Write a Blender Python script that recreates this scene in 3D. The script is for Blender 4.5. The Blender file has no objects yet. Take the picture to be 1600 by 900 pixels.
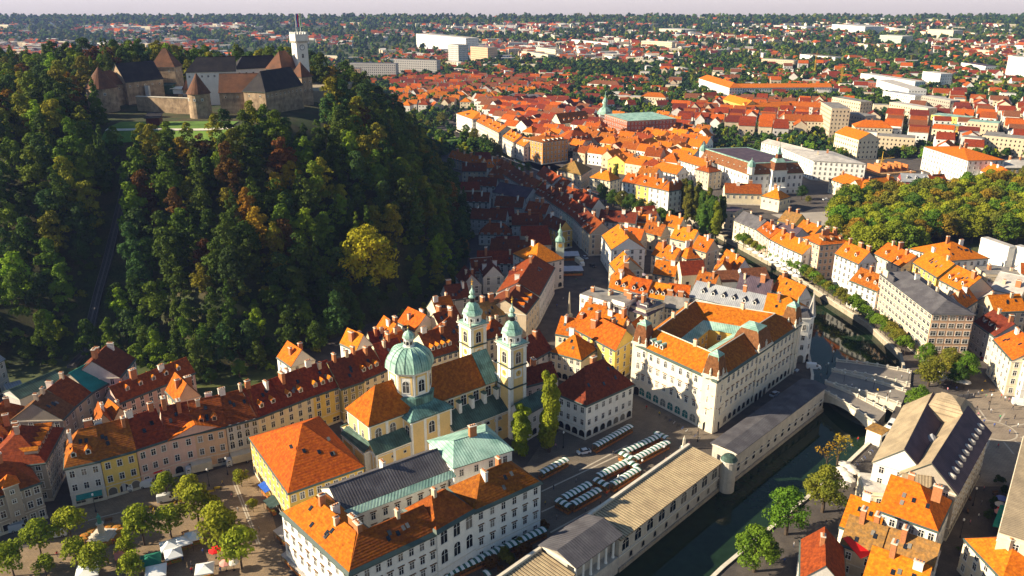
import bpy, math, random
import numpy as np
from mathutils import Vector, Matrix
from mathutils.geometry import delaunay_2d_cdt
random.seed(7); RNG = np.random.default_rng(7)
R = math.radians; PI = math.pi
SC = bpy.context.scene; COL = SC.collection
# ------------------------------------------------------------------ camera, world, sun, exposure
FOC, PITCH, CAMH = 1280.0, R(20.3), 130.0
cam_d = bpy.data.cameras.new('camera'); cam = bpy.data.objects.new('camera', cam_d); COL.objects.link(cam)
cam_d.sensor_width = 36; cam_d.lens = 36 * FOC / 1600; cam_d.clip_start = 1; cam_d.clip_end = 20000
cam.location = (0, 0, CAMH); cam.rotation_euler = (PI / 2 - PITCH, 0, 0); SC.camera = cam
SUN_AZ, SUN_EL = 7, 25.5          # the light travels towards +X and a little away from the camera
W = bpy.data.worlds.new('World'); SC.world = W; W.use_nodes = True
wn = W.node_tree.nodes; wl = W.node_tree.links
sky = wn.new('ShaderNodeTexSky'); sky.sky_type = 'NISHITA'; sky.sun_disc = False
sky.sun_elevation = R(SUN_EL); sky.sun_rotation = math.atan2(-math.cos(R(SUN_AZ)), -math.sin(R(SUN_AZ)))
sky.air_density = 1.3; sky.dust_density = 0.4; sky.ozone_density = 3.0
wl.new(sky.outputs[0], wn['Background'].inputs[0]); wn['Background'].inputs[1].default_value = 0.05
sd = bpy.data.lights.new('sun', 'SUN'); sun = bpy.data.objects.new('sun', sd); COL.objects.link(sun)
sd.energy = 5.0; sd.angle = R(0.55); sd.color = (1.0, 0.85, 0.61)
dv = Vector((math.cos(R(SUN_AZ)) * math.cos(R(SUN_EL)), math.sin(R(SUN_AZ)) * math.cos(R(SUN_EL)), -math.sin(R(SUN_EL))))
sun.rotation_euler = dv.to_track_quat('-Z', 'Y').to_euler(); sun.location = (-200, -50, 300)
SC.view_settings.view_transform = 'Standard'; SC.view_settings.look = 'None'
SC.view_settings.exposure = 1.15; SC.view_settings.gamma = 1; SC.view_settings.use_curve_mapping = False
SC.cycles.max_bounces = 8; SC.cycles.transparent_max_bounces = 8; SC.cycles.volume_bounces = 8
SC.cycles.use_denoising = True

_c, _s = math.cos(PITCH), math.sin(PITCH)
def P(x, y, z=0.0):
    """point of the place at height z that the survey photograph shows at pixel x, y"""
    u = (x - 800) / FOC; v = (y - 450) / FOC
    t = (z - CAMH) / (-_s - v * _c)
    return Vector((u * t, (_c - v * _s) * t, z))
# ------------------------------------------------------------------ materials
MATS = {}
def mat(name, col, rough=0.8, var=0.10, scale=0.6, bump=0.0, metal=0.0, rnd=0.0, spec=0.3, kind=None, col2=None, streak=0.0):
    if name in MATS: return MATS[name]
    m = bpy.data.materials.new(name); m.use_nodes = True; MATS[name] = m
    nt = m.node_tree; N = nt.nodes; L = nt.links; b = N['Principled BSDF']
    b.inputs['Roughness'].default_value = rough; b.inputs['Metallic'].default_value = metal
    b.inputs['Specular IOR Level'].default_value = spec
    tc = N.new('ShaderNodeTexCoord')
    def noise(sc, det=4, vec=None):
        n = N.new('ShaderNodeTexNoise'); n.inputs['Scale'].default_value = sc; n.inputs['Detail'].default_value = det
        L.new(vec if vec is not None else tc.outputs['Object'], n.inputs['Vector']); return n
    hsv = N.new('ShaderNodeHueSaturation'); hsv.inputs['Color'].default_value = (*col, 1)
    last = None
    if col2 is not None:
        n0 = noise(scale * 0.6, 5); rp = N.new('ShaderNodeValToRGB')
        rp.color_ramp.elements[0].position = 0.42; rp.color_ramp.elements[1].position = 0.62
        rp.color_ramp.elements[0].color = (*col, 1); rp.color_ramp.elements[1].color = (*col2, 1)
        L.new(n0.outputs[0], rp.inputs[0]); L.new(rp.outputs[0], hsv.inputs['Color'])
    # value variation: broad + fine noise, optional vertical streaks
    n1 = noise(scale, 6); n2 = noise(scale * 9, 3)
    ad = N.new('ShaderNodeMath'); ad.operation = 'ADD'; L.new(n1.outputs[0], ad.inputs[0]); L.new(n2.outputs[0], ad.inputs[1])
    cur = ad.outputs[0]; mid = 1.0
    if streak:
        mp = N.new('ShaderNodeMapping'); mp.inputs['Scale'].default_value = (2.2, 2.2, 0.25) ; L.new(tc.outputs['Object'], mp.inputs[0])
        n3 = noise(1.0, 4, mp.outputs[0]); a2 = N.new('ShaderNodeMath'); a2.operation = 'MULTIPLY_ADD'
        a2.inputs[1].default_value = streak; L.new(n3.outputs[0], a2.inputs[0]); L.new(cur, a2.inputs[2]); cur = a2.outputs[0]; mid += streak * 0.5
    mr = N.new('ShaderNodeMapRange'); mr.inputs['From Min'].default_value = mid - 0.42; mr.inputs['From Max'].default_value = mid + 0.42
    mr.inputs['To Min'].default_value = 1 - var * 2; mr.inputs['To Max'].default_value = 1 + var * 2; L.new(cur, mr.inputs[0])
    if rnd:
        oi = N.new('ShaderNodeObjectInfo')
        h = N.new('ShaderNodeMapRange'); h.inputs['To Min'].default_value = 0.5 - rnd * 0.06; h.inputs['To Max'].default_value = 0.5 + rnd * 0.06
        L.new(oi.outputs['Random'], h.inputs[0]); L.new(h.outputs[0], hsv.inputs['Hue'])
        v = N.new('ShaderNodeMapRange'); v.inputs['To Min'].default_value = 1 - rnd; v.inputs['To Max'].default_value = 1 + rnd * 0.6
        mm = N.new('ShaderNodeMath'); mm.operation = 'MULTIPLY'; w = N.new('ShaderNodeTexWhiteNoise'); w.noise_dimensions = '1D'
        L.new(oi.outputs['Random'], w.inputs['W']); L.new(w.outputs['Value'], v.inputs[0])
        L.new(v.outputs[0], mm.inputs[0]); L.new(mr.outputs[0], mm.inputs[1]); L.new(mm.outputs[0], hsv.inputs['Value'])
    else: L.new(mr.outputs[0], hsv.inputs['Value'])
    cout = hsv.outputs[0]
    if kind in ('seam', 'pave', 'tile'):
        mxc = N.new('ShaderNodeMix'); mxc.data_type = 'RGBA'; mxc.blend_type = 'MULTIPLY'; mxc.inputs[0].default_value = 1
        if kind == 'seam':
            wv = N.new('ShaderNodeTexWave'); wv.inputs['Scale'].default_value = .42; wv.inputs['Distortion'].default_value = .1; L.new(tc.outputs['Object'], wv.inputs['Vector'])
            cr = N.new('ShaderNodeMapRange'); cr.inputs['From Min'].default_value = .0; cr.inputs['From Max'].default_value = .25; cr.inputs['To Min'].default_value = .62; cr.inputs['To Max'].default_value = 1.04; L.new(wv.outputs[1], cr.inputs[0])
        elif kind == 'tile':
            mp2 = N.new('ShaderNodeMapping'); mp2.inputs['Scale'].default_value = (4.5, 4.5, 5.0); L.new(tc.outputs['Object'], mp2.inputs[0])
            vo = N.new('ShaderNodeTexVoronoi'); vo.inputs['Scale'].default_value = .55; L.new(mp2.outputs[0], vo.inputs['Vector']); sx = N.new('ShaderNodeSeparateColor'); L.new(vo.outputs['Color'], sx.inputs[0])
            cr = N.new('ShaderNodeMapRange'); cr.inputs['To Min'].default_value = .84; cr.inputs['To Max'].default_value = 1.12; L.new(sx.outputs[0], cr.inputs[0])
        else:
            bk = N.new('ShaderNodeTexBrick'); bk.inputs['Scale'].default_value = .45; bk.inputs['Mortar Size'].default_value = .02; bk.inputs['Color1'].default_value = (1, 1, 1, 1); bk.inputs['Color2'].default_value = (.86, .86, .86, 1); bk.inputs['Mortar'].default_value = (.62, .62, .62, 1)
            L.new(tc.outputs['Object'], bk.inputs['Vector']); cr = N.new('ShaderNodeRGBToBW'); L.new(bk.outputs[0], cr.inputs[0])
        L.new(hsv.outputs[0], mxc.inputs[6]); L.new(cr.outputs[0], mxc.inputs[7]); cout = mxc.outputs[2]
    L.new(cout, b.inputs['Base Color'])
    if kind in ('tile', 'rib', 'seam'):
        # courses of tiles / standing seams; the local z of the mesh rises up the slope
        sp = N.new('ShaderNodeSeparateXYZ'); L.new(tc.outputs['Object'], sp.inputs[0])
        k = N.new('ShaderNodeMath'); k.operation = 'MULTIPLY'; k.inputs[1].default_value = {'tile': 16.0, 'rib': 9.0, 'seam': 9.0}[kind]
        L.new(sp.outputs[2 if kind == 'tile' else 0], k.inputs[0])
        sn = N.new('ShaderNodeMath'); sn.operation = 'SINE'; L.new(k.outputs[0], sn.inputs[0])
        bp = N.new('ShaderNodeBump'); bp.inputs['Strength'].default_value = (bump or 0.3) * .5; bp.inputs['Distance'].default_value = 0.1
        a3 = N.new('ShaderNodeMath'); a3.operation = 'ADD'; L.new(sn.outputs[0], a3.inputs[0]); L.new(n2.outputs[0], a3.inputs[1])
        L.new(a3.outputs[0], bp.inputs['Height']); L.new(bp.outputs[0], b.inputs['Normal'])
    elif bump:
        bp = N.new('ShaderNodeBump'); bp.inputs['Strength'].default_value = bump; bp.inputs['Distance'].default_value = 0.1
        L.new(n2.outputs[0], bp.inputs['Height']); L.new(bp.outputs[0], b.inputs['Normal'])
    return m
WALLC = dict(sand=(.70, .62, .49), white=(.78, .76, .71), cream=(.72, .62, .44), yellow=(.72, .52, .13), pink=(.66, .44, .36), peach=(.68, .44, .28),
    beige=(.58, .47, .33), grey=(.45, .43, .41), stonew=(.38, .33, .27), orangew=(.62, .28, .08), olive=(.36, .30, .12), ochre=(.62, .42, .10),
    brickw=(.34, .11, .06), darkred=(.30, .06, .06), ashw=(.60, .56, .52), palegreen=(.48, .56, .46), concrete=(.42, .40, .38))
ROOFC = dict(orange=((.50, .130, .008), (.36, .082, .007)), red=((.26, .052, .010), (.17, .034, .009)), rust=((.24, .062, .010), (.34, .098, .010)),
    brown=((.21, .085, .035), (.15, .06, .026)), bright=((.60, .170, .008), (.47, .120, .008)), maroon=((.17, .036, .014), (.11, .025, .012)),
    moss=((.32, .17, .045), (.22, .13, .05)))
ROOFM = dict(copper=((.36, .55, .46), (.20, .36, .30), 'seam'), darkcopper=((.05, .085, .07), (.09, .16, .13), 'seam'), slate=((.085, .08, .09), (.12, .115, .125), 'seam'),
    tan=((.40, .31, .20), (.32, .25, .165), 'seam'), metal=((.32, .33, .35), (.26, .27, .30), 'seam'), gravel=((.26, .24, .22), (.18, .17, .16), None),
    pale=((.50, .46, .42), (.40, .37, .34), None), rib=((.36, .29, .19), (.28, .22, .14), None), teal=((.02, .25, .22), (.02, .20, .18), None), violet=((.07, .05, .07), (.10, .07, .09), 'seam'),
    bark=((.15, .062, .032), (.105, .048, .028), 'tile'), dark=((.02, .018, .022), (.035, .03, .03), 'tile'))  # dark: castle shingle as it looks in shade, the shade put into its colour
def wallm(c): return mat('plaster ' + c, WALLC[c], 0.9, 0.09, 0.35, 0.12, rnd=0.05, streak=0.5)
def roofm(c):
    if c in ROOFC: a, b = ROOFC[c]; return mat('clay tiles ' + c, a, 0.88, 0.16, 1.7, 0.35, rnd=0.14, col2=b, kind='tile', streak=0.6, spec=0.15)
    a, b, k = ROOFM[c]; return mat('roof ' + c, a, 0.6 if c in ('copper', 'metal') else 0.8, 0.14, 0.4, 0.35, col2=b, kind=k, rnd=0.05, spec=0.2)
M_FRAME = mat('window frame paint', (.72, .70, .66), 0.6, 0.04)
M_STONE = mat('pale stone', (.62, .56, .46), 0.85, 0.12, 0.8, 0.2)
M_TRIM = mat('stone trim', (.66, .60, .50), 0.85, 0.08, 0.8)
M_DARKTRIM = mat('dark copper gutter', (.06, .09, .08), 0.6, 0.1)
M_BRICK = mat('chimney brick', (.42, .17, .07), 0.9, 0.2, 2.0, 0.2)
M_WOOD = mat('brown wood', (.16, .08, .03), 0.7, 0.2, 2.0)
M_ORWOOD = mat('orange timber', (.45, .16, .04), 0.7, 0.2, 2.0)
M_IRON = mat('dark iron', (.03, .03, .035), 0.5, 0.1, metal=0.6)
M_WHITE = mat('white paint', (.80, .80, .78), 0.5, 0.04)
M_GOLD = mat('gilding', (.80, .50, .10), 0.35, 0.05, metal=0.8)
M_BRONZE = mat('green bronze', (.08, .30, .24), 0.5, 0.15, 2.0, metal=0.2)
def glass(name='window glass', col=(.012, .016, .022)):
    if name in MATS: return MATS[name]
    m = mat(name, col, 0.12, 0.25, 3.0, spec=0.6); nt = m.node_tree; b = nt.nodes['Principled BSDF']     # some windows have pale blinds
    oi = nt.nodes.new('ShaderNodeObjectInfo'); gt = nt.nodes.new('ShaderNodeMapRange'); gt.inputs['From Min'].default_value = .72; gt.inputs['From Max'].default_value = .98; nt.links.new(oi.outputs['Random'], gt.inputs[0])
    mx = nt.nodes.new('ShaderNodeMix'); mx.data_type = 'RGBA'; mx.inputs[7].default_value = (.22, .20, .17, 1); nt.links.new(gt.outputs[0], mx.inputs[0]); nt.links.new(b.inputs['Base Color'].links[0].from_socket, mx.inputs[6]); nt.links.new(mx.outputs[2], b.inputs['Base Color']); return m
M_GLASS = glass()
M_TEALG = glass('green door glass', (.03, .16, .15))
# ------------------------------------------------------------------ mesh helpers
class MB:
    def __init__(s): s.v = []; s.f = []; s.m = []; s.ms = []
    def mi(s, m):
        if m not in s.ms: s.ms.append(m)
        return s.ms.index(m)
    def poly(s, pts, m):
        i = len(s.v); s.v += [tuple(p) for p in pts]; s.f.append(tuple(range(i, i + len(pts)))); s.m.append(s.mi(m))
    def prism(s, pts, z0, z1, m, top=None, cap=True, bot=True):
        """closed prism over a plan outline (counter-clockwise)"""
        n = len(pts); i = len(s.v); k = s.mi(m); kt = s.mi(top) if top else k
        s.v += [(p[0], p[1], z0) for p in pts] + [(p[0], p[1], z1) for p in pts]
        for a in range(n):
            b = (a + 1) % n; s.f.append((i + a, i + b, i + n + b, i + n + a)); s.m.append(k)
        if cap: s.f.append(tuple(i + n + a for a in range(n))); s.m.append(kt)
        if bot: s.f.append(tuple(i + a for a in reversed(range(n)))); s.m.append(k)
    def box(s, x0, y0, z0, x1, y1, z1, m, top=None): s.prism([(x0, y0), (x1, y0), (x1, y1), (x0, y1)], z0, z1, m, top)
    def slab(s, pts, t, m, under=None):
        """thin plate: polygon in 3-D, thickened straight down"""
        n = len(pts); i = len(s.v); k = s.mi(m); ku = s.mi(under) if under else k
        s.v += [tuple(p) for p in pts] + [(p[0], p[1], p[2] - t) for p in pts]
        s.f.append(tuple(range(i, i + n))); s.m.append(k)
        s.f.append(tuple(i + n + a for a in reversed(range(n)))); s.m.append(ku)
        for a in range(n):
            b = (a + 1) % n; s.f.append((i + b, i + a, i + n + a, i + n + b)); s.m.append(ku)
    def lathe(s, prof, n, m, cx=0, cy=0, rot=0, sx=1, sy=1):
        """profile [(r, z)...] from bottom to top turned round the z axis"""
        i = len(s.v); k = s.mi(m) if not isinstance(m, list) else None
        for r, z in prof:
            for a in range(n):
                t = rot + 2 * PI * a / n; s.v.append((cx + r * sx * math.cos(t), cy + r * sy * math.sin(t), z))
        for j in range(len(prof) - 1):
            kk = k if k is not None else s.mi(m[j])
            for a in range(n):
                b = (a + 1) % n; s.f.append((i + j * n + a, i + j * n + b, i + (j + 1) * n + b, i + (j + 1) * n + a)); s.m.append(kk)
        kk = k if k is not None else s.mi(m[0])
        s.f.append(tuple(i + a for a in reversed(range(n)))); s.m.append(kk)
        s.f.append(tuple(i + (len(prof) - 1) * n + a for a in range(n))); s.m.append(k if k is not None else s.mi(m[-1]))
    def tube(s, p, q, r0, r1, n, m):
        p = Vector(p); q = Vector(q); d = (q - p); 
        if d.length < 1e-6: return
        d.normalize(); u = d.orthogonal().normalized(); w = d.cross(u); i = len(s.v); k = s.mi(m)
        for c, r in ((p, r0), (q, r1)):
            for a in range(n):
                t = 2 * PI * a / n; s.v.append(tuple(c + u * (r * math.cos(t)) + w * (r * math.sin(t))))
        for a in range(n):
            b = (a + 1) % n; s.f.append((i + a, i + b, i + n + b, i + n + a)); s.m.append(k)
        s.f.append(tuple(i + a for a in reversed(range(n)))); s.f.append(tuple(i + n + a for a in range(n))); s.m += [k, k]
    def mesh(s, name, smooth=False):
        me = bpy.data.meshes.new(name); me.from_pydata(s.v, [], s.f)
        for m in s.ms: me.materials.append(m)
        me.polygons.foreach_set('material_index', s.m)
        if smooth: me.polygons.foreach_set('use_smooth', [True] * len(s.f))
        me.update(); return me
    def build(s, name, parent=None, loc=(0, 0, 0), rz=0.0, smooth=False):
        o = bpy.data.objects.new(name, s.mesh(name, smooth)); COL.objects.link(o)
        o.location = loc; o.rotation_euler = (0, 0, rz); o.parent = parent; return o
def put(name, me, parent=None, loc=(0, 0, 0), rz=0.0, sc=None):
    o = bpy.data.objects.new(name, me); COL.objects.link(o); o.location = loc; o.rotation_euler = (0, 0, rz); o.parent = parent
    if sc: o.scale = sc
    return o
def tag(o, label, cat, group=None, kind=None):
    if label: o['label'] = label
    if cat: o['category'] = cat
    if group: o['group'] = group
    if kind: o['kind'] = kind
    return o
def empty(name, loc, label, cat, group=None):
    o = bpy.data.objects.new(name, None); COL.objects.link(o); o.location = loc; o.empty_display_size = 1
    return tag(o, label, cat, group)
def struct(o, label=None): o['kind'] = 'structure'; return o
def copy_tree(o, parent=None):
    c = o.copy(); COL.objects.link(c); c.parent = parent
    for ch in list(o.children): copy_tree(ch, c)
    return c
ORD = ['first', 'second', 'third', 'fourth', 'fifth', 'sixth', 'seventh', 'eighth', 'ninth', 'tenth', 'eleventh', 'twelfth', 'thirteenth', 'fourteenth',
       'fifteenth', 'sixteenth', 'seventeenth', 'eighteenth', 'nineteenth', 'twentieth']
def ordn(i):
    if i < 20: return ORD[i]
    t = ['', '', 'twenty', 'thirty', 'forty', 'fifty', 'sixty', 'seventy', 'eighty', 'ninety'][((i + 1) // 10) % 10]; u = (i + 1) % 10
    h = 'hundred and ' if i >= 99 else ''
    if (i + 1) % 100 < 20 and i >= 99: return 'hundred and ' + ORD[(i + 1) % 100 - 1] if (i + 1) % 100 else 'hundredth'
    return h + (t + '-' + ORD[u - 1] if u else t[:-1] + 'ieth')
def inpoly(x, y, poly):
    c = False; n = len(poly); j = n - 1
    for i in range(n):
        xi, yi = poly[i][0], poly[i][1]; xj, yj = poly[j][0], poly[j][1]
        if (yi > y) != (yj > y) and x < (xj - xi) * (y - yi) / (yj - yi) + xi: c = not c
        j = i
    return c
FOOT = []     # footprints already built on: (cx, cy, radius, polygon)
def foot(pts):
    cx = sum(p[0] for p in pts) / len(pts); cy = sum(p[1] for p in pts) / len(pts)
    FOOT.append((cx, cy, max(math.hypot(p[0] - cx, p[1] - cy) for p in pts), [(p[0], p[1]) for p in pts]))
def clear_of(x, y, r):
    for cx, cy, cr, pl in FOOT:
        if math.hypot(x - cx, y - cy) < r + cr:
            if inpoly(x, y, pl): return False
            for k in range(len(pl)):
                ax, ay = pl[k]; bx, by = pl[(k + 1) % len(pl)]; dx, dy = bx - ax, by - ay
                t = max(0, min(1, ((x - ax) * dx + (y - ay) * dy) / (dx * dx + dy * dy + 1e-9)))
                if math.hypot(x - ax - t * dx, y - ay - t * dy) < r: return False
    return True
# ------------------------------------------------------------------ window, door, chimney, dormer meshes (shared)
def win_mesh(w, h, arch=False, fr=None, gl=None, proud=0.07, mull=True, sill=True, hood=False):
    b = MB(); fr = fr or M_FRAME; gl = gl or M_GLASS; t = 0.16
    if arch:
        pts = [(-w / 2, 0), (w / 2, 0)] + [(w / 2 * math.cos(a * PI / 8), h - w / 2 + w / 2 * math.sin(a * PI / 8)) for a in range(0, 9)]
        b.poly([(x, -0.02, z) for x, z in pts], gl)
        for k in range(1, len(pts)):
            (x0, z0), (x1, z1) = pts[k], pts[(k + 1) % len(pts)]
            dx, dz = x1 - x0, z1 - z0; l = math.hypot(dx, dz)
            if l < 1e-6: continue
            nx, nz = dz / l * t, -dx / l * t
            b.poly([(x0, -proud, z0), (x0 + nx, -proud, z0 + nz), (x1 + nx, -proud, z1 + nz), (x1, -proud, z1)], fr)
            b.poly([(x0, -proud, z0), (x1, -proud, z1), (x1, 0, z1), (x0, 0, z0)], fr)
            b.poly([(x0 + nx, -proud, z0 + nz), (x0 + nx, 0, z0 + nz), (x1 + nx, 0, z1 + nz), (x1 + nx, -proud, z1 + nz)], fr)
    else:
        b.poly([(-w / 2, -0.02, 0), (w / 2, -0.02, 0), (w / 2, -0.02, h), (-w / 2, -0.02, h)], gl)
        b.box(-w / 2 - t, -proud, 0, -w / 2, 0, h, fr); b.box(w / 2, -proud, 0, w / 2 + t, 0, h, fr); b.box(-w / 2 - t, -proud, h, w / 2 + t, 0, h + t, fr)
    if sill: b.box(-w / 2 - t - .05, -proud - .08, -0.12, w / 2 + t + .05, 0, 0, fr)
    if hood: b.box(-w / 2 - t - .15, -0.25, h + t + .12, w / 2 + t + .15, 0, h + t + .3, M_WOOD)
    if mull:
        b.box(-.05, -proud + .02, 0.02, .05, -.021, h - (0 if not arch else .1), fr)
        b.box(-w / 2, -proud + .02, h * .62, w / 2, -.021, h * .62 + .09, fr)
    return b.mesh('window')
WIN = dict(std=win_mesh(1.1, 1.8), hood=win_mesh(1.1, 1.8, hood=True), small=win_mesh(.8, 1.0), arch=win_mesh(1.2, 2.2, True), slim=win_mesh(.8, 1.7), wide=win_mesh(1.9, 1.6),
    garch=win_mesh(2.1, 3.0, True, fr=M_STONE, mull=False, sill=False), tealarch=win_mesh(2.3, 3.4, True, fr=M_STONE, gl=M_TEALG, sill=False),
    shop=win_mesh(2.2, 2.3, fr=M_STONE, sill=False), door=win_mesh(1.5, 2.6, fr=M_STONE, mull=False, sill=False), big=win_mesh(1.9, 3.6, True), slit=win_mesh(.7, .7, mull=False, fr=M_STONE),
    half=win_mesh(2.6, 1.4, True), oval=win_mesh(.8, 1.1, True, mull=False))
def dormer_mesh(w=1.3, h=1.3, d=3.2, rc='orange', wallc='white', arch=False):
    b = MB(); rm = roofm(rc); wm = wallm(wallc)
    b.box(-w / 2, 0, -.6, w / 2, d, h, wm)
    b.poly([(-w / 2 + .22, -.02, .15), (w / 2 - .22, -.02, .15), (w / 2 - .22, -.02, h - .1), (-w / 2 + .22, -.02, h - .1)], M_GLASS)
    if arch:
        n = 8; r = w / 2 + .15
        for k in range(n):
            a0, a1 = PI * k / n, PI * (k + 1) / n
            b.slab([(r * math.cos(a0), -.25, h - .05 + r * .8 * math.sin(a0)), (r * math.cos(a0), d + .8, h - .05 + r * .8 * math.sin(a0)),
                    (r * math.cos(a1), d + .8, h - .05 + r * .8 * math.sin(a1)), (r * math.cos(a1), -.25, h - .05 + r * .8 * math.sin(a1))], .1, rm)
        b.poly([(r * math.cos(PI * k / n), -.01, h + r * .7 * math.sin(PI * k / n)) for k in range(n + 1)], wm)
    else:
        e = w / 2 + .22; rr = w * .55
        b.poly([(-w / 2, 0, h), (w / 2, 0, h), (0, 0, h + rr * .9)], wm)
        b.slab([(-e, -.25, h - .12), (0, -.25, h + rr), (0, d + 1.3, h + rr), (-e, d, h - .12)], .1, rm)
        b.slab([(0, -.25, h + rr), (e, -.25, h - .12), (e, d, h - .12), (0, d + 1.3, h + rr)], .1, rm)
    return b.mesh('dormer')
DORM = {}
def dormer(rc, wc, arch=False, w=1.3):
    k = (rc, wc, arch, w)
    if k not in DORM: DORM[k] = dormer_mesh(rc=rc, wallc=wc, arch=arch, w=w)
    return DORM[k]
def chim_mesh(m, w=.9, l=1.4, h=2.2):
    b = MB(); b.box(-w / 2, -l / 2, -1.2, w / 2, l / 2, h, m); b.box(-w / 2 - .12, -l / 2 - .12, h, w / 2 + .12, l / 2 + .12, h + .18, M_TRIM)
    for k in (-1, 0, 1): b.box(-.18, k * l * .3 - .15, h + .18, .18, k * l * .3 + .15, h + .5, M_BRICK)
    return b.mesh('chimney')
CHIM = [chim_mesh(M_BRICK), chim_mesh(wallm('beige'), .8, 1.1, 1.7), chim_mesh(wallm('white'), .8, 1.9, 1.8), chim_mesh(M_BRICK, 1.1, 2.0, 2.8)]
def sky_mesh():
    b = MB(); b.box(-.4, -.6, 0, .4, .6, .14, M_IRON, M_GLASS); return b.mesh('skylight')
SKYL = sky_mesh()
# ------------------------------------------------------------------ the house builder
def roof_polys(L, D, h, rh, rt, sk, o=0.45, rdir=None, hk=1.0):
    """roof planes over a parallelogram plan; returns polygons and gable ends. sk = x shift of the back edge"""
    def q(u, v, z): return (u * L + v * sk, v * D, z)
    ou = o / L; ov = o / D; drop = rh * o / (D / 2) * .9
    pol = []; gab = []
    lo = h - min(.35, drop)
    if rt in ('gable', 'hipL', 'hipR', 'hip'):
        hip = min(.5, hk * D / 2 / L)
        l = hip if rt in ('hipL', 'hip') else -ou * .6; r = 1 - hip if rt in ('hipR', 'hip') else 1 + ou * .6
        el = -ou if rt in ('hipL', 'hip') else -ou * .6; er = 1 + ou if rt in ('hipR', 'hip') else 1 + ou * .6
        if r - l < 1e-3: r = l + 1e-3
        pol += [[q(el, -ov, lo), q(er, -ov, lo), q(r, .5, h + rh), q(l, .5, h + rh)], [q(er, 1 + ov, lo), q(el, 1 + ov, lo), q(l, .5, h + rh), q(r, .5, h + rh)]]
        if rt in ('hipL', 'hip'): pol.append([q(el, 1 + ov, lo), q(el, -ov, lo), q(l, .5, h + rh)])
        else: gab.append([q(0, 1, h), q(0, 0, h), q(0, .5, h + rh)])
        if rt in ('hipR', 'hip'): pol.append([q(er, -ov, lo), q(er, 1 + ov, lo), q(r, .5, h + rh)])
        else: gab.append([q(1, 0, h), q(1, 1, h), q(1, .5, h + rh)])
    elif rt in ('cross', 'crossB', 'hipv'):
        hip = min(.5, hk * L / 2 / D)
        f = hip if rt in ('hipv',) else -ov * .6; bk = 1 - hip if rt in ('hipv', 'crossB') else 1 + ov * .6
        ef = -ov if rt == 'hipv' else -ov * .6
        if bk - f < 1e-3: bk = f + 1e-3
        pol += [[q(-ou, 1 + ov, lo), q(-ou, ef, lo), q(.5, f, h + rh), q(.5, bk, h + rh)], [q(1 + ou, ef, lo), q(1 + ou, 1 + ov, lo), q(.5, bk, h + rh), q(.5, f, h + rh)]]
        if rt == 'hipv': pol.append([q(-ou, ef, lo), q(1 + ou, ef, lo), q(.5, f, h + rh)])
        else: gab.append([q(0, 0, h), q(1, 0, h), q(.5, 0, h + rh)])
        if rt in ('hipv', 'crossB'): pol.append([q(1 + ou, 1 + ov, lo), q(-ou, 1 + ov, lo), q(.5, bk, h + rh)])
        else: gab.append([q(1, 1, h), q(0, 1, h), q(.5, 1, h + rh)])
    elif rt == 'shed':
        pol.append([q(-ou, -ov, h), q(1 + ou, -ov, h), q(1 + ou, 1 + ov, h + rh), q(-ou, 1 + ov, h + rh)])
        gab += [[q(0, 1, h), q(0, 0, h), q(0, 1, h + rh)], [q(1, 0, h), q(1, 1, h), q(1, 1, h + rh)], [q(1, 1, h), q(0, 1, h), q(0, 1, h + rh), q(1, 1, h + rh)]]
    elif rt == 'mansard':
        i = rh * .42; iu = i / L; iv = i / D
        a = [q(-ou, -ov, h), q(1 + ou, -ov, h), q(1 + ou, 1 + ov, h), q(-ou, 1 + ov, h)]
        c = [q(iu, iv, h + rh), q(1 - iu, iv, h + rh), q(1 - iu, 1 - iv, h + rh), q(iu, 1 - iv, h + rh)]
        for k in range(4): pol.append([a[k], a[(k + 1) % 4], c[(k + 1) % 4], c[k]])
        pol.append(c)
    elif rt == 'flat': pol.append([q(.3 / L, .3 / D, h - .1), q(1 - .3 / L, .3 / D, h - .1), q(1 - .3 / L, 1 - .3 / D, h - .1), q(.3 / L, 1 - .3 / D, h - .1)])
    return pol, gab
def slope_z(L, D, h, rh, rt, u, v):
    """roof height above plan fraction u, v"""
    if rt in ('gable', 'hipL', 'hipR', 'hip'): return h + rh * (1 - abs(v - .5) * 2)
    if rt in ('cross', 'crossB', 'hipv'): return h + rh * (1 - abs(u - .5) * 2)
    if rt == 'shed': return h + rh * v
    if rt == 'mansard': return h + rh * min(1, v * D / (rh * .42))
    return h
HOUSES = []
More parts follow.
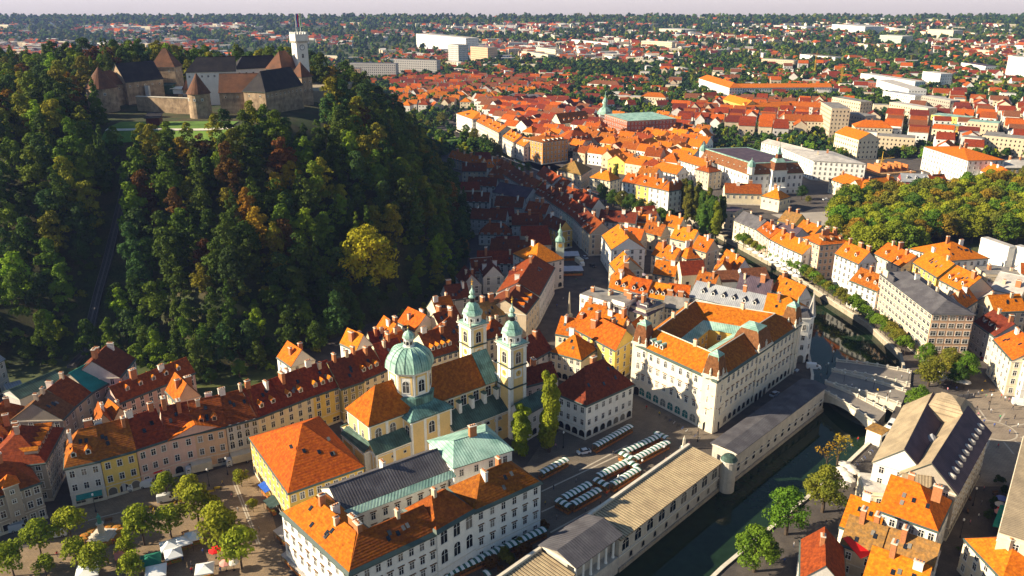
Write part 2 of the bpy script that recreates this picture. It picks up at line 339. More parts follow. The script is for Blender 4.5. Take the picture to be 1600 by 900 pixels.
def H(kind, label, cat, a, b, h, d, rt='gable', rh=5.0, wall='cream', roof='orange', rows=2, cf=None, cs=None, z0=0.0, thing=None, win='std', gf='door', gh=3.6,
      dorm=0, chim=2, sky=0, cornice=True, band=True, hk=1.0, base=0.0, group=None, side=True, front=True, dc=None, dw='white', darch=False, topw=None, back=False, name_wall='wall', world=False, low=False, top=None, near=True, ov=.45, dvec=None, skirt=.45):
    """a building from its front eave line a-b (photo pixels of the eave, or world points), eave height h, depth d"""
    zt = z0 + h
    A = Vector(a) if world else P(a[0], a[1], zt); B = Vector(b) if world else P(b[0], b[1], zt)
    A.z = z0; B.z = z0; X = B - A; L = X.length; ang = math.atan2(X.y, X.x); ux = Vector((math.cos(ang), math.sin(ang), 0)); uy = Vector((-ux.y, ux.x, 0))
    if dvec is not None:
        v = dvec; sk = v.dot(ux); D = v.dot(uy)
    elif isinstance(d, tuple):
        o = A if d[0] == 'l' else B; C = P(d[1], d[2], zt); C.z = z0; v = C - o; sk = v.dot(ux); D = v.dot(uy)
        sk = max(-.6 * abs(D), min(.6 * abs(D), sk)); D = max(D, 3.0)
    else: D = d; sk = 0.0
    if thing is None:
        thing = empty(kind, tuple(A), label, cat, group) if not low else None
    loc = A - thing.location if thing is not None else A
    def W_(u, v): return A + ux * (u * L + v * sk) + uy * (v * D)
    corners = [W_(0, 0), W_(1, 0), W_(1, 1), W_(0, 1)]; foot(corners); HOUSES.append((thing, corners))
    wm = wallm(wall); rm = roofm(roof); g = 0.0 - base
    pol, gab = roof_polys(L, D, h, rh, rt, sk, ov, hk=hk)
    mb = MB(); pl = [(0, 0), (L, 0), (L + sk, D), (sk, D)]
    ht = h + (.45 if rt == 'flat' else 0)
    mb.prism(pl, g, ht if rt == 'flat' else h, wm, rm, cap=False if rt != 'flat' else True, bot=False)
    for t in gab: mb.poly(t, wm)
    if cornice and not low:
        cm = M_TRIM
        def ring(z0_, z1_, e, m):
            mb.prism([(-e, -e), (L + e, -e), (L + sk + e, D + e), (sk - e, D + e)], z0_, z1_, m, bot=True)
        ring(h - .55, h - .2 if rt != 'flat' else h - .3, .18, cm)
        if band: mb.prism([(-.08, -.08), (L + .08, -.08), (L + sk + .08, D + .08), (sk - .08, D + .08)], gh, gh + .22, cm, cap=True)
        mb.prism([(-.06, -.06), (L + .06, -.06), (L + sk + .06, D + .06), (sk - .06, D + .06)], g, .8, M_STONE, cap=True, bot=False)
    rb = MB()
    for p in pol: rb.slab(p, .22 if rt != 'flat' else .05, rm, M_DARKTRIM if not low else rm)
    if not low and rt in ('gable', 'hip', 'hipL', 'hipR', 'cross', 'hipv', 'crossB') and roof not in ('slate', 'copper', 'tan', 'pale', 'bark', 'dark', 'violet', 'metal'):
        for p in pol:
            a_, b_ = Vector(p[0]), Vector(p[1]); c_ = Vector(p[2]); d_ = Vector(p[-1]) if len(p) > 3 else c_; f = skirt / max(.1, (c_ - b_).length)
            rb.slab([tuple(q + Vector((0, 0, .035))) for q in (a_, b_, b_.lerp(c_, f), a_.lerp(d_, f))], .05, M_DARKTRIM)
    if rt in ('hip', 'gable', 'hipL', 'hipR') and not low and near:   # ridge tiles
        p = pol[0]; rb.tube(p[3], p[2], .16, .16, 5, rm)
    if low:
        # one mesh: walls, roof and openings too small to be parts
        for k in range(len(rb.f)): mb.poly([rb.v[i] for i in rb.f[k]], rb.ms[rb.m[k]])
        def qw(org, dr, ln, nrows, n):
            for r in range(nrows):
                z = 1.1 + r * (h - .6) / nrows
                for c in range(n):
                    s = (c + .5) / n * ln; p = org + dr * (s - .5); q = org + dr * (s + .5)
                    nn = Vector((dr.y, -dr.x, 0)) * .04
                    mb.poly([(p.x + nn.x, p.y + nn.y, z), (q.x + nn.x, q.y + nn.y, z), (q.x + nn.x, q.y + nn.y, z + 1.5), (p.x + nn.x, p.y + nn.y, z + 1.5)], M_GLASS)
        nf = max(1, int(L / 3.0)); qw(Vector((0, 0, 0)), Vector((1, 0, 0)), L, max(1, int(h / 3.4)), nf)
        sv = Vector((-sk, -D, 0)).normalized(); ns = max(1, int(D / 3.2))
        qw(Vector((sk, D, 0)), sv, D, max(1, int(h / 3.4)), ns); qw(Vector((L, 0, 0)), -sv, D, max(1, int(h / 3.4)), ns)
        if chim:
            for k in range(chim):
                u = random.uniform(.2, .8); v = .5 + random.uniform(-.12, .12); x = u * L + v * sk; y = v * D; z = slope_z(L, D, h, rh, rt, u, v)
                mb.box(x - .45, y - .5, z - 1, x + .45, y + .5, z + 1.3, M_BRICK)
        o = mb.build(kind, None, tuple(A), ang); tag(o, label, cat, group); return o, (A, ux, uy, L, D, sk, h)
    wo = mb.build(name_wall, thing, loc, ang); ro = rb.build('roof', thing, loc, ang) if pol else wo
    # openings
    def wall_windows(org, dr, ln, n, gfk):
        wa = math.atan2(dr.y, dr.x)
        for r in range(rows + 1):
            if r == 0:
                if gfk is None: continue
                z = 0.0 if gfk in ('garch', 'tealarch', 'door', 'shop', 'arc') else 1.0; kd = gfk
            else:
                kd = win if not (topw and r == rows) else topw; fh = (h - gh - .3) / rows; z = gh + (r - 1) * fh + fh * .3
            nn = n if r else (n if gfk not in ('shop',) else max(1, n * 2 // 3))
            for c in range(nn):
                k2 = kd
                if r == 0 and gfk == 'door': k2 = 'door' if c == nn // 2 else 'std'; zz = 0 if k2 == 'door' else 1.1
                elif r == 0 and gfk == 'arc': k2 = 'garch' if c % 2 == 0 else 'door'; zz = 0
                else: zz = z
                s = (c + .5) / nn * ln; p = org + dr * s
                nv = Vector((dr.y, -dr.x, 0)); q = loc + ux * p.x + uy * p.y + (ux * nv.x + uy * nv.y) * .004
                put('door' if k2 in ('door',) else 'window', WIN[k2], thing, (q.x, q.y, loc.z + zz), ang + wa)
    cf = max(1, int(L / 3.3)) if cf is None else cf; cs = max(1, int(math.hypot(D, sk) / 3.5)) if cs is None else cs
    if front and cf: wall_windows(Vector((0, 0, 0)), Vector((1, 0, 0)), L, cf, gf)
    if side and cs:
        sv = Vector((-sk, -D, 0)); ln = sv.length; sv.normalize()
        mid = A + ux * L / 2 + uy * D / 2
        wall_windows(Vector((sk, D, 0)), sv, ln, cs, gf)
        if side == 'both' or side is True: wall_windows(Vector((L, 0, 0)), -sv, ln, cs, gf)
    rot = math.atan2(uy.y, uy.x)
    for k in range(chim):
        u = (k + .5 + random.uniform(-.25, .25)) / chim; v = .5 + random.choice((-.09, .09, 0))
        if rt in ('hip',) : u = .25 + .5 * u
        c = put('chimney', random.choice(CHIM), ro, (u * L + v * sk, v * D, slope_z(L, D, h, rh, rt, u, v)), random.choice((0, PI / 2)))
    for k in range(dorm):
        u = (k + .5) / dorm; u = .08 + .84 * u; v = min(.22, 1.9 / D); zz = slope_z(L, D, h, rh, rt, u, v)
        if rt in ('cross', 'crossB', 'hipv'):
            vv = .1 + .8 * (k + .5) / dorm; uu = min(.22, 1.9 / L)
            put('dormer', dormer(dc or roof, dw, darch), ro, (uu * L + vv * sk, vv * D, h + rh * uu * 2), -PI / 2)
        else: put('dormer', dormer(dc or roof, dw, darch), ro, (u * L + v * sk, v * D, zz), 0)
    for k in range(sky + (2 if near and not low and sky else 0)):
        u = random.uniform(.2, .8); v = random.uniform(.15, .35)
        sl = math.atan2(rh, D / 2)
        if rt in ('gable', 'hip', 'hipL', 'hipR'):
            c = put('skylight', SKYL, ro, (u * L + v * sk, v * D, slope_z(L, D, h, rh, rt, u, v) + .02)); c.rotation_euler = (sl, 0, 0)
    return thing, (A, ux, uy, L, D, sk, h)
def row(street, pts, h, d, walls, roofs, rh=5, rt='gable', rows=2, dorm=0, low=False, start=0, of='counted from the left', **kw):
    """neighbouring houses along a polyline of eave pixels, left to right; every one its own thing"""
    n = len(pts) - 1
    for i in range(n):
        w = walls[i % len(walls)]; r = roofs[i % len(roofs)]; hh = h + (.0 if low is None else random.uniform(-.5, .6))
        lab = '%s %s house with %s roof, %s in the row %s' % ({2: 'two storey', 3: 'three storey', 1: 'low', 4: 'tall'}[min(4, rows + 1)] if True else '', WN[w], RN[r], ordn(i + start), street)
        H('house', lab, 'house', pts[i], pts[i + 1], hh, d, rt, rh + random.uniform(-.5, .5), w, r, rows=rows, dorm=(dorm if not isinstance(dorm, (list, tuple)) else dorm[i % len(dorm)]), low=bool(low), group='houses in the row ' + street, **kw)
WN = dict(sand='sandy', white='white', cream='cream', yellow='yellow', pink='pink', peach='peach', beige='beige', grey='grey', stonew='stone', orangew='orange walled', olive='olive', ochre='ochre', brickw='brick',
          darkred='dark red', ashw='pale grey', palegreen='pale green', concrete='concrete')
RN = dict(orange='orange tiled', red='dark red tiled', rust='rusty tiled', brown='brown tiled', bright='bright orange', maroon='maroon tiled', moss='mossy tiled', copper='green copper', darkcopper='dark copper',
          slate='grey metal', tan='tan metal', metal='pale metal', gravel='flat gravel', pale='pale flat', rib='ribbed', teal='teal', bark='brown shingle', dark='black', violet='dark slate')
# ------------------------------------------------------------------ river, ground sheets
WZ = -4.5
LB = [(-60, 75), (P(966, 886, WZ).x, P(966, 886, WZ).y), (P(1200, 708, WZ).x, P(1200, 708, WZ).y), (101, 246), (107, 262), (113, 285), (120, 312), (120, 345), (116, 375), (103, 415), (85, 470), (40, 565), (-5, 650), (-60, 800)]
RB = [(-20, 85), (50, 160), (92, 200), (118, 227), (139, 258), (148, 284), (148, 316), (142, 346), (137, 376), (123, 426), (105, 480), (60, 575), (15, 660), (-40, 805)]
RIVER = LB + RB[::-1]
def pxz(pts, z=0): return [tuple(P(x, y, z)[:2]) for x, y in pts]
HILLF = [(-24, 345), (-62, 306), (-88, 275), (-112, 263), (-150, 283), (-176, 275), (-200, 262), (-420, 200), (-700, 330), (-640, 760), (-300, 900), (-120, 790), (-75, 680), (-48, 560), (-27, 470), (-22, 400)]
M_WATER = mat('river water', (.012, .028, .013), 0.05, 0.2, 0.05, 0.0, spec=0.22)
_n = M_WATER.node_tree; _b = _n.nodes['Principled BSDF']; _w = _n.nodes.new('ShaderNodeTexNoise'); _w.inputs['Scale'].default_value = .9; _w.inputs['Detail'].default_value = 3
_p = _n.nodes.new('ShaderNodeBump'); _p.inputs['Strength'].default_value = .16; _p.inputs['Distance'].default_value = .3
_n.links.new(_w.outputs[0], _p.inputs['Height']); _n.links.new(_p.outputs[0], _b.inputs['Normal'])
def gm(name, c, c2, var=.2, sc=.15, rough=.95, kind=None): return mat(name, c, rough, var, sc, 0.15, col2=c2, kind=kind)
zones = [
 ('ground', [(-3400, -60), (3400, -60), (3400, 3500), (-3400, 3500)], gm('far fields and gardens', (.045, .062, .022), (.075, .085, .03), .3, .02)),
 ('town_ground', [(-420, -59), (420, -59), (560, 300), (800, 700), (700, 1000), (300, 1050), (-20, 1000), (-100, 880), (-80, 700), (-60, 560), (-60, 330), (-110, 250), (-230, 250), (-420, 200)], gm('cobbled street', (.095, .08, .07), (.07, .06, .056), .2, .3)),
 ('market_paving', pxz([(848, 690), (1000, 590), (1110, 678), (1150, 690), (1090, 700), (760, 930), (700, 905)]), gm('market paving', (.15, .125, .10), (.19, .155, .12), .12, .25, kind='pave')),
 ('square_paving', pxz([(120, 790), (300, 745), (400, 715), (470, 960), (0, 985), (-120, 900), (60, 850)]), gm('square paving', (.28, .20, .125), (.22, .16, .105), .12, .3, kind='pave')),
 ('round_square', pxz([(1430, 640), (1560, 610), (1605, 640), (1640, 690), (1600, 760), (1500, 760), (1546, 690)]), gm('round square paving', (.27, .215, .165), (.31, .25, .19), .1, .3, kind='pave')),
 ('congress_square', pxz([(1205, 335), (1300, 330), (1330, 345), (1310, 400), (1270, 365)]), gm('pale paving slabs', (.38, .33, .28), (.33, .29, .25), .08, .2)),
 ('park_lawn', pxz([(1300, 330), (1500, 290), (1640, 250), (1700, 400), (1450, 390), (1330, 400)]), gm('park grass', (.05, .075, .018), (.09, .08, .03), .3, .2)),
 ('river_lawn', pxz([(676, 200), (692, 203), (760, 240), (752, 248), (700, 226)]), gm('bright lawn', (.10, .19, .025), (.13, .22, .03), .15, .1)),
 ('hill_garden', pxz([(200, 560), (330, 585), (430, 560), (440, 600), (330, 640), (220, 620)]), gm('garden grass', (.045, .07, .015), (.08, .09, .02), .3, .3)),
]
vs = []; es = []; fs = []
def addloop(pts, step=None):
    i = len(vs); vs.extend(Vector((p[0], p[1])) for p in pts); n = len(pts); es.extend((i + k, i + (k + 1) % n) for k in range(n))
for nme, pl, m in zones: addloop(pl)
addloop(RIVER)
gv, ge, gf_, _, _, _ = delaunay_2d_cdt(vs, es, [], 0, 1e-4)
buckets = {z[0]: ([], {}, []) for z in zones}
for f in gf_:
    cx = sum(gv[i].x for i in f) / 3; cy = sum(gv[i].y for i in f) / 3
    if inpoly(cx, cy, RIVER): continue
    best = None
    for z in zones:
        if inpoly(cx, cy, z[1]): best = z[0]
    if best is None: continue
    V, mp, F = buckets[best]
    ff = []
    for i in f:
        if i not in mp: mp[i] = len(V); V.append((gv[i].x, gv[i].y, 0.0))
        ff.append(mp[i])
    F.append(ff)
for nme, pl, m in zones:
    V, mp, F = buckets[nme]
    me = bpy.data.meshes.new(nme); me.from_pydata(V, [], F); me.materials.append(m); me.update()
    struct(put(nme, me))
b = MB(); b.poly([(-90, 40, WZ), (200, 40, WZ), (260, 300, WZ), (180, 520, WZ), (60, 830, WZ), (-120, 830, WZ)], M_WATER); struct(b.build('river'))
b = MB(); bed = gm('river bed', (.03, .03, .02), (.04, .035, .025)); b.poly([(-90, 40, -6), (200, 40, -6), (260, 300, -6), (180, 520, -6), (60, 830, -6), (-120, 830, -6)], bed); struct(b.build('river_bed'))
M_QUAY = mat('quay stone', (.34, .29, .22), 0.9, 0.2, 0.5, 0.3, streak=.8)
def wall_line(name, pts, z0, z1, th, m, label=None, cat='wall', s=1):
    b = MB()
    for k in range(len(pts) - 1):
        p = Vector(pts[k]); q = Vector(pts[k + 1]); d = (q - p).normalized(); n = Vector((-d.y, d.x)) * th * s
        b.prism([tuple(p), tuple(q), tuple(q + n), tuple(p + n)], z0, z1, m)
        b.prism([tuple(p - n * .2), tuple(q - n * .2), tuple(q + n * 1.2), tuple(p + n * 1.2)], z1, z1 + .18, M_STONE)
    o = b.build(name); return tag(o, label, cat) if label else o
wall_line('quay_wall', [RB[0], (50, 160), (92, 200), (118, 227)], -6, .25, .7, M_QUAY, 'long stone quay wall beside the trees and kiosk on the near right bank', 'wall', -1)
wall_line('quay_wall', [(118, 227), (139, 258), (148, 284), (148, 316), (142, 346), (137, 376), (123, 426), (105, 480)], -6, -2.2, 1.0, M_QUAY, 'curved stone foot of the far right bank along the water beyond the bridges', 'wall', -1)
wall_line('quay_wall', LB[3:], -6, .3, .7, M_QUAY, 'old stone embankment wall on the left bank beyond the bridges', 'wall', 1)
# stepped promenade beyond the bridges
b = MB(); rb2 = RB[4:11]
for k in range(len(rb2) - 1):
    (x0, y0), (x1, y1) = rb2[k], rb2[k + 1]; d = Vector((x1 - x0, y1 - y0)).normalized(); n = Vector((d.y, -d.x))
    for j, (z, w0, w1) in enumerate(((-2.2, 1, 5.0), (-1.4, 5, 6), (-.7, 6, 7), (.02, 7, 8))):
        b.prism([(x0 + n.x * w0, y0 + n.y * w0), (x1 + n.x * w0, y1 + n.y * w0), (x1 + n.x * w1, y1 + n.y * w1), (x0 + n.x * w1, y0 + n.y * w1)][::-1], -3, z, M_QUAY)
o = b.build('stepped_quay'); tag(o, 'stepped stone promenade going down to the river along the row of trees', 'quay')
# ------------------------------------------------------------------ castle hill
HP = np.array(HILLF)
def hill_d(x, y):
    """distance inside the foot of the hill (negative outside); arrays"""
    x = np.asarray(x, float); y = np.asarray(y, float); best = np.full(x.shape, 1e9); ins = np.zeros(x.shape, bool); n = len(HP)
    for i in range(n):
        ax, ay = HP[i]; bx, by = HP[(i + 1) % n]; dx, dy = bx - ax, by - ay
        t = np.clip(((x - ax) * dx + (y - ay) * dy) / (dx * dx + dy * dy), 0, 1); best = np.minimum(best, np.hypot(x - ax - t * dx, y - ay - t * dy))
        c = ((by > y) != (ay > y)) & (x < (ax - bx) * (y - by) / (ay - by + 1e-12) + bx); ins ^= c
    return np.where(ins, best, -best)
TOPZ = 68.0
def hill_z(x, y):
    x = np.asarray(x, float); y = np.asarray(y, float); d = hill_d(x, y)
    Wd = 92 + 36 * np.clip((420 - y) / 110, 0, 1) * np.clip((-x - 40) / 60, 0, 1) + 260 * np.clip((y - 540) / 200, 0, 1) * 0
    t = np.clip(d / Wd, 0, 1); z = TOPZ * (1 - (1 - t) ** 1.75)
    bump = 2.2 * np.sin(x * .045 + 1.3) * np.cos(y * .05) + 1.2 * np.sin(x * .11 + y * .07)
    ins = np.clip(d / 30, 0, 1) * np.clip((Wd - d) / 30, 0, 1)
    low = np.clip((y - 560) / 160, 0, 1) * 26 + np.clip((-x - 330) / 200, 0, 1) * 10    # the ridge sinks behind the castle
    west = 9 * np.exp(-(((x + 235) / 45) ** 2 + ((y - 500) / 55) ** 2))
    return np.where(d > 0, np.maximum(z + bump * ins + west * t - low * t, 0), -.6)
xs = np.arange(-700, -10, 6.0); ys = np.arange(190, 905, 6.0); XX, YY = np.meshgrid(xs, ys); ZZ = hill_z(XX, YY); nx, ny = len(xs), len(ys)
V = np.stack([XX.ravel(), YY.ravel(), ZZ.ravel()], 1); idx = np.arange(nx * ny).reshape(ny, nx)
F = np.stack([idx[:-1, :-1].ravel(), idx[:-1, 1:].ravel(), idx[1:, 1:].ravel(), idx[1:, :-1].ravel()], 1)
keep = (ZZ.ravel()[F] > 0).any(1); me = bpy.data.meshes.new('castle_hill'); me.from_pydata(V.tolist(), [], F[keep].tolist())
me.polygons.foreach_set('use_smooth', [True] * len(me.polygons)); me.materials.append(gm('hill undergrowth', (.030, .045, .012), (.055, .045, .018), .35, .15)); me.update(); struct(put('castle_hill', me))
def hz1(x, y): return float(hill_z(np.array([x]), np.array([y]))[0])
# ------------------------------------------------------------------ triple bridge
def bridge(label, l0, l1, r0, r1, z=.55):
    """deck corners in photo pixels: left bank far / near corner, right bank far / near corner"""
    A0, A1, B0, B1 = P(*l0, z), P(*l1, z), P(*r0, z), P(*r1, z); org = A0.copy(); org.z = 0
    t = empty('bridge', tuple(org), label, 'footbridge', 'stone bridges side by side over the river')
    b = MB(); N = 16
    for (p, q) in ((A0, B0), (A1, B1)):
        pass
    def pt(u, v, zz): p = A0.lerp(B0, u).lerp(A1.lerp(B1, u), v) - org; return (p.x, p.y, zz)
    for k in range(N):
        u0, u1 = k / N, (k + 1) / N; c = lambda u: .55 + .5 * math.sin(PI * u); lo = lambda u: -4.6 + 3.9 * math.sin(PI * min(1, max(0, u)) ) ** .55
        t0, t1, s0, s1 = c(u0), c(u1), lo(u0), lo(u1)
        b.poly([pt(u0, 0, t0), pt(u1, 0, t1), pt(u1, 1, t1), pt(u0, 1, t0)], gm('bridge deck', (.27, .235, .20), (.23, .20, .175), .1, .3))
        b.poly([pt(u0, 0, s0), pt(u1, 0, s1), pt(u1, 1, s1), pt(u0, 1, s0)], M_STONE)
        for v in (0, 1): b.poly([pt(u0, v, s0), pt(u1, v, s1), pt(u1, v, t1 + .003), pt(u0, v, t0 + .003)], M_STONE)
    b.build('deck', t)
    for v in (0, 1):
        b = MB(); n = 22
        for k in range(n):
            for zz, w, hgt in ((.0, .16, .12), (.85, .2, .16)):
                u0, u1 = k / n, (k + 1) / n; a0 = Vector(pt(u0, v, .55 + .5 * math.sin(PI * u0) + zz)); a1 = Vector(pt(u1, v, .55 + .5 * math.sin(PI * u1) + zz)); d = (a1 - a0).normalized(); nn = Vector((-d.y, d.x, 0)) * w
                for sgn in (1,):
                    q = [a0 - nn, a1 - nn, a1 + nn, a0 + nn]; b.slab([tuple(p + Vector((0, 0, hgt))) for p in q], hgt, M_TRIM)
            if True:
                for j in range(3):
                    u = (k + (j + .5) / 3) / n; a = Vector(pt(u, v, .55 + .5 * math.sin(PI * u))); b.lathe([(.09, a.z), (.14, a.z + .3), (.07, a.z + .6), (.11, a.z + .85)], 5, M_TRIM, a.x, a.y)
            if k % 3 == 0:
                u = k / n; a = Vector(pt(u, v, .5 + .5 * math.sin(PI * u))); b.box(a.x - .25, a.y - .25, a.z, a.x + .25, a.y + .25, a.z + 1.25, M_TRIM); b.box(a.x - .33, a.y - .33, a.z + 1.25, a.x + .33, a.y + .33, a.z + 1.42, M_TRIM)
        b.build('balustrade', t)
    return t
bridge('farthest slanting stone footbridge, nearest the long cream office', (1307, 565), (1304, 580), (1424, 583), (1422, 603))
bridge('wide middle stone bridge between the two narrow footbridges', (1300, 581), (1290, 599), (1416, 613), (1408, 634))
bridge('nearest slanting stone footbridge, its arch over the dark open water', (1290, 600), (1284, 611), (1384, 644), (1367, 664))
# ------------------------------------------------------------------ trees
def leaf_mat(name, c, c2, rnd=.25, trans=.25):
    m = mat(name, c, .75, .18, .25, rnd=rnd, col2=c2, spec=.1); nt = m.node_tree; b = nt.nodes['Principled BSDF']; out = nt.nodes['Material Output']
    tr = nt.nodes.new('ShaderNodeBsdfTranslucent'); mx = nt.nodes.new('ShaderNodeMixShader'); mx.inputs[0].default_value = trans
    src = b.inputs['Base Color'].links[0].from_socket; nt.links.new(src, tr.inputs[0]); nt.links.new(b.outputs[0], mx.inputs[1]); nt.links.new(tr.outputs[0], mx.inputs[2]); nt.links.new(mx.outputs[0], out.inputs[0]); return m
LEAF = dict(dark=leaf_mat('dark leaves', (0.043, 0.087, 0.015), (0.026, 0.060, 0.015)), mid=leaf_mat('green leaves', (0.084, 0.150, 0.018), (0.051, 0.099, 0.015)), bluish=leaf_mat('cool leaves', (0.026, 0.069, 0.024), (0.038, 0.087, 0.029)),
    lime=leaf_mat('lime leaves', (.27, .30, .018), (.17, .21, .016)), bright=leaf_mat('fresh leaves', (0.138, 0.232, 0.018), (0.087, 0.165, 0.015)), yellow=leaf_mat('yellow leaves', (.52, .43, .016), (.36, .33, .016)), olive=leaf_mat('olive leaves', (0.189, 0.180, 0.020), (0.109, 0.128, 0.018)),
    rust=leaf_mat('rusty leaves', (0.167, 0.072, 0.013), (0.102, 0.054, 0.013)), amber=leaf_mat('amber leaves', (0.304, 0.188, 0.015), (0.174, 0.143, 0.015)))
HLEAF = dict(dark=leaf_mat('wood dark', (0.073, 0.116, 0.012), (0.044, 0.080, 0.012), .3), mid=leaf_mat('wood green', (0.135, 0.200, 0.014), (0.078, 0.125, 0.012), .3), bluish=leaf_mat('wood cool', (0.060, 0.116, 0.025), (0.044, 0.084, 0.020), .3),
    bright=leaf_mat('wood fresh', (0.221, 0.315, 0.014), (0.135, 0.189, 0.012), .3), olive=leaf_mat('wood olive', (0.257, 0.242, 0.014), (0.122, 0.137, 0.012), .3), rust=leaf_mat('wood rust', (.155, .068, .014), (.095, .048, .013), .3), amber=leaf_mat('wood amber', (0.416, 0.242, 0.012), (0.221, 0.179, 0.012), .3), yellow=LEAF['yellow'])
M_BARK = mat('bark', (.07, .05, .035), .95, .2, 2)
def crown_mesh(seed, h, r, blobs=30, per=90, leaf=.5, kind='broad', z0=None, bs=1.0):
    g = np.random.default_rng(seed); z0 = h * .25 if z0 is None else z0
    pts = []; nr = []
    if kind == 'broad':
        c = []
        for i in range(blobs):
            t = g.random(); zz = z0 + (h - z0) * (.12 + .80 * t); env = math.sin(PI * min(1, (.22 + .78 * t) ** .9)) ** .6; a = g.random() * 2 * PI; rr = r * env * (.35 + .5 * g.random())
            c.append((rr * math.cos(a), rr * math.sin(a), zz, r * bs * (.24 + .2 * g.random())))
        c.append((0, 0, z0 + (h - z0) * .5, r * .45))
    elif kind == 'column':
        c = [(g.normal(0, r * .3), g.normal(0, r * .3), z0 + (h - z0) * (i + .5) / blobs, r * (.75 * math.sin(PI * (.12 + .82 * (i + .5) / blobs)) ** .6 + .12)) for i in range(blobs)]
    else:
        c = []
        for i in range(blobs):
            t = (i + .5) / blobs; rr = r * (1 - t) ** .9; a = g.random() * 2 * PI; k = g.random() ** .5; c.append((rr * k * math.cos(a), rr * k * math.sin(a), z0 + (h - z0) * t, .12 * r + rr * .35))
    P_ = []
    for (x, y, z, q) in c:
        n = max(12, int(per * (q / (r * .34)) ** 2)); d = g.normal(size=(n, 3)); d /= np.linalg.norm(d, axis=1)[:, None]; d[:, 2] = np.where(d[:, 2] < -.35, -d[:, 2], d[:, 2])
        rad = q * (.75 + .35 * g.random(n) ** .5); sq = np.array([1, 1, .8 if kind != 'column' else 1.15])
        P_.append(np.concatenate([np.array([x, y, z]) + d * rad[:, None] * sq, d], 1))
    A = np.concatenate(P_); pos = A[:, :3]; nrm = A[:, 3:] + g.normal(0, .45, (len(A), 3)); nrm /= np.linalg.norm(nrm, axis=1)[:, None]
    t1 = np.cross(nrm, g.normal(size=(len(A), 3))); t1 /= np.linalg.norm(t1, axis=1)[:, None]; t2 = np.cross(nrm, t1); s = (leaf * (.6 + .8 * g.random(len(A))))[:, None]
    Vv = np.stack([pos - t1 * s, pos - t2 * s * .6, pos + t1 * s, pos + t2 * s * .6], 1).reshape(-1, 3); n = len(A)
    me = bpy.data.meshes.new('crown'); me.vertices.add(4 * n); me.vertices.foreach_set('co', Vv.astype(np.float32).ravel()); me.loops.add(4 * n); me.loops.foreach_set('vertex_index', np.arange(4 * n, dtype=np.int32))
    me.polygons.add(n); me.polygons.foreach_set('loop_start', np.arange(0, 4 * n, 4, dtype=np.int32)); me.polygons.foreach_set('loop_total', np.full(n, 4, dtype=np.int32)); me.materials.append(LEAF['mid']); me.update(calc_edges=True); return me
def trunk_mesh(seed, h, r, tr=.22, k=6):
    g = random.Random(seed); b = MB(); top = h * .55; b.tube((0, 0, -.3), (0, 0, h * .3), tr * 1.3, tr, 7, M_BARK); b.tube((0, 0, h * .3), (.2, .1, top), tr, tr * .6, 6, M_BARK)
    for i in range(k):
        a = 2 * PI * i / k + g.random(); z = h * (.28 + .2 * g.random()); b.tube((0, 0, z), (r * .6 * math.cos(a), r * .6 * math.sin(a), z + h * (.22 + .15 * g.random())), tr * .5, tr * .15, 5, M_BARK)
    return b.mesh('trunk')
CR = dict(
  hill=[crown_mesh(10 + i, 15 + (i % 3) * 2.5, 4.9, 44, 90, .40, 'broad', 1.5, .72) for i in range(7)], conifer=[crown_mesh(30 + i, 19, 3.4, 34, 80, .38, 'cone', 1.0) for i in range(3)],
  street=[crown_mesh(40 + i, 8.4, 3.7, 30, 48, .34, 'broad', 2.7) for i in range(4)], big=[crown_mesh(50 + i, 17, 7.6, 64, 130, .40, 'broad', 3.0, .75) for i in range(3)],
  poplar=[crown_mesh(60 + i, 21, 2.3, 24, 95, .36, 'column', 1.2) for i in range(3)], bush=[crown_mesh(70 + i, 3, 2.0, 9, 45, .3, 'broad', .2) for i in range(3)],
  park=[crown_mesh(80 + i, 19, 8.5, 60, 90, .52, 'broad', 3.5, .75) for i in range(4)], far=[crown_mesh(90 + i, 11, 5.2, 9, 16, 1.7, 'broad', .6) for i in range(4)], thin=[crown_mesh(97, 9, 3.2, 12, 12, .3, 'broad', 4)])
TR = dict(hill=trunk_mesh(1, 15, 5, .35), street=trunk_mesh(2, 8, 3, .16), big=trunk_mesh(3, 17, 8, .5, 8), poplar=trunk_mesh(4, 21, 1.5, .35), park=trunk_mesh(5, 20, 8, .5, 8), thin=trunk_mesh(6, 9, 3.4, .2, 10))
def tree(ck, x, y, z, label, leaf='mid', sc=1.0, group=None, trunk=True, name='tree', szx=None, cat='tree', pal=None):
    me = random.choice(CR[ck]); rz = random.uniform(0, 2 * PI); s = sc if szx is None else None
    if trunk and ck in TR:
        t = empty(name, (x, y, z), label, cat, group); t.rotation_euler = (0, 0, rz); t.scale = (sc, sc, sc) if szx is None else szx
        put('trunk', TR[ck], t); c = put('crown', me, t)
    else:
        c = put(name, me, None, (x, y, z), rz, (sc, sc, sc) if szx is None else szx); tag(c, label, cat, group); t = c
    c.material_slots[0].link = 'OBJECT'; c.material_slots[0].material = (pal or LEAF)[leaf]
    return t
def tree_px(ck, px, py, label, leaf='mid', sc=1.0, z=0.0, **k):
    p = P(px, py, z); return tree(ck, p.x, p.y, z, label, leaf, sc, **k)
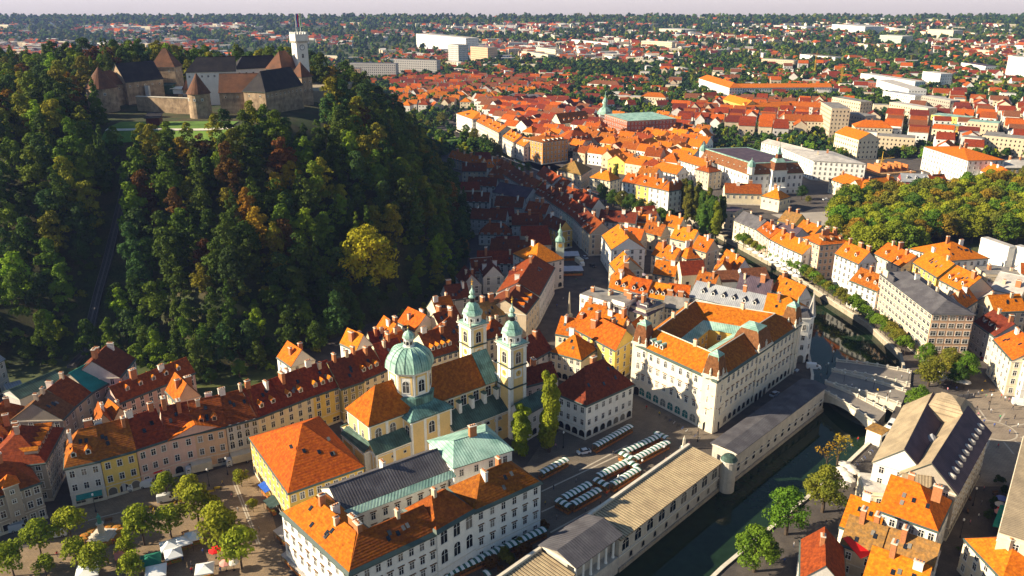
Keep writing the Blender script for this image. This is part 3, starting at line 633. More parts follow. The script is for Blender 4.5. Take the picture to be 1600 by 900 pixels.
# ------------------------------------------------------------------ bottom left: the square and its houses
G1 = 'facades along the square'
t, g = H('corner_building', 'old stone corner building with arched doors and a small corner turret at the left edge', 'building', (-70, 799), (62, 753), 11, 12, 'hipR', 6, 'stonew', 'red', 2, 9, 3, gf='door', chim=2, dorm=0)
tp = g[0] + g[1] * g[4]
b = MB(); b.prism([(-1.6, -1.6), (1.7, -1.2), (1.9, 2.2), (-1.4, 2.4)], 3.6, 13.2, wallm('stonew')); b.prism([(-1.8, -1.8), (1.9, -1.4), (2.1, 2.4), (-1.6, 2.6)], 13.2, 13.5, M_TRIM)
tb = b.build('corner_turret', t, tp - t.location, math.atan2(g[1].y, g[1].x))
b = MB(); b.lathe([(2.9, 13.5), (0.05, 15.9)], 4, roofm('bright'), .15, .4, PI / 4); b.build('turret_roof', tb)
for zz in (5, 8.6, 11.3): put('window', WIN['small'], tb, (0, -1.62, zz))
H('house', 'stone fronted house with five orange dormers on the narrow lane behind the corner building', 'house', (70, 722), (99, 668), 12, 15, 'hip', 6, 'stonew', 'red', 3, 9, 4, chim=2, dorm=6, dw='beige', dc='bright')
H('house', 'red roofed house with broad hipped end at the left edge above the stone corner building', 'house', (-30, 712), (34, 700), 11, 11, 'hip', 6, 'stonew', 'rust', 2, 4, 3, dorm=3, dw='white', dc='bright')
H('house', 'small orange roofed house at the left edge behind the lane houses', 'house', (-20, 668), (40, 655), 10, 9, 'hip', 5, 'stonew', 'rust', 2, 4, 2)
lane = [(98, 655, 117, 635, 'brown', 'stonew', 'house with dark brown roof and two skylights, first beyond the stone gable'), (117, 635, 143, 613, 'red', 'beige', 'house with a dark red roof between the dark brown roof and the teal covered roof'),
        (143, 613, 173, 596, 'teal', 'stonew', 'house under repair with its roof covered by a teal tarpaulin')]
for x0, y0, x1, y1, rf, w, lb in lane: H('house', lb, 'house', (x0, y0), (x1, y1), 11, 15, 'gable', 5.5, w, rf, 2, gf='door', sky=2 if rf == 'brown' else 0, chim=2 if rf != 'teal' else 0)
H('house', 'tall white gabled house with dark brown roof at the foot of the wooded hill', 'house', (187, 589), (211, 560), 13, 15, 'gable', 6, 'ashw', 'maroon', 3, 4, 3, chim=3)
H('shed', 'long low shed with a ribbed grey green roof at the foot of the hill', 'shed', (30, 622), (100, 592), 5, 9, 'gable', 2, 'grey', 'darkcopper', 0, 0, 0, gf=None, chim=0, band=False)
H('shed', 'small pale flat-roofed shed at the left edge below the wooded hill', 'shed', (12, 612), (38, 605), 4, 6, 'flat', 1, 'grey', 'metal', 0, 0, 0, gf=None, chim=0, band=False)
H('house', 'grey walled house cut off by the left edge below the hill trees', 'house', (-40, 590), (6, 560), 11, 9, 'gable', 4, 'grey', 'metal', 2, 4, 2)
H('courtyard_wing', 'long curved rear wing with dark red roof and four orange dormers behind the square facades', 'house', (186, 630), (304, 582), 8.5, 8, 'gable', 4.5, 'pink', 'red', 2, 9, 2, dorm=5, dc='bright', dw='white')
H('house', 'peach cross-gabled house with bright orange roof between the rear wing and the square facades', 'house', (277, 629), (313, 618), 10, 10, 'cross', 5.5, 'peach', 'orange', 2, 2, 3)
H('house', 'small brown gabled outhouse in the yard behind the yellow facade', 'house', (152, 668), (176, 662), 9, 9, 'cross', 4, 'stonew', 'rust', 1, 2, 2, chim=1)
H('house', 'small orange gabled outhouse in the yard behind the pink facades', 'house', (176, 660), (204, 650), 8, 8, 'cross', 4, 'beige', 'orange', 1, 2, 2, chim=1)
F = [((101, 732), (156, 720), 'ashw', 'rust', 'hipL', 'pale pink house with two white gabled dormers and a long green awning', 2, 3, 2, 'white', 'shop', 'std'),
     ((157, 719), (212, 704), 'yellow', 'rust', 'gable', 'narrow yellow and white house with a dark arched entrance', 2, 3, 0, 'white', 'garch', 'std'),
     ((213, 703), (262, 687), 'pink', 'red', 'gable', 'wide salmon pink house with a small red shop sign, left of the pedimented one', 2, 3, 0, 'white', 'door', 'std'),
     ((262, 687), (303, 677), 'pink', 'red', 'gable', 'pink house with a triangular pediment and a tall dark gateway', 2, 2, 0, 'white', 'garch', 'std'),
     ((303, 677), (352, 667), 'peach', 'red', 'gable', 'peach house with brown shopfronts right of the pediment', 2, 3, 2, 'peach', 'shop', 'std'),
     ((353, 666), (403, 653), 'ashw', 'red', 'gable', 'greyish ornate house with round-headed windows', 3, 4, 0, 'white', 'door', 'arch'),
     ((403, 653), (446, 636), 'cream', 'red', 'gable', 'plain cream facade with four gabled dormers behind the pyramid-roofed building', 3, 3, 2, 'white', 'door', 'std'),
     ((446, 636), (489, 619), 'cream', 'red', 'gable', 'cream facade with stucco arches and two small dormers', 3, 3, 2, 'white', 'door', 'std'),
     ((489, 619), (532, 604), 'yellow', 'red', 'gable', 'light yellow facade with three white dormers above a shop', 3, 3, 3, 'white', 'shop', 'std'),
     ((533, 608), (568, 596), 'olive', 'maroon', 'gable', 'drab olive facade with a lower dark roof', 3, 3, 0, 'white', 'door', 'std'),
     ((568, 594), (603, 579), 'cream', 'red', 'gable', 'cream house with three rounded dormers left of the green dome', 3, 3, 3, 'white', 'door', 'std'),
     ((603, 578), (640, 566), 'cream', 'red', 'gable', 'cream house mostly hidden behind the green dome', 3, 3, 1, 'white', 'door', 'std'),
     ((674, 560), (716, 547), 'cream', 'red', 'gable', 'cream house with four white dormers right of the green dome', 3, 5, 4, 'white', 'door', 'std'),
     ((717, 541), (738, 520), 'yellow', 'red', 'gable', 'yellow house with one dormer directly behind the far bell tower', 3, 3, 1, 'white', 'door', 'std')]
for a_, b_, w, rf, rt, lb, rows, cf, dm, dw, gf, win in F:
    t, g = H('house', lb, 'house', a_, b_, 12, 15, rt, 6.5, w, rf, rows, cf, 3, dorm=dm, dw=dw, gf=gf, win=win, dc='bright', sky=1, group='house facades along the square and cathedral street', ov=.35)
    if 'green awning' in lb:
        b = MB(); b.slab([(1.2, -1.5, 2.6), (7.4, -1.5, 2.6), (7.4, 0, 3.4), (1.2, 0, 3.4)], .08, roofm('teal')); b.build('awning', t, g[0] - t.location, math.atan2(g[1].y, g[1].x))
    if 'triangular' in lb:
        L = g[4]; b = MB(); b.poly([(.2, -.25, 12), (L - .2, -.25, 12), (L / 2, -.25, 14.6)], wallm('pink')); b.slab([(-.1, -.5, 11.9), (L / 2, -.5, 14.9), (L / 2, 4, 14.9), (-.1, .5, 11.9)], .2, roofm('bright')); b.slab([(L / 2, -.5, 14.9), (L + .1, -.5, 11.9), (L + .1, .5, 11.9), (L / 2, 4, 14.9)], .2, roofm('bright'))
        b.build('pediment', t, g[0] - t.location, math.atan2(g[1].y, g[1].x)); 
    if 'shop sign' in lb:
        b = MB(); b.box(3.2, -.12, 3.1, 5.6, 0, 3.6, mat('red sign', (.6, .02, .03), .5)); b.build('shop_sign', t, g[0] - t.location, math.atan2(g[1].y, g[1].x))
# houses behind, at the foot of the hill
for a_, b_, h, d, rt, w, rf, lb in [
  ((454, 573), (492, 561), 9, 10, 'cross', 'white', 'bright', 'small white house with bright orange roof and four long skylights at the wood edge'),
  ((556, 548), (582, 538), 11, 9, 'cross', 'white', 'bright', 'white house with orange roof left of the green dome, closest to the wood'),
  ((604, 530), (636, 522), 11, 10, 'cross', 'beige', 'bright', 'tall orange roofed house with a broken gable just above the dome lantern'),
  ((648, 517), (684, 505), 11, 11, 'cross', 'white', 'orange', 'orange roofed house with two slim dormers between dome lantern and bell tower'),
  ((583, 545), (612, 538), 8, 8, 'gable', 'beige', 'maroon', 'low dark roofed house tucked between two bright orange roofs'),
  ((612, 552), (640, 541), 9, 8, 'gable', 'beige', 'bright', 'small orange roofed house immediately left of the dome lantern'),
  ((684, 492), (712, 486), 10, 10, 'gable', 'cream', 'orange', 'orange roofed house with white chimney left of the far bell tower top'),
  ((690, 515), (724, 502), 11, 9, 'gable', 'cream', 'red', 'red roofed house directly left of the far bell tower'),
  ((700, 470), (735, 465), 8, 10, 'gable', 'grey', 'maroon', 'dark roofed house in shade above the far bell tower cross'),
  ((755, 500), (790, 492), 11, 10, 'gable', 'beige', 'moss', 'brown mossy roofed house between the two bell tower tops'),
  ((762, 530), (800, 520), 9, 9, 'hip', 'cream', 'red', 'red hipped house squeezed between the two bell towers')]:
    H('house', lb, 'house', a_, b_, h, d, rt, 5, w, rf, 2, None, None, sky=2, dc='bright', dw='white', chim=2, ov=.3)
# yellow building with the great pyramid roof
H('school_building', 'yellow building with a big orange pyramid roof beside the square', 'building', (451, 770), (568, 729), 11.5, ('l', 390, 683), 'hip', 8.5, 'ochre', 'orange', 2, 9, 9, gf='garch', sky=4, chim=0, hk=.95)
# seminary: four wings round a court
T = empty('seminary_building', tuple(P(545, 897, 15) - Vector((0, 0, 15))), 'long white building with orange roofs round a courtyard, its back to striped stalls', 'building')
kw = dict(thing=T, rows=3, gh=3.8)
H('', '', '', (545, 897), (683, 832), 15, 11, 'hipL', 4.2, 'white', 'rust', skirt=1.0, cf=8, cs=4, win='hood', gf='door', side=False, chim=2, sky=3, **kw)
H('', '', '', (683, 831), (742, 797), 15.6, 12, 'hip', 4.6, 'white', 'rust', skirt=1.0, cf=3, cs=0, win='big', gf='garch', side=False, chim=1, hk=.6, thing=T, rows=2, gh=4.6)
H('', '', '', (742, 799), (845, 753), 15, 12, 'hip', 5, 'white', 'rust', skirt=1.0, cf=6, cs=4, win='hood', gf='door', chim=2, sky=1, **kw)
H('', '', '', (440, 800), (545, 897), 15, 11.5, 'hip', 4.4, 'white', 'orange', skirt=1.0, cf=9, cs=4, win='hood', gf='door', side=False, chim=4, sky=4, **kw)
H('', '', '', (532, 796), (700, 733), 14.5, 11, 'gable', 3.2, 'white', 'slate', cf=9, cs=0, win='hood', gf=None, side=False, chim=1, **kw)
# red attic band with a green metal skirt roof above the courtyard front
A_ = P(530, 784, 17); B_ = P(698, 722, 17); d_ = (B_ - A_).normalized(); n_ = Vector((-d_.y, d_.x, 0)); o_ = T.location
H('', '', '', (709, 730), (800, 702), 16.5, 15, 'hip', 2.6, 'white', 'copper', cf=4, cs=3, win='std', gf=None, side=True, chim=1, hk=.5, **kw)
b = MB(); q = lambda p, n, z: (p.x - o_.x + n_.x * n, p.y - o_.y + n_.y * n, z)
b.slab([q(A_, -4.5, 15.2), q(B_, -4.5, 15.2), q(B_, -2.6, 16.1), q(A_, -2.6, 16.1)], .15, roofm('copper')); b.build('roof_skirt', T)
# cathedral
T = empty('cathedral', tuple(Vector((-28, 205, 0))), 'baroque cathedral with a ribbed green dome, cream walls and two bell towers', 'cathedral'); o_ = T.location.copy()
ca = R(39.4); cu = Vector((math.cos(ca), math.sin(ca), 0)); cv = Vector((-cu.y, cu.x, 0))
DC = P(640, 568, 29); DC.z = 0      # centre of the dome
def cx(u, v): p = DC + cu * u + cv * v; return p
cw = mat('cathedral plaster', (.74, .52, .22), .9, .08, .35, .1, streak=.5); cop = roofm('copper'); dcop = roofm('darkcopper'); wht = wallm('white'); red = roofm('rust'); mcop = mat('weathered copper sheet', (.13, .26, .23), .7, .2, .5, .2, col2=(.06, .12, .10), kind='seam', streak=.8)
def cbuild(mb, name, u, v, par=None, sm=False): p = cx(u, v) - o_; return mb.build(name, par or T, p, ca, sm)
def block(u0, v0, u1, v1, z0, z1, name='wall', trim=True, pil=True):
    b = MB(); b.box(0, 0, z0, u1 - u0, v1 - v0, z1, cw)
    if trim: b.box(-.35, -.35, z1 - .55, u1 - u0 + .35, v1 - v0 + .35, z1 - .05, wht); b.box(-.2, -.2, z1 - 1.2, u1 - u0 + .2, v1 - v0 + .2, z1 - 1.0, wht)
    if pil:
        for (s, L, ax) in ((0, u1 - u0, 0), (0, v1 - v0, 1)):
            n = max(2, int(L / 4.2)) + 1
            for k in range(n):
                p = L * k / (n - 1); w = .42
                if ax == 0: b.box(max(-.1, p - w), -.14, z0, min(L + .1, p + w), .05, z1 - .55, wht)
                else: b.box(-.14, max(-.1, p - w), z0, .05, min(L + .1, p + w), z1 - .55, wht); b.box(u1 - u0 - .05, max(-.1, p - w), z0, u1 - u0 + .14, min(L + .1, p + w), z1 - .55, wht)
    return cbuild(b, name, u0, v0)
def cwin(kind, u, v, z, face='f', par=None):
    p = cx(u, v) - o_; a = ca if face == 'f' else ca - PI / 2
    n = (cv if face == 'f' else cu) * -.012
    put('window', WIN[kind], par or T, (p.x + n.x, p.y + n.y, z), a)
tu, tv, tu2, tv2 = 26.9, -12.5, 27.4, 7.0
HW = 6.2
block(5, -HW, tu - 1, HW, 0, 18, 'nave_wall', pil=False)
b = MB(); L = tu - 8
for sg in (-1, 1): b.slab([(0, sg * (HW + .6), 17.8), (L, sg * (HW + .6), 17.8), (L, 0, 25.6), (0, 0, 25.6)], .25, roofm('rust'), dcop)
cbuild(b, 'nave_roof', 3, 0)
b = MB()
for sg in (-1, 1): b.slab([(0, sg * (HW + .7), 17.9), (5.6, sg * (HW + .7), 17.9), (5.6, 0, 25.8), (0, 0, 25.8)], .2, mcop, dcop)
b.poly([(5.6, -HW, 17.8), (5.6, HW, 17.8), (5.6, 0, 25.5)], cw); cbuild(b, 'nave_roof_end', tu - 5, 0)
for sg in (-1, 1):
    v0, v1 = (-11, -HW) if sg < 0 else (HW, 11)
    block(7, v0, tu + 1, v1, 0, 9.6, 'aisle_wall')
    b = MB(); e = sg * 11.5; b.slab([(0, e, 9.7), (tu - 6, e, 9.7), (tu - 6, sg * HW, 13.4), (0, sg * HW, 13.4)], .2, dcop); cbuild(b, 'aisle_roof', 6.6, 0)
for k in range(4):
    u = 9.5 + k * 4.6; cwin('big', u, -HW, 13.5); cwin('half', u, -11, 7.2); cwin('half', u, -11, 3.4)
    b = MB(); b.box(-.5, -1.7, 11, .5, .2, 15.6, wht); b.box(-.65, -1.9, 15.6, .65, .3, 15.95, dcop); cbuild(b, 'buttress', u + 2.3, -HW)
# transept
block(-6.3, -9.6, 7.2, 10.5, 0, 17, 'transept_wall')
b = MB(); q = roof_polys(13.5, 20.1, 17, 4.4, 'hipv', 0, .7)[0]
for p in q: b.slab(p, .2, mcop, dcop)
cbuild(b, 'transept_roof', -6.3, -9.6); cwin('big', .4, -9.6, 11); cwin('big', -6.3, -7.6, 11, 's'); cwin('arch', .4, -9.6, 4)
# choir with the orange hipped roof
block(-17.3, -5.8, -6.3, 6.2, 0, 18.2, 'choir_wall')
b = MB(); q = roof_polys(13.0, 12, 18.2, 7.6, 'hipL', 0, .6)[0]
for p in q: b.slab(p, .25, roofm('orange'), dcop)
cbuild(b, 'choir_roof', -17.3, -5.8); cwin('arch', -17.3, -2.0, 12.5, 's'); cwin('arch', -17.3, 2.5, 12.5, 's'); cwin('big', -14.6, -5.8, 12.4); cwin('big', -10, -5.8, 12.4)
for v0, v1 in ((-9.2, -5.8), (6.2, 10)):
    block(-17.6, v0, -6.3, v1, 0, 10.6, 'side_chapel_wall')
    b = MB(); e, i = (v0 - .4, v1) if v0 < 0 else (v1 + .4, v0); b.slab([(-.4, e, 10.6), (11.3, e, 10.6), (11.3, i, 13.4), (-.4, i, 13.4)], .2, dcop); b.poly([(0, e, 10.5), (0, i, 10.5), (0, i, 13.3)], cw); cbuild(b, 'side_chapel_roof', -17.6, 0)
for u in (-16, -12.5, -8.5): cwin('slit', u, -9.2, 7.6)
block(-19.3, -6, -17.6, 6.5, 0, 10.4, 'apse_wall')
b = MB(); b.slab([(-.4, -6.4, 10.5), (2, -6.4, 12.6), (2, 6.9, 12.6), (-.4, 6.9, 10.5)], .15, dcop); cbuild(b, 'apse_roof', -19.3, 0)
# drum, dome, lantern
DR = 6.25
b = MB(); b.lathe([(7.4, 17), (7.2, 21.2), (DR, 21.4), (DR, 28.1), (DR + .45, 28.3), (DR + .45, 28.8)], 8, [mcop, mcop, wht, wht, M_TRIM], 0, 0, PI / 8)
dr = cbuild(b, 'drum', 0, 0)
for k in range(8):
    a = PI / 4 * k; rr = DR * math.cos(PI / 8) + .01; put('window', WIN['big'], dr, (rr * math.cos(a), rr * math.sin(a), 22.6), a + PI / 2)
    b = MB(); w = 1.9; b.box(-w, -.06, 21.8, -w + .55, 0, 27.8, cw); b.box(w - .55, -.06, 21.8, w, 0, 27.8, cw); b.box(-w, -.06, 27.2, w, 0, 27.8, cw); b.build('panel', dr, (rr * math.cos(a), rr * math.sin(a), 0), a + PI / 2)
dz = lambda t: 28.8 + 5.9 * math.sin(t * PI / 2 * .97)
prof = [(7.05, 28.7)] + [(7.0 * math.cos(t * PI / 2 * .9) ** .85, dz(t)) for t in (0, .1, .2, .3, .4, .5, .6, .7, .8, .9)] + [(1.35, 34.6)]
b = MB(); b.lathe(prof, 8, cop, 0, 0, PI / 8); dm = cbuild(b, 'dome', 0, 0)
for k in range(16):
    a = PI / 8 * k; f = 1 if k % 2 else math.cos(PI / 8); b = MB()
    for j in range(1, len(prof) - 2): (r0, z0), (r1, z1) = prof[j], prof[j + 1]; b.tube((r0 * f * math.cos(a), r0 * f * math.sin(a), z0 + .02), (r1 * f * math.cos(a), r1 * f * math.sin(a), z1 + .02), .11, .11, 5, mcop if k % 2 == 0 else cop)
    b.build('rib', dm)
b = MB(); b.lathe([(1.7, 34.2), (1.7, 34.7), (1.3, 34.8), (1.3, 36.9), (1.65, 37.0), (1.65, 37.2)], 8, wht, 0, 0, PI / 8); ln_ = cbuild(b, 'lantern', 0, 0)
for k in range(8):
    a = PI / 4 * k; put('window', WIN['oval'], ln_, (1.21 * math.cos(a), 1.21 * math.sin(a), 35.2), a + PI / 2)
b = MB(); b.lathe([(1.75, 37.2), (1.6, 38.0), (1.1, 38.7), (.35, 39.1), (.1, 39.4), (.09, 39.8), (.24, 40.0), (.08, 40.2)], 8, [cop] * 6 + [M_GOLD], 0, 0, PI / 8); b.box(-.06, -.06, 40.1, .06, .06, 41.5, M_GOLD); b.box(-.4, -.05, 40.8, .4, .05, 40.95, M_GOLD); cbuild(b, 'lantern_cap', 0, 0)
# bell towers
def bell_tower(u, v):
    w = 5.8; b = MB(); b.box(0, 0, 0, w, w, 30.4, cw)
    for (x, y) in ((0, 0), (w, 0), (0, w), (w, w)):
        b.box(x - .18 if x == 0 else x - 1, y - .18 if y == 0 else y - 1, 0, x + 1 if x == 0 else x + .18, y + 1 if y == 0 else y + .18, 30.4, wht)
    for z, m in ((16.9, M_DARKTRIM), (23.6, M_DARKTRIM), (29.4, wht)): b.box(-.4, -.4, z, w + .4, w + .4, z + .4, m)
    b.box(-.8, -.8, 30.4, w + .8, w + .8, 30.8, M_TRIM, mcop); b.box(-.5, -.5, 30.8, w + .5, w + .5, 31.1, cop)
    tw_ = cbuild(b, 'bell_tower', u, v)
    c = w / 2
    for (x, y, a) in ((c, -.02, 0), (-.02, c, -PI / 2), (w + .02, c, PI / 2), (c, w + .02, PI)):
        put('window', WIN['big'], tw_, (x, y, 24.7), a)
        f = MB(); f.box(-1.5, -.05, 19.9, 1.5, 0, 22.9, wht); f.tube((0, -.12, 21.4), (0, -.02, 21.4), 1.3, 1.3, 20, wht); f.tube((0, -.16, 21.4), (0, -.12, 21.4), .95, .95, 20, mat('clock gold face', (.65, .42, .12), .5)); f.box(-.06, -.22, 21.3, .06, -.16, 22.2, M_IRON); f.box(-.05, -.22, 21.35, .6, -.16, 21.47, M_IRON); f.build('clock', tw_, (x, y, 0), a)
    b = MB(); b.lathe([(2.9, 31.0), (2.9, 33.6), (3.2, 33.7), (3.2, 33.95)], 8, wht, c, c, PI / 8); lt = b.build('octagon', tw_)
    for k in range(8):
        a = PI / 4 * k; put('window', WIN['oval'], lt, (c + 2.7 * math.cos(a), c + 2.7 * math.sin(a), 31.7), a + PI / 2)
    b = MB(); pr = [(3.4, 33.8), (3.15, 34.6), (2.3, 35.4), (2.45, 35.6), (1.9, 36.7), (1.1, 37.3), (.75, 37.5), (.75, 38.8), (1.1, 38.95), (1.2, 39.3), (.7, 39.7), (.5, 40.0), (.95, 40.5), (.8, 41.1), (.3, 41.7), (.1, 42.3), (.08, 43.0), (.28, 43.3), (.08, 43.55)]
    ms = [cop] * 6 + [M_IRON] + [cop] * 9 + [M_GOLD] * 2
    b.lathe(pr, 8, ms, c, c, PI / 8); b.box(c - .07, c - .07, 43.4, c + .07, c + .07, 45, M_GOLD); b.box(c - .5, c - .06, 44.1, c + .5, c + .06, 44.3, M_GOLD)
    b.build('spire', tw_)
    for x_, y_ in ((-.3, -.3), (w + .3, -.3), (-.3, w + .3)):
        b = MB(); b.lathe([(.35, 31), (.25, 31.6), (.35, 32), (.12, 32.5), (.18, 32.8), (.04, 33)], 7, M_STONE, x_, y_); b.build('statue', tw_)
bell_tower(tu, tv); bell_tower(tu, tv2)
block(tu, tv + 5.8, tu + 4, tv2, 0, 20, 'front_wall')
cx_foot = [cx(-19, -12), cx(tu + 6, -12), cx(tu + 6, 13), cx(-19, 13)]; foot(cx_foot)
def lrow(street, pts, h, d, walls, roofs, rh=5, rows=3, dorm=0, gn=None, **kw):
    n = len(pts) - 1
    for i in range(n):
        w = walls[i % len(walls)]; r = roofs[i % len(roofs)]
        H('house', '%s house with %s roof, %s %s' % (WN[w], RN[r], ordn(i), street), 'house', pts[i], pts[i + 1], h + random.uniform(-.5, .6), d, kw.get('rt', 'gable'), rh + random.uniform(-.4, .4), w, r, rows=rows,
          dorm=dorm[i % len(dorm)] if isinstance(dorm, list) else dorm, group='houses ' + street, **{k: v for k, v in kw.items() if k != 'rt'})
# ------------------------------------------------------------------ white market house, bishop's court, yellow house
H('market_house', 'white corner house with dark hipped roof standing by the open market below the bishop court', 'building', (916, 633), (990, 600), 12, ('l', 862, 611), 'hip', 8.5, 'white', 'maroon', 2, 7, 5, gf='garch', sky=3, chim=1, hk=.95)
H('archway_wing', 'pale wing with arched passage joining the front bell tower to the white corner house', 'building', (816, 650), (866, 622), 9.5, 6, 'gable', 3, 'ashw', 'darkcopper', 1, 4, 0, gf='garch', chim=0)
H('court_wing', 'low dark roofed court wing between the front bell tower and the white corner house', 'building', (822, 603), (872, 590), 9, 9, 'gable', 4, 'ashw', 'maroon', 1, 4, 0, chim=1)
T = empty('bishop_palace', tuple(P(860, 553, 0)), 'palace with orange roofs round a planted arcaded courtyard behind the front bell tower', 'building')
H('', '', '', (826, 567), (862, 546), 10, 11, 'gable', 6, 'ashw', 'maroon', 2, 4, 2, thing=T, gf='garch', chim=1, side=False)
H('', '', '', (860, 549), (908, 562), 10, 12, 'hip', 6, 'cream', 'orange', 2, 5, 3, thing=T, gf='garch', chim=1, sky=1, side=False)
H('house', 'bright yellow gabled house with white shutters facing the bright city building', 'house', (961, 548), (992, 528), 13, ('l', 893, 512), 'cross', 5.5, 'yellow', 'orange', 3, 3, 6, chim=3)
for a_, b_, h, d, rt, w, rf, lb in [
  ((868, 522), (912, 530), 11, 11, 'gable', 'cream', 'orange', 'long orange roofed house beside the shaded square, left of the yellow gabled one'),
  ((905, 497), (938, 505), 11, 10, 'gable', 'beige', 'orange', 'orange roofed house with tall double chimney at the corner of the shaded square'),
  ((936, 511), (968, 520), 11, 10, 'gable', 'beige', 'orange', 'orange roofed house below the tall white blank-walled house'),
  ((968, 520), (1003, 528), 11, 9, 'cross', 'cream', 'orange', 'small orange cross-gabled house touching the left turret of the pale city building'),
  ((918, 480), (960, 492), 9, 8, 'gable', 'beige', 'bright', 'low orange roof directly below the white blank-walled house')]:
    H('house', lb, 'house', a_, b_, h, d, rt, 5, w, rf, 2, None, None, chim=2, sky=1, ov=.3)
for a_, b_, h, d, w, rf, lb in [
  ((906, 461), (953, 474), 15, 11, 'white', 'gravel', 'tall white house with a blank side wall and flat roof on the shaded square'),
  ((956, 469), (976, 475), 16, 12, 'white', 'gravel', 'narrow white house with two rows of four small windows'),
  ((977, 476), (1009, 487), 14, 12, 'beige', 'gravel', 'beige blank-walled house with a flat grey roof')]:
    H('house', lb, 'house', a_, b_, h, d, 'flat', 1, w, rf, 3, 5, 3, chim=2)
H('house', 'beige corner house with black hipped roof and small white dormers', 'house', (1011, 492), (1036, 479), 13, 10, 'hip', 4, 'cream', 'violet', 3, 3, 3, dorm=2, dw='white', dc='slate', chim=2)
H('house', 'cream house with small spire between the beige corner house and the orange arc of roofs', 'house', (1036, 479), (1072, 484), 12, 9, 'gable', 3, 'cream', 'gravel', 3, 5, 3, chim=2)
# the pale city building round its court
N_ = P(1120, 596, 18); Lf = P(991, 537, 18); Rt = P(1250, 508, 18); U = (Lf - N_); V = (Rt - N_); U.z = V.z = 0; N_.z = 0
Bk = Vector((64, 283, 0))
T = empty('city_building', tuple(N_), 'large pale four storey building with corner turrets, green copper trim and a central courtyard', 'building')
un, vn = U.normalized(), V.normalized()
QD = [N_, N_ + V, Bk, N_ + U]      # counter-clockwise
def inset(d):
    out = []; n = 4
    for k in range(n):
        p0, p1, p2 = QD[k - 1], QD[k], QD[(k + 1) % n]; e0 = (p1 - p0).normalized(); e1 = (p2 - p1).normalized(); n0 = Vector((-e0.y, e0.x, 0)); n1 = Vector((-e1.y, e1.x, 0))
        a = p0 + n0 * d; c = p1 + n1 * d; den = e0.x * e1.y - e0.y * e1.x; t = ((c.x - a.x) * e1.y - (c.y - a.y) * e1.x) / den; out.append(a + e0 * t)
    return out
def wloc(p): return (p.x - T.location.x, p.y - T.location.y, p.z)
kw = dict(thing=T, world=True, rt='none', wall='sand', roof='orange', gh=5, side=False, chim=0)
def cb(a, b, **k): e = (b - a).normalized(); H('', '', '', tuple(a), tuple(b), 18, 2.5, **kw, **k)
cb(QD[3], QD[0], rows=3, cf=11, gf='tealarch', win='hood', topw='arch'); cb(QD[0], QD[1], rows=3, cf=19, gf='garch', win='hood', topw='arch'); cb(QD[1], QD[2], rows=3, cf=11, gf='garch'); cb(QD[2], QD[3], rows=3, cf=12, gf='door')
def zs_(pts, z): return [Vector((p.x, p.y, z)) for p in pts]
ou, rg, inn, ct_, cw2 = zs_(inset(-.5), 17.8), zs_(inset(6), 23.2), zs_(inset(11.5), 18.6), zs_(inset(15), 16.9), zs_(inset(14.7), 0)
b = MB()
for k in range(4):
    k2 = (k + 1) % 4; b.slab([wloc(ou[k]), wloc(ou[k2]), wloc(rg[k2]), wloc(rg[k])], .25, roofm('orange' if k != 0 else 'rust'), M_DARKTRIM); b.slab([wloc(rg[k]), wloc(rg[k2]), wloc(inn[k2]), wloc(inn[k])], .25, roofm('orange' if k in (1,) else 'rust'), M_DARKTRIM)  # slopes facing away from the sun take darker tiles, shade put into the colour
    b.slab([wloc(a + Vector((0, 0, .04))) for a in (ou[k], ou[k2], ou[k2].lerp(rg[k2], .09), ou[k].lerp(rg[k], .09))], .05, M_DARKTRIM); b.tube(wloc(rg[k]), wloc(rg[k2]), .18, .18, 5, M_TRIM)
ro_ = b.build('roof', T)
for k in range(4):
    k2 = (k + 1) % 4; b = MB(); b.slab([wloc(inn[k]), wloc(inn[k2]), wloc(ct_[k2]), wloc(ct_[k])], .15, roofm('copper')); b.build('court_roof', T)
    b = MB(); p, q = cw2[k], cw2[k2]; b.poly([wloc(p), wloc(q), wloc(q + Vector((0, 0, 16.9))), wloc(p + Vector((0, 0, 16.9)))], wallm('ochre')); co = b.build('court_wall', T)
    e = (q - p); L = e.length; e.normalize(); nn = Vector((-e.y, e.x, 0)); an = math.atan2(-e.y, -e.x)
    for i in range(max(0, int(L / 3.4))):
        for z in (6, 10, 13.4): w_ = wloc(p + e * ((i + .5) * 3.4) + nn * .03); put('window', WIN['std'], T, (w_[0], w_[1], z), an)
for f, z in ((.3, 0), (.55, 0)):
    p = rg[3].lerp(rg[0], f) - (rg[3].lerp(rg[0], f) - inn[3].lerp(inn[0], f)) * 0
for k in range(3):
    p = ou[3].lerp(ou[0], .16 + .07 * k).lerp(rg[3].lerp(rg[0], .16 + .07 * k), .3); put('dormer', dormer('copper', 'white', True), T, wloc(p), math.atan2(-un.y, -un.x))
for (f, k) in ((.25, 2), (.6, 2), (.4, 1), (.7, 3)): p = rg[k].lerp(rg[(k + 1) % 4], f); put('chimney', CHIM[1], T, wloc(p), ua_ if False else .8)
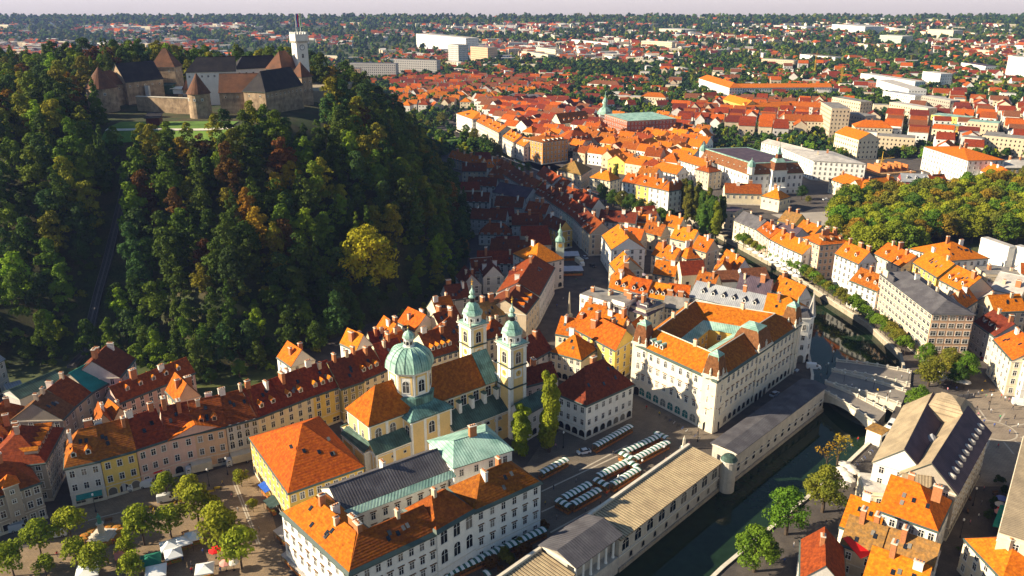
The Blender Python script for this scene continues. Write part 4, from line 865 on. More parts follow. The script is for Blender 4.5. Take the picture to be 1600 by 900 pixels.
def turret(par, p, ang, s=5.2, z=18, mh=6.0, statues=True, roof='brown'):
    b = MB(); b.box(-s / 2, -s / 2, z - 17.8, s / 2, s / 2, z + 1.2, wallm('sand')); b.box(-s / 2 - .35, -s / 2 - .35, z + .5, s / 2 + .35, s / 2 + .35, z + 1.0, M_TRIM); to = b.build('turret', par, p, ang)
    cols = (0,) if s < 7 else (-3, 0, 3)
    for zz, kd in ((.1, 'garch'), (5.6, 'hood'), (9.9, 'arch'), (14.0, 'std')):
        for c_ in cols: put('window', WIN[kd], to, (c_, -s / 2 - .01, zz), 0); put('window', WIN[kd], to, (-s / 2 - .01, c_, zz), -PI / 2)
    tb_ = MB(); tb_.box(-s / 2 - .12, -s / 2 - .12, 4.9, s / 2 + .12, s / 2 + .12, 5.15, M_TRIM); tb_.build('band', to)
    b = MB(); k = s / 2; t = s / 2 * .62
    prof = [(k, z + 1.2), (k * .93, z + 3), (k * .8, z + 1.2 + mh * .7), (t, z + 1.2 + mh)]
    i = len(b.v)
    for r0, z0 in prof: b.v += [(-r0, -r0, z0), (r0, -r0, z0), (r0, r0, z0), (-r0, r0, z0)]
    for j in range(3):
        for a in range(4): b.f.append((j * 4 + a, j * 4 + (a + 1) % 4, j * 4 + 4 + (a + 1) % 4, j * 4 + 4 + a)); b.m.append(b.mi(roofm(roof)))
    b.box(-t - .15, -t - .15, z + 1.2 + mh, t + .15, t + .15, z + 1.5 + mh, roofm('copper')); b.lathe([((t + .1) * 1.41, z + 1.5 + mh), (.1, z + 3.0 + mh)], 4, roofm('copper'), 0, 0, PI / 4)
    for (sx, sy) in ((-1, -1), (1, -1), (1, 1), (-1, 1)): b.tube((sx * k, sy * k, z + 1.2), (sx * t, sy * t, z + 1.2 + mh), .12, .12, 5, roofm('copper'))
    b.build('turret_roof', to)
    if statues:
        for (x, y) in ((0, -k - .1), (-k - .1, 0), (-k, -k)):
            b = MB(); b.lathe([(.45, z + 1.1), (.4, z + 1.7), (.3, z + 1.8), (.42, z + 2.4), (.3, z + 3.0), (.12, z + 3.2), (.2, z + 3.45), (.05, z + 3.7)], 7, M_STONE, x, y); b.build('statue', to)
    return to
ua = math.atan2(vn.y, vn.x)
turret(T, N_ - T.location + un * 2.4 + vn * 2.4, ua); turret(T, N_ - T.location + U - un * 2.4 + vn * 2.4, ua)
turret(T, N_ - T.location + V * .52 + un * 4.6, ua, 9.6, 18, 5.6, True); turret(T, N_ - T.location + V - vn * 2.4 + un * 2.4, ua)
for k in range(2):
    p = N_ + U * (.78 - .1 * k) + vn * 2.2; put('dormer', dormer('copper', 'white', True), T, wloc(p + Vector((0, 0, 19))), math.atan2(-un.y, -un.x))
# town block behind it, with pale mansard and pointed corner tower
T = empty('town_hotel', tuple(P(1100, 462, 0)), 'long building with half orange, half pale roof and a pointed white corner tower', 'building')
H('', '', '', (1078, 462), (1193, 488), 15, 12, 'gable', 4.5, 'white', 'metal', 3, 14, 3, thing=T, gf='garch', dorm=6, dc='slate', dw='white', chim=2)
H('', '', '', (1193, 488), (1256, 498), 15, 13, 'hipR', 5.5, 'white', 'bright', 3, 7, 3, thing=T, gf='garch', chim=1, sky=1)
tp = P(1252, 497, 16) - T.location; tp.z = 0
b = MB(); b.lathe([(4.4, 0), (4.4, 17), (4.8, 17.2), (4.8, 17.7)], 8, wallm('white'), 0, 0, PI / 8); tw_ = b.build('corner_tower', T, tp)
b = MB(); b.lathe([(1.6, 17.7), (1.3, 19.5), (.06, 26.5)], 8, roofm('pale'), 3.2, -1); b.lathe([(1.3, 17.7), (.9, 19.5), (.06, 25.5)], 8, roofm('copper'), -2.6, -2.2); b.lathe([(4.6, 17.6), (2.4, 20), (.4, 20.6)], 8, roofm('slate'), 0, 0, PI / 8); b.build('spire', tw_)
for k in range(6):
    a = -PI + k * PI / 4
    for z in (5.2, 9, 12.8): put('window', WIN['arch' if z > 12 else 'std'], tw_, (4.08 * math.cos(a), 4.08 * math.sin(a), z), a + PI / 2)
    put('door', WIN['garch'], tw_, (4.08 * math.cos(a), 4.08 * math.sin(a), 0), a + PI / 2)
# the orange arc of roofs and the houses between the shaded street and the river
lrow('of the orange arc behind the blank-walled house', [(951, 450), (978, 458), (1008, 464), (1040, 470), (1074, 474)], 12, 13, ['white', 'cream'], ['bright', 'orange'], 5, 2, [2, 2, 3, 3], dw='white', dc='brown', chim=1, sky=1, ov=.3)
for a_, b_, h, d, rt, w, rf, lb, rw in [
  ((940, 368), (955, 390), 13, ('r', 1008, 388), 'gable', 'white', 'bright', 'tall house with bright gable roof and long bare cream side wall on the shaded street', 3),
  ((952, 412), (961, 424), 11, ('r', 1004, 421), 'gable', 'beige', 'bright', 'house with bright lean gable roof and triangular bare side wall, below the tallest gable', 3),
  ((955, 430), (951, 449), 11, 11, 'gable', 'beige', 'orange', 'narrow orange roofed house bending round the street corner', 3),
  ((1020, 428), (1054, 433), 7, 9, 'gable', 'beige', 'orange', 'long low orange roof below the roof terrace with white parasol', 1),
  ((1018, 398), (1052, 409), 9, 9, 'gable', 'beige', 'orange', 'low orange roof between the bare cream side wall and the hipped white house', 2),
  ((1073, 405), (1095, 403), 11, ('l', 1058, 397), 'hip', 'cream', 'bright', 'small white hipped house with four windows in the middle of the riverside block', 3),
  ((1080, 388), (1103, 395), 11, 10, 'gable', 'beige', 'bright', 'orange roofed house with tall chimneys right of the small hipped house', 3),
  ((1047, 372), (1080, 380), 12, 10, 'gable', 'cream', 'bright', 'orange roofed house behind the small white hipped one', 2),
  ((1113, 428), (1142, 431), 8, 11, 'cross', 'white', 'bright', 'orange cross-gabled house with skylights close to the river bend', 2),
  ((1122, 408), (1150, 424), 8, 8, 'gable', 'white', 'orange', 'low orange roofed house along the river bend', 2),
  ((1085, 445), (1115, 452), 9, 8, 'gable', 'beige', 'rust', 'rusty low roof beside the pale blue mansard', 2),
  ((1150, 452), (1200, 462), 11, 9, 'gable', 'white', 'violet', 'white house with dark flat-looking roof on the left river bank', 2),
  ((1115, 462), (1150, 466), 10, 8, 'flat', 'ashw', 'metal', 'grey flat-roofed annex beside the pale blue mansard', 2),
  ((1205, 452), (1245, 470), 12, 8, 'gable', 'white', 'orange', 'orange roofed house directly on the left river bank near the pointed tower', 2),
  ((968, 372), (1000, 378), 9, 8, 'gable', 'beige', 'orange', 'small roof with pale chimney behind the tallest bright gable', 1),
  ((1003, 362), (1032, 370), 9, 8, 'gable', 'beige', 'rust', 'small rusty roof in the middle of the riverside block', 1),
  ((985, 350), (1020, 356), 8, 8, 'gable', 'beige', 'orange', 'low orange roofs at the back of the riverside block', 1),
  ((1035, 352), (1060, 358), 8, 8, 'gable', 'cream', 'orange', 'low orange roof just below the group of poplars', 1)]:
    H('house', lb, 'house', a_, b_, h, d, rt, 5.5, w, rf, rw, None, None, chim=2, sky=1, dc='bright', ov=.3)
# shaded street, right side
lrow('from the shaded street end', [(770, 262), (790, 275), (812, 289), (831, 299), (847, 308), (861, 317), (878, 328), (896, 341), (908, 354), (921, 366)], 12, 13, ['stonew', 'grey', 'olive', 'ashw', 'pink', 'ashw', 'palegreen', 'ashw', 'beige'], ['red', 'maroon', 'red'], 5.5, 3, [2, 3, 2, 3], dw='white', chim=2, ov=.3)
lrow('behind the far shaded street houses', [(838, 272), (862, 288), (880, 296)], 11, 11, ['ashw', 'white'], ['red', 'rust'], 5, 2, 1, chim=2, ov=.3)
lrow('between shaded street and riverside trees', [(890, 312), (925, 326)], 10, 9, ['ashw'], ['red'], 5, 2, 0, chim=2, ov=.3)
for a_, b_, h, d, rt, w, rf, lb in [
  ((905, 315), (937, 313), 10, 12, 'cross', 'ashw', 'red', 'white gable with a row of attic windows between shaded street and green trees'),
  ((935, 345), (992, 350), 10, 11, 'gable', 'ashw', 'maroon', 'long dark red roof with a row of small roof windows above the orange block'),
  ((992, 345), (1020, 349), 10, 12, 'gable', 'ashw', 'maroon', 'dark red roof next to a pale metal roof by the riverside trees'),
  ((862, 300), (900, 312), 9, 9, 'gable', 'grey', 'red', 'dark red roof in shade behind the houses of the street')]:
    H('house', lb, 'house', a_, b_, h, d, rt, 5, w, rf, 2, None, 2, chim=2, ov=.3, sky=3)
# left side of the shaded street, between hill and street
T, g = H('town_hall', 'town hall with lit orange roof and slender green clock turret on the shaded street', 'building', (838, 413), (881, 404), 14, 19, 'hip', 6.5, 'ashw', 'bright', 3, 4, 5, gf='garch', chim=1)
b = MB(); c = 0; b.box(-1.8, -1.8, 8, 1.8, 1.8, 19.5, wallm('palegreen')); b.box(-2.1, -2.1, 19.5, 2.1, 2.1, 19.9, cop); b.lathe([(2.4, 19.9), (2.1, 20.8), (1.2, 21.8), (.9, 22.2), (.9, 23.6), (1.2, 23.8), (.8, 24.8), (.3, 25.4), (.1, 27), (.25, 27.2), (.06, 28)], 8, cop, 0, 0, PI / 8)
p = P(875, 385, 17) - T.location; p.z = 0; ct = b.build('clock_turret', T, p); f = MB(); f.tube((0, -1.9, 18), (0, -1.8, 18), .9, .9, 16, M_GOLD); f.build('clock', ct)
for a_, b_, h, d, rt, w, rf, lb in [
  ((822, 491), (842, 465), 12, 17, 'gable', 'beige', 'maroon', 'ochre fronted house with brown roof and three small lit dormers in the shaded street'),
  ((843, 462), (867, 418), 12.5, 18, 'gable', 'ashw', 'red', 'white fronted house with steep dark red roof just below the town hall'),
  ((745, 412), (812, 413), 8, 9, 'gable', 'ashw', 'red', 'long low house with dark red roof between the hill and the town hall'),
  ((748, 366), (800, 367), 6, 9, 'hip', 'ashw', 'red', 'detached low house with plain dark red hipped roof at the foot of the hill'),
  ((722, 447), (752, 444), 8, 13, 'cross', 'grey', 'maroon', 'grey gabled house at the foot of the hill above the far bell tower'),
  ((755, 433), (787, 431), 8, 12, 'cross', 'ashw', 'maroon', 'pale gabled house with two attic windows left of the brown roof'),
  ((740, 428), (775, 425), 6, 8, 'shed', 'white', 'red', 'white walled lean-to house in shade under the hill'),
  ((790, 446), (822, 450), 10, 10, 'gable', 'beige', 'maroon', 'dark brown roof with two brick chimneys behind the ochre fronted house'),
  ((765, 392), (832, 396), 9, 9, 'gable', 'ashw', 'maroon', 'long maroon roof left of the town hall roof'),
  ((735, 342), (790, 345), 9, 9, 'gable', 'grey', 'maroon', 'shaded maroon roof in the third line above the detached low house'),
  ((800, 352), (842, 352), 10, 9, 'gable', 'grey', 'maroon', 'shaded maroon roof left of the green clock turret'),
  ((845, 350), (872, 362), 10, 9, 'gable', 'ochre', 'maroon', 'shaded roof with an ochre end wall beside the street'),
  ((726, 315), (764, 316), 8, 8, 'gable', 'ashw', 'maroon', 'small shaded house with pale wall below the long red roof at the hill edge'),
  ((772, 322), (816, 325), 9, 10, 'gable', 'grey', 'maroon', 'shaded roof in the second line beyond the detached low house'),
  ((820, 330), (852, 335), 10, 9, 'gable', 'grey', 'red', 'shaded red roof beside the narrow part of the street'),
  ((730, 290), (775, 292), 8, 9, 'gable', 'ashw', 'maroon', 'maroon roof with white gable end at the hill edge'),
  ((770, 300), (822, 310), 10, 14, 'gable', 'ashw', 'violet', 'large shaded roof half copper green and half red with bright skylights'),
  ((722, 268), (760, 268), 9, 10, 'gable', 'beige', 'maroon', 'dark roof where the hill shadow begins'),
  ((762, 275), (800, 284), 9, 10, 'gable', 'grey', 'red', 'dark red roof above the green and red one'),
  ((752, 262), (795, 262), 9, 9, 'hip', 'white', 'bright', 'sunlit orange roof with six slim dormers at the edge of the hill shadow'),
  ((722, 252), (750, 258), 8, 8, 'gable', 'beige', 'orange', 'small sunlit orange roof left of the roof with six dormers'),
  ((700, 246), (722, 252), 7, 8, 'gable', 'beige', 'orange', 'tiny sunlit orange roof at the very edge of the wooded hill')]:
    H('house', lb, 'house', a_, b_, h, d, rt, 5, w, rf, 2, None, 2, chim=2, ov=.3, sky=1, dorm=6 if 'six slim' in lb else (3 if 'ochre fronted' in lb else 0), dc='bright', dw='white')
# ------------------------------------------------------------------ right bank
lrow('along the tree-lined quay from the poplars', [(1147, 344), (1182, 359), (1201, 373), (1228, 387), (1253, 398)], 11, 11, ['cream', 'pink', 'white', 'white'], ['slate', 'orange', 'bright', 'bright'], 4.5, 3, [0, 3, 1, 0], dw='white', chim=2, ov=.3)
H('apartment_house', 'tall apricot coloured house with orange roof and dark dormers on the quay', 'house', (1281, 383), (1329, 379), 17, ('l', 1253, 371), 'hip', 4, 'peach', 'orange', 4, 6, 5, dorm=3, dc='brown', dw='beige', chim=4)
H('house', 'tall white house with bare gable wall, first on the quay beyond the long office', 'house', (1305, 396), (1341, 412), 16, ('r', 1371, 408), 'gable', 5, 'white', 'bright', 4, 5, 3, chim=3, dorm=2)
H('house', 'white house with mossy orange roof and three white dormers against the long cream office', 'house', (1328, 438), (1370, 455), 12, 11, 'gable', 5, 'white', 'rust', 3, 5, 3, dorm=3, dw='white', dc='white' if False else 'rust', chim=2)
T, g = H('office_building', 'long cream office block with dark hipped roof and orange end wall above the riverside trees', 'office block', (1375, 427), (1457, 490), 19, ('r', 1523, 491), 'hip', 3.2, 'peach', 'slate', 5, 15, 5, gf='shop', chim=3, win='wide', cornice=True, hk=.8, dc='slate')
L = g[4]; D = g[5]
b = MB(); b.box(L * .12, D * .35, 19, L * .4, D * .95, 21.8, wallm('cream'), roofm('copper')); b.box(L * .42, D * .3, 19, L * .78, D * .98, 21.2, roofm('slate')); b.build('roof_pavilion', T, g[0] - T.location, math.atan2(g[1].y, g[1].x))
b = MB(); e = Vector((g[1].x, g[1].y)); 
H('house', 'yellow ornate house with orange roof and five long skylights behind the cream office', 'house', (1427, 410), (1464, 433), 13, 13, 'gable', 6, 'ochre', 'bright', 3, 5, 3, sky=5, chim=2)
H('house', 'yellow ornate house with three white arched dormers and bare right gable wall', 'house', (1468, 437), (1504, 456), 13, 14, 'gable', 6, 'cream', 'orange', 3, 4, 0, dorm=3, darch=True, dw='white', chim=2, sky=3)
H('house', 'broad orange roofed house with three white dormers between park trees and yellow facades', 'house', (1366, 396), (1408, 417), 11, 13, 'gable', 5, 'cream', 'orange', 2, 5, 3, dorm=2, dw='white', chim=3)
H('villa', 'large white house with bright hipped roof and blue grey shaded front by the park', 'house', (1484, 407), (1545, 403), 12, ('l', 1422, 388), 'hip', 6, 'white', 'bright', 2, 6, 7, sky=6, chim=2)
H('white_block', 'windowless white slab building with slanting top edge, left one of two behind the park villa', 'building', (1533, 372), (1577, 387), 14, 4, 'flat', 1, 'white', 'pale', 0, 0, 0, gf=None, chim=0, band=False)
H('white_block', 'windowless white slab building cut by the right edge, right one of two near the park', 'building', (1586, 385), (1640, 400), 14, 4, 'flat', 1, 'white', 'pale', 0, 0, 0, gf=None, chim=0, band=False)
for a_, b_, h, d, rt, w, rf, lb, rw in [
  ((1521, 503), (1553, 526), 11, 13, 'gable', 'grey', 'maroon', 'shaded grey front with dark roof and three white dormers beside the orange office end wall', 2),
  ((1506, 484), (1528, 470), 11, 10, 'gable', 'ashw', 'bright', 'half shaded orange roof touching the back corner of the cream office', 2),
  ((1552, 531), (1581, 563), 13, 14, 'gable', 'cream', 'orange', 'cream corner house with orange roof and double dormer on the round square', 3),
  ((1578, 540), (1606, 566), 14, 12, 'hip', 'white', 'rust', 'white corner house with green shop band at the right edge of the round square', 3),
  ((1508, 466), (1545, 473), 9, 10, 'gable', 'white', 'pale', 'pale flat-looking roofs behind the three arched dormers', 1),
  ((1548, 452), (1595, 462), 8, 12, 'shed', 'white', 'pale', 'wide white lean-to roof at the right edge below the white slabs', 1),
  ((1555, 488), (1605, 486), 9, 12, 'gable', 'beige', 'bright', 'broad orange roof at the right edge above the cream corner house', 2),
  ((1540, 430), (1600, 432), 8, 12, 'flat', 'beige', 'gravel', 'dark flat roofed hall at the right edge right below the white slabs', 1)]:
    H('house', lb, 'house', a_, b_, h, d, rt, 5, w, rf, rw, None, None, chim=2, ov=.3, sky=1, dorm=3 if 'three white dormers' in lb else 0, dw='white')
# palace with twin courts
T = empty('twin_court_palace', tuple(P(1415, 720, 0)), 'long palace with tan metal roofs, a domed mansard pavilion and two glazed inner courts', 'building')
g1 = H('', '', '', (1414, 633), (1365, 721), 14, 13, 'gable', 6, 'white', 'tan', 3, 12, 3, thing=T, side='both', gf='garch', chim=0)[1]
g2 = H('', '', '', (1494, 771), (1546, 676), 14, 13, 'gable', 6, 'stonew', 'tan', 3, 13, 3, thing=T, gf='garch', chim=0, dw='cream', dc='tan')[1]
# the street-side slope is dark slate with a row of ten pale roof lights
A0, ux0, uy0, L0, D0, _k, _h = g2
b = MB(); b.slab([(-.3, -.6, 14.05), (L0 + .3, -.6, 14.05), (L0 + .3, D0 / 2, 20.2), (-.3, D0 / 2, 20.2)], .12, roofm('violet')); b.build('slate_slope', T, A0 - T.location, math.atan2(ux0.y, ux0.x))
for k in range(10):
    b = MB(); x = 3 + k * (L0 - 6) / 9; b.lathe([(.75, 16.0), (.7, 16.9), (.2, 17.3)], 8, roofm('pale'), x, 2.4, 0, .8, 1.8); b.build('roof_light', T, A0 - T.location, math.atan2(ux0.y, ux0.x))
A1, ux1, uy1, L1, D1, _, _ = g1
b = MB(); b.slab([(-.3, D1 + .6, 14.05), (-.3, D1 / 2, 20.2), (L1 + .3, D1 / 2, 20.2), (L1 + .3, D1 + .6, 14.05)], .12, roofm('violet')); b.build('slate_slope', T, A1 - T.location, math.atan2(ux1.y, ux1.x))
def link(u, w, h=13, rh=3.5):
    p = A1 + ux1 * (L1 * u) + uy1 * D1; q = A0 + ux0 * (L0 * (1 - u)) + uy0 * D0
    a = p + ux1 * w / 2; b_ = q - ux0 * w / 2
    H('', '', '', tuple(a), tuple(b_), h, w, 'gable', rh, 'white', 'tan', 2, 4, 0, thing=T, world=True, side=False, gf=None, chim=0, ov=.2, band=False)
link(.96, 5); link(.55, 8); link(.12, 12)
pc = P(1479, 655, 15) - T.location; pc.z = 0; b = MB(); b.box(-6, -6, 0, 6, 6, 15, wallm('stonew')); b.box(-6.4, -6.4, 14.6, 6.4, 6.4, 15.1, M_TRIM); pv = b.build('pavilion', T, pc, math.atan2(ux0.y, ux0.x))
b = MB(); b.lathe([(8.8, 15.1), (8.3, 17.2), (6.8, 19.6), (4.6, 21.0), (4.4, 21.4), (2.0, 22.2), (.2, 22.6)], 4, roofm('dark' if False else 'tan'), 0, 0, PI / 4); b.build('pavilion_dome', pv)
for u in (.33, .75):
    p = (A1 + ux1 * L1 * u + uy1 * D1).lerp(A0 + ux0 * L0 * (1 - u) + uy0 * D0, .5) - T.location; b = MB(); b.box(-4.5, -5, 0, 4.5, 5, 10, wallm('beige')); b.box(-4.3, -4.8, 10, 4.3, 4.8, 10.3, mat('court glass roof', (.10, .12, .12), .2)); b.build('court_glazing', T, p, math.atan2(ux1.y, ux1.x))
p = (A1 + ux1 * L1 * .55 + uy1 * D1).lerp(A0 + ux0 * L0 * .45 + uy0 * D0, .5) - T.location; b = MB(); b.lathe([(1.6, 16), (1.6, 17), (.1, 18.4)], 8, roofm('metal'), p.x, p.y); b.build('roof_lantern', T)
# lower right corner
T, g = H('white_townhouse', 'white house with bright orange roof and two black round-topped dormers below the palace', 'house', (1374, 797), (1465, 829), 12, 15, 'hipR', 6, 'white', 'bright', 2, 6, 4, dorm=0, chim=2, sky=2)
for k in range(2): put('dormer', dormer('violet', 'white', True, 2.2), T.children[1] if T.children[1].name.startswith('roof') else T, (g[4] * (.35 + .28 * k), 2.2, 13.4), 0)
H('terrace_annex', 'pink paved roof terrace with planters between the tan roofed palace and the white house', 'building', (1352, 770), (1398, 775), 8, 9, 'flat', 1, 'cream', 'pale', 1, 3, 2, gf=None, chim=0)
for a_, b_, h, d, rt, w, rf, lb, rw, ch in [
  ((1312, 823), (1368, 843), 7, 15, 'gable', 'white', 'bright', 'low white annex with orange roof and slit skylights beside the riverside lane', 1, 1),
  ((1250, 905), (1322, 920), 8, 14, 'cross', 'ashw', 'red', 'red roofed gabled house cut by the bottom edge beside the riverside lane', 1, 1),
  ((1313, 850), (1372, 872), 8, 11, 'gable', 'beige', 'moss', 'old mossy brown roof with a tall orange chimney below the white annex', 1, 2),
  ((1372, 870), (1455, 900), 8, 11, 'gable', 'beige', 'moss', 'old mossy brown roof with small skylight directly in front of the white house', 1, 1),
  ((1348, 905), (1440, 940), 9, 12, 'gable', 'beige', 'bright', 'plain orange roof at the bottom edge left of the paved street', 1, 2),
  ((1566, 905), (1660, 900), 9, 14, 'hip', 'cream', 'bright', 'small orange roofs at the bottom right corner', 2, 2)]:
    H('house', lb, 'house', a_, b_, h, d, rt, 5, w, rf, rw, None, None, chim=ch, ov=.3, sky=1)
b = MB(); b.slab([(0, 0, 8.4), (9, 0, 8.4), (8, 6, 9.6), (1, 6, 9.6)], .15, mat('red awning', (.65, .01, .01), .6)); p = P(1345, 872, 8.5); tag(b.build('awning', None, (p.x, p.y, 0), .5), 'bright red canopy between the mossy roofs at the bottom edge', 'awning')
H('department_store', 'tall cream corner block with flat tan roof at the right edge above the paved street', 'building', (1600, 680), (1560, 835), 15, 22, 'flat', 1, 'cream', 'tan', 3, 10, 3, gf='shop', chim=1)
# arcaded market hall on the river
T = empty('market_colonnade', tuple(P(966, 842, 5) - Vector((0, 0, 5))), 'long curved riverside market hall with ribbed tan roof, columns and arched windows above the water', 'market hall')
rib = mat('ribbed clay roof', (.46, .36, .22), .85, .15, .5, 0, col2=(.38, .29, .18))
def arcade(a, b_, d, z=5.0, roof='rib', n=8, rh=.9, arch=True, base=4.3):
    A = P(*a, z); B = P(*b_, z); A.z = B.z = 0; X = B - A; L = X.length; an = math.atan2(X.y, X.x); ux = X.normalized(); uy = Vector((-ux.y, ux.x, 0))
    foot([A, B, B + uy * d, A + uy * d]); loc = A - T.location
    m = MB(); m.box(0, 0, -base - 1, L, d, z, M_QUAY2); m.box(-.1, -.5, -base - 1, L + .1, .0, -base + .9, M_QUAY); m.box(-.1, -.25, z - .5, L + .1, d + .25, z, M_TRIM); m.box(-.1, -.3, -.2, L + .1, 0, .1, M_TRIM); m.build('wall', T, loc, an)
    m = MB(); sl = math.atan2(rh, d + 1.2)
    if roof == 'rib':
        m.slab([(-.2, -.6, z), (L + .2, -.6, z), (L + .2, d + .6, z + rh), (-.2, d + .6, z + rh)], .2, mat('dark gaps between roof ribs', (.13, .09, .055), .9))  # slab darkened so the shade between the ribs sits in its colour
        k = 0; x = 0.0
        while x < L:
            m.slab([(x, -.6, z + .16), (x + .55, -.6, z + .16), (x + .55, d + .6, z + rh + .16), (x, d + .6, z + rh + .16)], .15, rib); x += .9
        m.box(-.3, d + .3, z, L + .3, d + 1.1, z + rh + .7, M_STONE)
    else: m.slab([(-.2, -.8, z), (L + .2, -.8, z), (L + .2, d / 2, z + rh), (-.2, d / 2, z + rh)], .2, roofm(roof)); m.slab([(-.2, d / 2, z + rh), (L + .2, d / 2, z + rh), (L + .2, d + .8, z), (-.2, d + .8, z)], .2, roofm(roof))
    m.build('roof', T, loc, an)
    for k in range(n):
        p = loc + ux * ((k + .5) * L / n) - uy * .012
        if arch:
            put('window', WIN['tealarch'] if False else ARC_BIG, T, (p.x, p.y, .9), an); q = loc + ux * ((k + 1) * L / n) - uy * .012; put('window', ARC_SM, T, (q.x, q.y, -2.6), an)
        else: put('window', ARC_MID, T, (p.x, p.y, -1.8), an)
    return A, ux, uy, L, loc, an
M_QUAY2 = mat('pale market stone', (.48, .44, .38), .9, .14, .5, .25, streak=.6)
ARC_BIG = win_mesh(2.8, 3.2, True, fr=M_TRIM, sill=True); ARC_SM = win_mesh(1.1, 1.5, True, fr=M_QUAY, mull=False); ARC_MID = win_mesh(1.7, 2.6, True, fr=M_TRIM, mull=False)
arcade((780, 985), (896, 896), 9.6, n=6)
A_, ux_, uy_, L_, loc_, an_ = arcade((968, 843), (1125, 722), 9.6, n=9)
# portico with columns between the two wings
Aq = P(898, 894, 5); Bq = P(966, 844, 5); Aq.z = Bq.z = 0; X = Bq - Aq; L = X.length; an = math.atan2(X.y, X.x); ux = X.normalized(); uy = Vector((-ux.y, ux.x, 0)); loc = Aq - T.location
b = MB(); b.box(0, 2.2, -5, L, 9, 7, M_QUAY2); b.box(0, -.3, -5, L, 2.2, .2, M_QUAY2); b.box(-.2, -.6, 6.2, L + .2, 10, 6.9, M_TRIM); b.build('portico', T, loc, an)
b = MB(); b.slab([(-.6, -1, 6.8), (L + .6, -1, 6.8), (L + .6, 5, 8.6), (-.6, 5, 8.6)], .2, roofm('slate')); b.slab([(-.6, 5, 8.6), (L + .6, 5, 8.6), (L + .6, 11, 6.8), (-.6, 11, 6.8)], .2, roofm('slate')); b.build('portico_roof', T, loc, an)
for k in range(6):
    b = MB(); x = 1 + k * (L - 2) / 5; b.lathe([(.42, .2), (.42, .5), (.32, .6), (.28, 5.6), (.4, 5.8), (.4, 6.2)], 8, M_WHITE, x, .6); b.build('column', T, loc, an)
b = MB(); b.lathe([(2.2, -5), (2.2, 5.2), (2.5, 5.3), (2.4, 5.6), (1.6, 6.6), (.1, 7.0)], 14, [M_QUAY2] * 3 + [roofm('darkcopper')] * 2 + [cop], 0, 0); p = P(1139, 720, 5) - T.location; b.build('river_turret', T, (p.x, p.y, 0))
arcade((1150, 708), (1290, 603), 7.5, 5.0, 'slate', n=13, rh=.7, arch=False)
# ------------------------------------------------------------------ university and upper right
T = empty('university_building', tuple(P(1170, 273, 14) - Vector((0, 0, 14))), 'white palace with dark mansard roof and spired central tower facing the pale square', 'building')
g = H('', '', '', (1170, 273), (1255, 270), 14, ('l', 1092, 246), 'gable', .5, 'white', 'slate', 2, 10, 14, thing=T, win='arch', gf='std', chim=0)[1]
A0, ux0, uy0, L0, D0, sk0, _h = g; an0 = math.atan2(ux0.y, ux0.x)
b = MB()
for p in roof_polys(L0, D0, 14, 6.5, 'mansard', sk0, .5)[0]: b.slab(p, .2, roofm('brown'), roofm('copper'))
mo = b.build('mansard_roof', T, A0 - T.location, an0)
b = MB(); i = 2.7; q = [(i, i), (L0 - i, i), (L0 + sk0 - i, D0 - i), (sk0 + i, D0 - i)]; b.prism(q, 20.4, 20.9, roofm('copper')); i = 4.2; q = [(i, i), (L0 - i, i), (L0 + sk0 - i, D0 - i), (sk0 + i, D0 - i)]; b.prism(q, 20.85, 20.95, roofm('violet')); b.build('roof_edge', T, A0 - T.location, an0)
for k in range(9): put('dormer', dormer('copper', 'white', True), mo, (4 + k * (L0 - 8) / 8, 1.0, 15.6), 0)
for k in range(8):
    f = (k + .8) / 9; put('dormer', dormer('copper', 'white', True), mo, (sk0 * f + 1.0, D0 * f, 15.6), -PI / 2 + math.atan2(-sk0, D0))
for f in (0.02, .98): put('dome', (lambda b: (b.lathe([(2.4, 14), (2.4, 19), (2.8, 19.2), (2.6, 21), (1.5, 22.6), (.3, 23.4), (.1, 25)], 8, [wallm('white')] + [cop] * 5), b.mesh('dome'))[1])(MB()), T, tuple(A0 - T.location + uy0 * D0 * f + ux0 * (sk0 * f + 2)))
tp = A0 + ux0 * L0 * .52 - T.location - uy0 * 1.5
b = MB(); b.box(-5, -2, 0, 5, 6, 17, wallm('white')); b.box(-5.4, -2.4, 16.6, 5.4, 6.4, 17.1, M_TRIM); b.box(-4, -5, 0, 4, -2, 6, wallm('white')); ct = b.build('central_tower', T, tp, an0)
b = MB(); b.lathe([(6.2, 17.1), (5.2, 22), (3.8, 23.5), (3.6, 24), (2.3, 24.2), (2.1, 27), (1.2, 29), (.9, 30.5), (.25, 32), (.1, 35)], 4, [roofm('brown'), cop, cop, cop, roofm('brown'), cop, cop, cop, cop], 0, 2, PI / 4); b.build('spire', ct)
for x in (-3, 0, 3): put('window', WIN['big'], ct, (x, -2.02, 9), 0); put('door', WIN['garch'], ct, (x * .8, -5.02, 0), 0)
